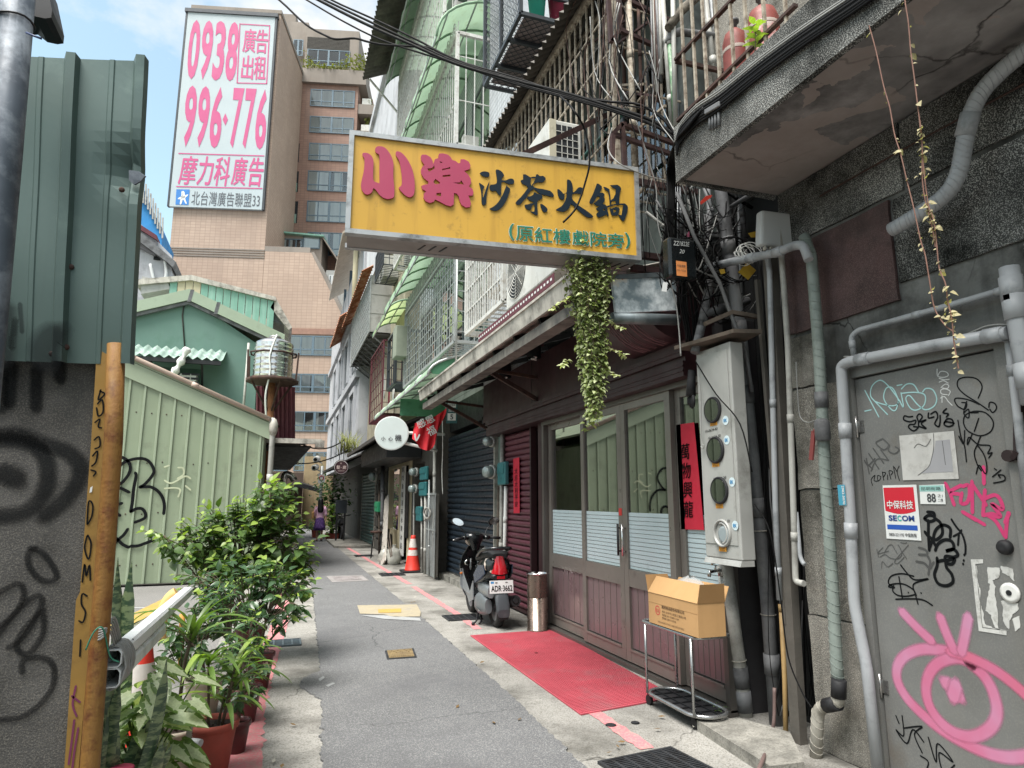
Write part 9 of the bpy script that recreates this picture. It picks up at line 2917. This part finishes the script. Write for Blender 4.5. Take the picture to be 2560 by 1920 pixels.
part(t,'flap',flap((bx0,by0,bz1+.001),(bx0,by1,bz1+.001),(.25,0,0),.30,.115),M['card'],'front flap folded upward')
part(t,'flap',flap((bx1,by1,bz1+.001),(bx1,by0,bz1+.001),(1,0,0),.05,.10),M['card'])
part(t,'flap',flap((bx0,by1,bz1+.001),(bx1,by1,bz1+.001),(0,1,0),.05,.12),M['cardin'])
part(t,'flap',flap((bx1,by0,bz1+.001),(bx0,by0,bz1+.001),(0,-1,0),.02,.125),M['cardin'])
part(t,'crease',MB().box(bx0-.0008,bx0-.0001,by0+.003,by1-.003,bz0+.15,bz0+.153),M['cardin'])
BXF=Frame((bx0-.0006,by1,bz0),(0,-1,0),(0,0,1))
g=MB()
pts=[(.13+.034*math.cos(a*pi/10),.105+.034*math.sin(a*pi/10))for a in range(20)]
fill(g,BXF,[pts,[(.13+(x-.13)*.82,.105+(y-.105)*.82)for x,y in pts]],.0004,.0003)
write(g,BXF,'國成',.109,.09,.028,width=.042,lift=.0006)
part(t,'red_emblem',g,mat('box_print_red','#b0393a',.7))
g=MB()
write(g,BXF,'國成食品股份有限公司',.19,.128,.024,width=.29,bold=.01,lift=.0006)
write(g,BXF,'地址:台中市大里區工業路23號',.19,.098,.017,width=.31,lift=.0006)
write(g,BXF,'電話:04-23801234',.19,.075,.016,width=.22,lift=.0006)
write(g,BXF,'統編:28412558',.19,.053,.016,width=.18,lift=.0006)
write(g,BXF,'TAICHUNG FOOD SAFE INDUSTRIES',.13,.02,.012,width=.34,lift=.0006)
part(t,'printing',g,mat('box_print_dark','#4d3a26',.7),kind='stuff')
rr=random.Random(77)
rows=[]
for i in range(9):
 f=i/8
 r_=(.5+.5*math.sin(f*2.6))*(1-f**5*.85)
 rows.append([V((2.87+.10*r_*(1+rr.uniform(-.2,.2))*math.cos(k*pi/9),4.27+.19*r_*(1+rr.uniform(-.15,.15))*math.sin(k*pi/9),.80+.20*f+rr.uniform(-.012,.012)))for k in range(18)])
def plastic():
 b=NT('clear_plastic_bag')
 tr=b.n("BsdfTransparent");b.set(tr,0,(.92,.93,.93,1))
 p_=b.n("BsdfPrincipled");b.set(p_,'Base Color',(.6,.62,.62,1));b.set(p_,'Roughness',.15)
 ms=b.n("MixShader");b.set(ms,0,.38);b.set(ms,1,tr.outputs[0]);b.set(ms,2,p_.outputs[0])
 b.t.links.new(ms.outputs[0],b.out.inputs[0])
 return b.mat
solo('plastic_bag',MB().grid(rows,True,True),plastic(),'crumpled clear plastic bag bulging out of the cardboard box','bag')
# ---------------------------------------------------------------- scooter, seen from behind
M['sc_dark']=mat('scooter_dark_plastic','#15181a',.28,var=.08,vs=6,coat=.3)
M['sc_grey']=mat('scooter_grey_panel','#6b7073',.4,.2,var=.1,vs=6,dirt='#4a4d4f',ds=7,da=.25)
M['sc_silver']=mat('scooter_silver_panel','#8d9194',.35,.4,var=.08,vs=5,dirt='#6a6c6e',ds=6,da=.2)
M['sc_blue']=mat('scooter_blue_panel','#1d2c42',.25,.2,var=.06,coat=.5)
M['sc_seat']=mat('scooter_seat','#17181a',.6,var=.12,vs=20,bump=.15,bs=200)
M['sc_tail']=mat('red_tail_lens','#b01220',.12,var=.1,vs=20,coat=.6)
M['sc_clear']=mat('clear_lens','#b9a99b',.15,.2,var=.2,vs=14,coat=.5)
M['sc_amber']=mat('amber_lens','#b8672a',.2,var=.1)
M['tyre']=mat('tyre_rubber','#1b1a1a',.8,var=.2,vs=20,dirt='#33302d',ds=10,da=.3)
SB=onZ(0,1262,1575)+V((-.03,.22,0))
FW=onZ(0,1203,1540)+V((-.02,.12,0))
SD=(FW-SB)
SDn=SD.normalized()
SRt=V((SDn.y,-SDn.x,0))
lean=.055
def S(x,y,z):
 """scooter coordinates: x right, y forward from the rear axle, z up; leaning on its stand"""
 return SB+SDn*y+SRt*(x+lean*-z*.6)+V((0,0,z))
sc=thing('motor_scooter','dark scooter parked facing away with number plate ADR-3662','scooter',SB)
def ring_section(y,w,z0,z1,n=14,pw=.75,xo=0.0):
 out=[]
 for k in range(n):
  a=2*pi*k/n
  ca,sa=math.cos(a),math.sin(a)
  x=w*(abs(ca)**pw)*(1 if ca>=0 else-1)
  z=(z0+z1)/2+(z1-z0)/2*(abs(sa)**pw)*(1 if sa>=0 else-1)
  out.append(S(x+xo,y,z))
 return out
def loft(secs,cap=True,n=14,pw=.75):
 mb=MB()
 rows=[ring_section(*s[:4],n=n,pw=pw,xo=(s[4]if len(s)>4 else 0))for s in secs]
 mb.grid(rows,True,True)
 if cap:
  mb.poly(rows[0][::-1]);mb.poly(rows[-1])
 return mb
def wheel(y0,steer=0.0,r=.225,tw=.052):
 c_=V((0,y0,r))
 mb=MB()
 prof=[(r-.075,-.030),(r-.045,-.050),(r-.018,-.048),(r-.004,-.026),(r,0),(r-.004,.026),(r-.018,.048),(r-.045,.050),(r-.075,.030)]
 n=30
 rows=[]
 for k in range(n):
  a=2*pi*k/n
  rows.append([S(x,y0+rad*math.cos(a),r+rad*math.sin(a))for rad,x in prof])
 rows.append(rows[0])
 w_=part(sc,'wheel',mb.grid(rows,True),M['tyre'])
 m2=MB()
 rows=[]
 for k in range(n):
  a=2*pi*k/n
  rows.append([S(x,y0+rad*math.cos(a),r+rad*math.sin(a))for rad,x in((r-.075,-.032),(.05,-.02),(.05,.02),(r-.075,.032))])
 rows.append(rows[0])
 part(w_,'rim',m2 .grid(rows),M['sc_grey'])
 g=MB()
 for k in range(36):
  a=2*pi*k/36
  for sx in(-1,1):
   p0,p1=S(sx*.006,y0+(r+.001)*math.cos(a),r+(r+.001)*math.sin(a)),S(sx*.036,y0+(r-.008)*math.cos(a+.09),r+(r-.008)*math.sin(a+.09))
   g.bar(p0,p1,.006,.004)
 part(w_,'tread',g,M['black'],kind='stuff')
 return w_
wheel(0);wheel(1.17)
part(sc,'rear_body',loft([(-.20,.10,.70,.82),(-.14,.155,.60,.86),(0,.175,.54,.87),(.2,.18,.44,.84),(.42,.165,.36,.78),(.5,.12,.36,.70)]),M['sc_dark'])
part(sc,'seat',loft([(-.20,.09,.835,.90),(-.12,.14,.83,.935),(.1,.155,.80,.93),(.3,.15,.77,.885),(.5,.125,.74,.845),(.60,.08,.74,.80)]),M['sc_seat'])
part(sc,'side_panel',MB().prism([S(-.183,-.12,.76),S(-.187,.10,.74),S(-.187,.34,.60),S(-.182,.30,.50),S(-.185,.0,.58),S(-.17,-.14,.66)],SRt*-.012),M['sc_blue'])
part(sc,'side_panel',MB().prism([S(.183,-.12,.76),S(.187,.10,.74),S(.187,.34,.60),S(.182,.30,.50),S(.185,.0,.58),S(.17,-.14,.66)],SRt*.012),M['sc_blue'])
part(sc,'grab_rail',MB().tube(smooth_line([S(-.17,.22,.84),S(-.175,.02,.92),S(-.15,-.17,.955),S(-.07,-.25,.965),S(.07,-.25,.965),S(.15,-.17,.955),S(.175,.02,.92),S(.17,.22,.84)],5),.022,8),M['sc_dark'])
tl_=MB()
tl_.grid([[S(-.105,-.18,.66),S(-.06,-.235,.655),S(0,-.25,.65),S(.06,-.235,.655),S(.105,-.18,.66)],[S(-.10,-.17,.74),S(-.06,-.23,.75),S(0,-.245,.755),S(.06,-.23,.75),S(.10,-.17,.74)],[S(-.06,-.17,.86),S(-.04,-.205,.865),S(0,-.21,.87),S(.04,-.205,.865),S(.06,-.17,.86)]],True)
part(sc,'tail_light',tl_,M['sc_tail'])
for sx in(-1,1):
 g=MB()
 g.grid([[S(sx*.108,-.185,.67),S(sx*.165,-.10,.70)],[S(sx*.103,-.18,.75),S(sx*.17,-.08,.77)],[S(sx*.065,-.18,.86),S(sx*.14,-.05,.83)]],True)
 part(sc,'turn_signal',g,M['sc_clear'])
part(sc,'light_surround',loft([(-.17,.115,.58,.67),(-.215,.10,.585,.655),(-.22,.09,.59,.645)]),M['black'])
part(sc,'reflector',MB().box(0,0,0,0,0,0)if False else MB().prism([S(-.05,-.235,.60),S(.05,-.235,.60),S(.05,-.235,.635),S(-.05,-.235,.635)],SDn*.01),M['sc_tail'])
PFm=Frame(S(-.155,-.262,.435),SRt,V((0,0,1))+SDn*.12)
PWd,PHt=.30,.15
pl=part(sc,'number_plate',MB().prism([PFm.at(0,0),PFm.at(PWd,0),PFm.at(PWd,PHt),PFm.at(0,PHt)],PFm.n*-.004),M['p_white'])
g=MB()
write(g,PFm,'ADR·3662',.018,.022,.07,width=PWd-.03,bold=.018,lift=.002)
part(pl,'lettering',g,M['ink'])
g=MB().poly([PFm.at(.015,.115,.001),PFm.at(.055,.115,.001),PFm.at(.055,.14,.001),PFm.at(.015,.14,.001)])
part(pl,'sticker',g,mat('plate_sticker_blue','#3f7fb0',.5))
g=MB()
for a in(.07,.20):
 g.obox(PFm.at(a+.015,.125,.002),PFm.u*.014,PFm.v*.004,PFm.n*.002)
part(pl,'bolt',g,M['black'],kind='stuff')
part(sc,'mudguard',loft([(-.15,.075,.40,.56),(-.24,.085,.30,.47),(-.29,.088,.20,.34),(-.31,.075,.155,.25)],pw=.6),mat('mudguard_grey','#3c4145',.5,var=.12,dirt='#55585a',ds=8,da=.3))
part(sc,'mudflap',MB().prism([S(-.07,-.295,.17),S(.07,-.295,.17),S(.055,-.30,.13),S(-.055,-.30,.13)],SDn*.01),M['rubber'])
part(sc,'engine_cover',loft([(-.05,.045,.17,.34,-.115),(.08,.065,.13,.40,-.125),(.25,.07,.12,.40,-.125),(.42,.055,.14,.34,-.12),(.5,.03,.17,.28,-.12)]),M['sc_grey'])
part(sc,'air_box',loft([(-.12,.04,.36,.50,-.10),(.02,.06,.36,.54,-.11),(.25,.06,.38,.54,-.11),(.36,.03,.40,.50,-.11)]),M['sc_silver'])
part(sc,'muffler',MB().tube([S(.16,.35,.2),S(.17,.15,.26),S(.18,-.05,.30),S(.185,-.22,.335)],[.03,.06,.068,.066],16),M['rubber'])
part(sc,'muffler_cap',MB().tube([S(.185,-.222,.335),S(.186,-.235,.337)],[.045,.03],12),M['black'])
part(sc,'axle_nut',MB().tube([S(-.06,0,.225),S(-.09,0,.225)],.02,8),M['steel'])
part(sc,'rear_shock',MB().tube([S(-.10,-.02,.25),S(-.11,.06,.62)],.022,8),M['steel'])
part(sc,'centre_stand',MB().tube([S(-.10,.36,.16),S(-.13,.25,.03),S(-.17,.20,.015)],.014,6),M['black'])
part(sc,'centre_stand',MB().tube([S(-.14,.34,.14),S(-.20,.22,.05),S(-.26,.17,.015)],.013,6).sphere(S(-.26,.165,.025),.025,8),M['black'])
part(sc,'kick_lever',MB().tube([S(-.19,.30,.2),S(-.20,.1,.19),S(-.22,.02,.2)],.010,6),M['steel'])
part(sc,'floorboard',loft([(.42,.15,.26,.36),(.7,.17,.25,.33),(.92,.16,.25,.34)]),M['sc_dark'])
part(sc,'side_skirt',MB().prism([S(-.185,.38,.52),S(-.19,.55,.34),S(-.19,.92,.36),S(-.185,.95,.62),S(-.182,.88,.40),S(-.182,.6,.22),S(-.182,.40,.28)],SRt*-.014),M['sc_silver'])
part(sc,'side_skirt',MB().prism([S(.185,.38,.52),S(.19,.55,.34),S(.19,.92,.36),S(.185,.95,.62),S(.182,.88,.40),S(.182,.6,.22),S(.182,.40,.28)],SRt*.014),M['sc_silver'])
ap=MB()
rows=[]
for z,w,y,d in((.28,.13,.93,.05),(.36,.19,.95,.07),(.50,.225,.97,.09),(.66,.225,.98,.10),(.80,.185,.96,.09),(.92,.11,.94,.06)):
 row=[]
 for k in range(9):
  a=-1+2*k/8
  row.append(S(w*a,y+d*(1-a*a),z))
 rows.append(row)
ap.grid(rows,True)
rows2=[[p-SDn*.03 for p in r_]for r_ in rows]
ap.grid([r_[::-1]for r_ in rows2],True)
ap.grid([[r_[0]for r_ in rows],[r_[0]for r_ in rows2]]);ap.grid([[r_[-1]for r_ in rows2],[r_[-1]for r_ in rows]])
part(sc,'front_apron',ap,M['sc_dark'])
part(sc,'apron_side',MB().prism([S(-.228,.93,.62),S(-.232,.95,.40),S(-.17,.93,.26),S(-.14,.94,.28),S(-.19,.95,.40),S(-.20,.94,.62)],SDn*-.02),M['sc_silver'])
part(sc,'glove_cap',MB().lathe(S(-.13,.925,.70),[(.042,0),(.042,.02),(.03,.03)],16,-SDn),M['chrome'])
part(sc,'side_marker',MB().sphere(S(-.215,.93,.56),.022,8),M['sc_amber'])
part(sc,'front_fender',loft([(1.0,.06,.40,.50),(1.15,.075,.44,.50),(1.34,.06,.36,.46)]),M['sc_dark'])
for sx in(-.055,.055):
 part(sc,'fork',MB().tube([S(sx,1.17,.22),S(sx,1.0,.75)],.018,8),M['steel'])
st_=.30
HB=V((0,.92,0))
def H(x,y,z):
 ca,sa=math.cos(st_),math.sin(st_)
 return S(x*ca-y*sa,.92+x*sa+y*ca,z)
hd_=MB()
rows=[]
for z,w,d in((.86,.055,.05),(.93,.085,.07),(1.00,.13,.09),(1.05,.15,.10),(1.085,.125,.085),(1.10,.06,.05)):
 rows.append([H(w*math.cos(2*pi*k/14),.03+d*math.sin(2*pi*k/14),z)for k in range(14)])
hd_.grid(rows,True,True);hd_.poly(rows[-1]);hd_.poly(rows[0][::-1])
part(sc,'headset_cowl',hd_,M['sc_dark'])
g=MB()
HFm=Frame(H(0,-.04,1.062),H(1,0,1.06)-H(0,0,1.06),H(0,1,1.6)-H(0,0,1.06))
for s_,a0,a1 in((.055,30,300),(.036,-120,160)):
 ribbon(g,HFm,[(s_*math.cos(math.radians(a0+(a1-a0)*k/10)),.02+s_*.7*math.sin(math.radians(a0+(a1-a0)*k/10)))for k in range(11)],.008,.028,3)
part(sc,'emblem',g,M['chrome'])
part(sc,'handlebar',MB().tube(smooth_line([H(-.36,-.06,1.02),H(-.20,-.01,1.03),H(0,.03,1.0),H(.20,-.01,1.03),H(.36,-.06,1.02)],5),.014,8),M['sc_dark'])
for sx in(-1,1):
 part(sc,'grip',MB().tube([H(sx*.22,-.015,1.03),H(sx*.37,-.065,1.02)],.020,10),M['rubber'])
 part(sc,'switch_housing',MB().tube([H(sx*.14,.0,1.03),H(sx*.22,-.015,1.03)],.030,10),M['sc_dark'])
 part(sc,'brake_lever',MB().tube([H(sx*.16,.04,1.03),H(sx*.25,.05,1.02),H(sx*.36,.01,1.01)],.008,6),M['steel'])
 mr=part(sc,'mirror',MB().tube(smooth_line([H(sx*.15,.0,1.05),H(sx*.20,.02,1.14),H(sx*.27,.01,1.20)],4),.007,6),M['black'])
 cm=H(sx*.30,.0,1.255)
 mm=MB()
 pts=[cm+(H(1,0,0)-H(0,0,0))*(.085*math.cos(a*pi/8))+V((0,0,.052*math.sin(a*pi/8)+.02*math.cos(a*pi/8)*sx))for a in range(16)]
 mm.prism(pts,SDn*.03)
 part(mr,'shell',mm,M['sc_dark']if sx<0 else M['black'])
 part(mr,'glass',MB().poly([cm+(p_-cm)*.9-SDn*(.006+(.055-(p_-cm).z)*.35+(.09+(p_-cm).dot(SRt))*.45)for p_ in pts]),M['chrome'])
part(sc,'headlight',MB().lathe(H(0,.12,1.0),[(.09,0),(.07,.03),(0,.04)],16,SDn),M['sc_clear'])
# ---------------------------------------------------------------- woman walking away
P=onZ(0,797,1354)
t=thing('person','woman with long black hair, pink top and purple skirt, walking away','person',P)
def skin_mesh(verts,edges,radii,sub=2):
 me=bpy.data.meshes.new('body')
 me.from_pydata([v[:]for v in verts],edges,[])
 o=bpy.data.objects.new('body',me)
 COL.objects.link(o)
 md=o.modifiers.new('skin','SKIN')
 for i,r_ in enumerate(radii):
  me.skin_vertices[0].data[i].radius=(r_,r_)if not isinstance(r_,tuple)else r_
 me.skin_vertices[0].data[0].use_root=True
 sd=o.modifiers.new('sub','SUBSURF');sd.levels=sub;sd.render_levels=sub
 bpy.context.view_layer.update()
 dg=bpy.context.evaluated_depsgraph_get()
 res=bpy.data.meshes.new_from_object(o.evaluated_get(dg))
 bpy.data.objects.remove(o)
 return res
hv=[V(v)for v in((0,0,.86),(0,.01,1.05),(0,.01,1.25),(0,0,1.33),(0,.01,1.39),(0,.02,1.47),(0,.02,1.56),(-.09,0,.82),(-.085,.03,.46),(-.08,-.02,.09),(-.08,.07,.03),(.09,0,.82),(.085,-.02,.46),(.08,-.16,.13),(.08,-.10,.03),(-.15,0,1.30),(-.20,-.02,1.05),(-.19,.08,.86),(-.185,.11,.78),(.15,0,1.30),(.20,.01,1.06),(.205,-.04,.86),(.205,-.05,.78))]
he=[(0,1),(1,2),(2,3),(3,4),(4,5),(5,6),(0,7),(7,8),(8,9),(9,10),(0,11),(11,12),(12,13),(13,14),(3,15),(15,16),(16,17),(17,18),(3,19),(19,20),(20,21),(21,22)]
hr=[(.13,.10),(.11,.085),(.125,.09),(.09,.07),(.045,.045),(.085,.095),(.06,.07),.085,.052,.036,.035,.085,.052,.036,.035,.05,.038,.028,.024,.05,.038,.028,.024]
bm_=skin_mesh(hv,he,hr)
o=bpy.data.objects.new('body',bm_)
COL.objects.link(o);o.parent=t
bm_.materials.append(mat('skin','#b98d76',.6,var=.05))
for pl_ in bm_.polygons:pl_.use_smooth=True
def body_loft(secs,n=16):
 mb=MB()
 rows=[[P+V((cx+rx*math.cos(2*pi*k/n),cy+ry*math.sin(2*pi*k/n),z))for k in range(n)]for z,cx,cy,rx,ry in secs]
 return mb.grid(rows,True,True)
tb=body_loft([(.84,0,0,.155,.12),(.98,0,.01,.135,.105),(1.14,0,.01,.15,.11),(1.26,0,.005,.165,.105),(1.33,0,0,.13,.085),(1.375,0,.005,.055,.055)])
for sx,pts in((-1,[(-.13,0,1.30),(-.19,-.01,1.15),(-.205,-.01,1.02),(-.20,.03,.95)]),(1,[(.13,0,1.30),(.19,.005,1.15),(.207,.01,1.02),(.208,-.01,.95)])):
 tb.tube([P+V(p_)for p_ in pts],[.068,.058,.052,.055],10)
part(t,'top',tb,mat('pink_blouse','#d9aec6',.8,var=.08,vs=8))
part(t,'skirt',body_loft([(.90,0,0,.135,.11),(.84,0,0,.16,.125),(.70,0,-.01,.19,.15),(.55,0,-.02,.215,.18),(.42,.0,-.02,.23,.20),(.425,0,-.02,.20,.17)],20),mat('purple_print_skirt','#472a68',.8,var=.3,vs=14,speck='#8a6aa8',sps=26,spa=.5))
hair=body_loft([(1.62,0,.0,.03,.03),(1.60,0,.0,.075,.085),(1.54,0,-.005,.10,.105),(1.45,0,-.015,.105,.10),(1.36,0,-.045,.11,.075),(1.24,0,-.075,.115,.055),(1.12,.0,-.085,.10,.045),(1.08,.01,-.085,.05,.03)])
part(t,'hair',hair,mat('black_hair','#121013',.5,var=.2,vs=30))
for sx,y in((-.08,.02),(.08,-.13)):
 part(t,'sandal',MB().cbox(P+V((sx,y+.04,.018+(.05 if sx>0 else 0))),(.042,0,0),(0,.12,0),(0,0,.018),.01),M['black'])
bg=P+V((-.27,-.03,.86))
t2=thing('shoulder_bag','tan shoulder bag hanging at the left side of the walking woman','bag',bg)
part(t2,'bag',MB().cbox(bg+V((0,0,.12)),(.05,0,0),(0,.15,0),(0,0,.13),.03),mat('tan_leather','#b58a54',.6,var=.1))
part(t2,'strap',MB().tube(smooth_line([bg+V((0,.12,.24)),bg+V((.10,.04,.47)),bg+V((.12,0,.485)),bg+V((.10,-.05,.47)),bg+V((0,-.12,.24))],4),.009,6),bpy.data.materials['tan_leather'])
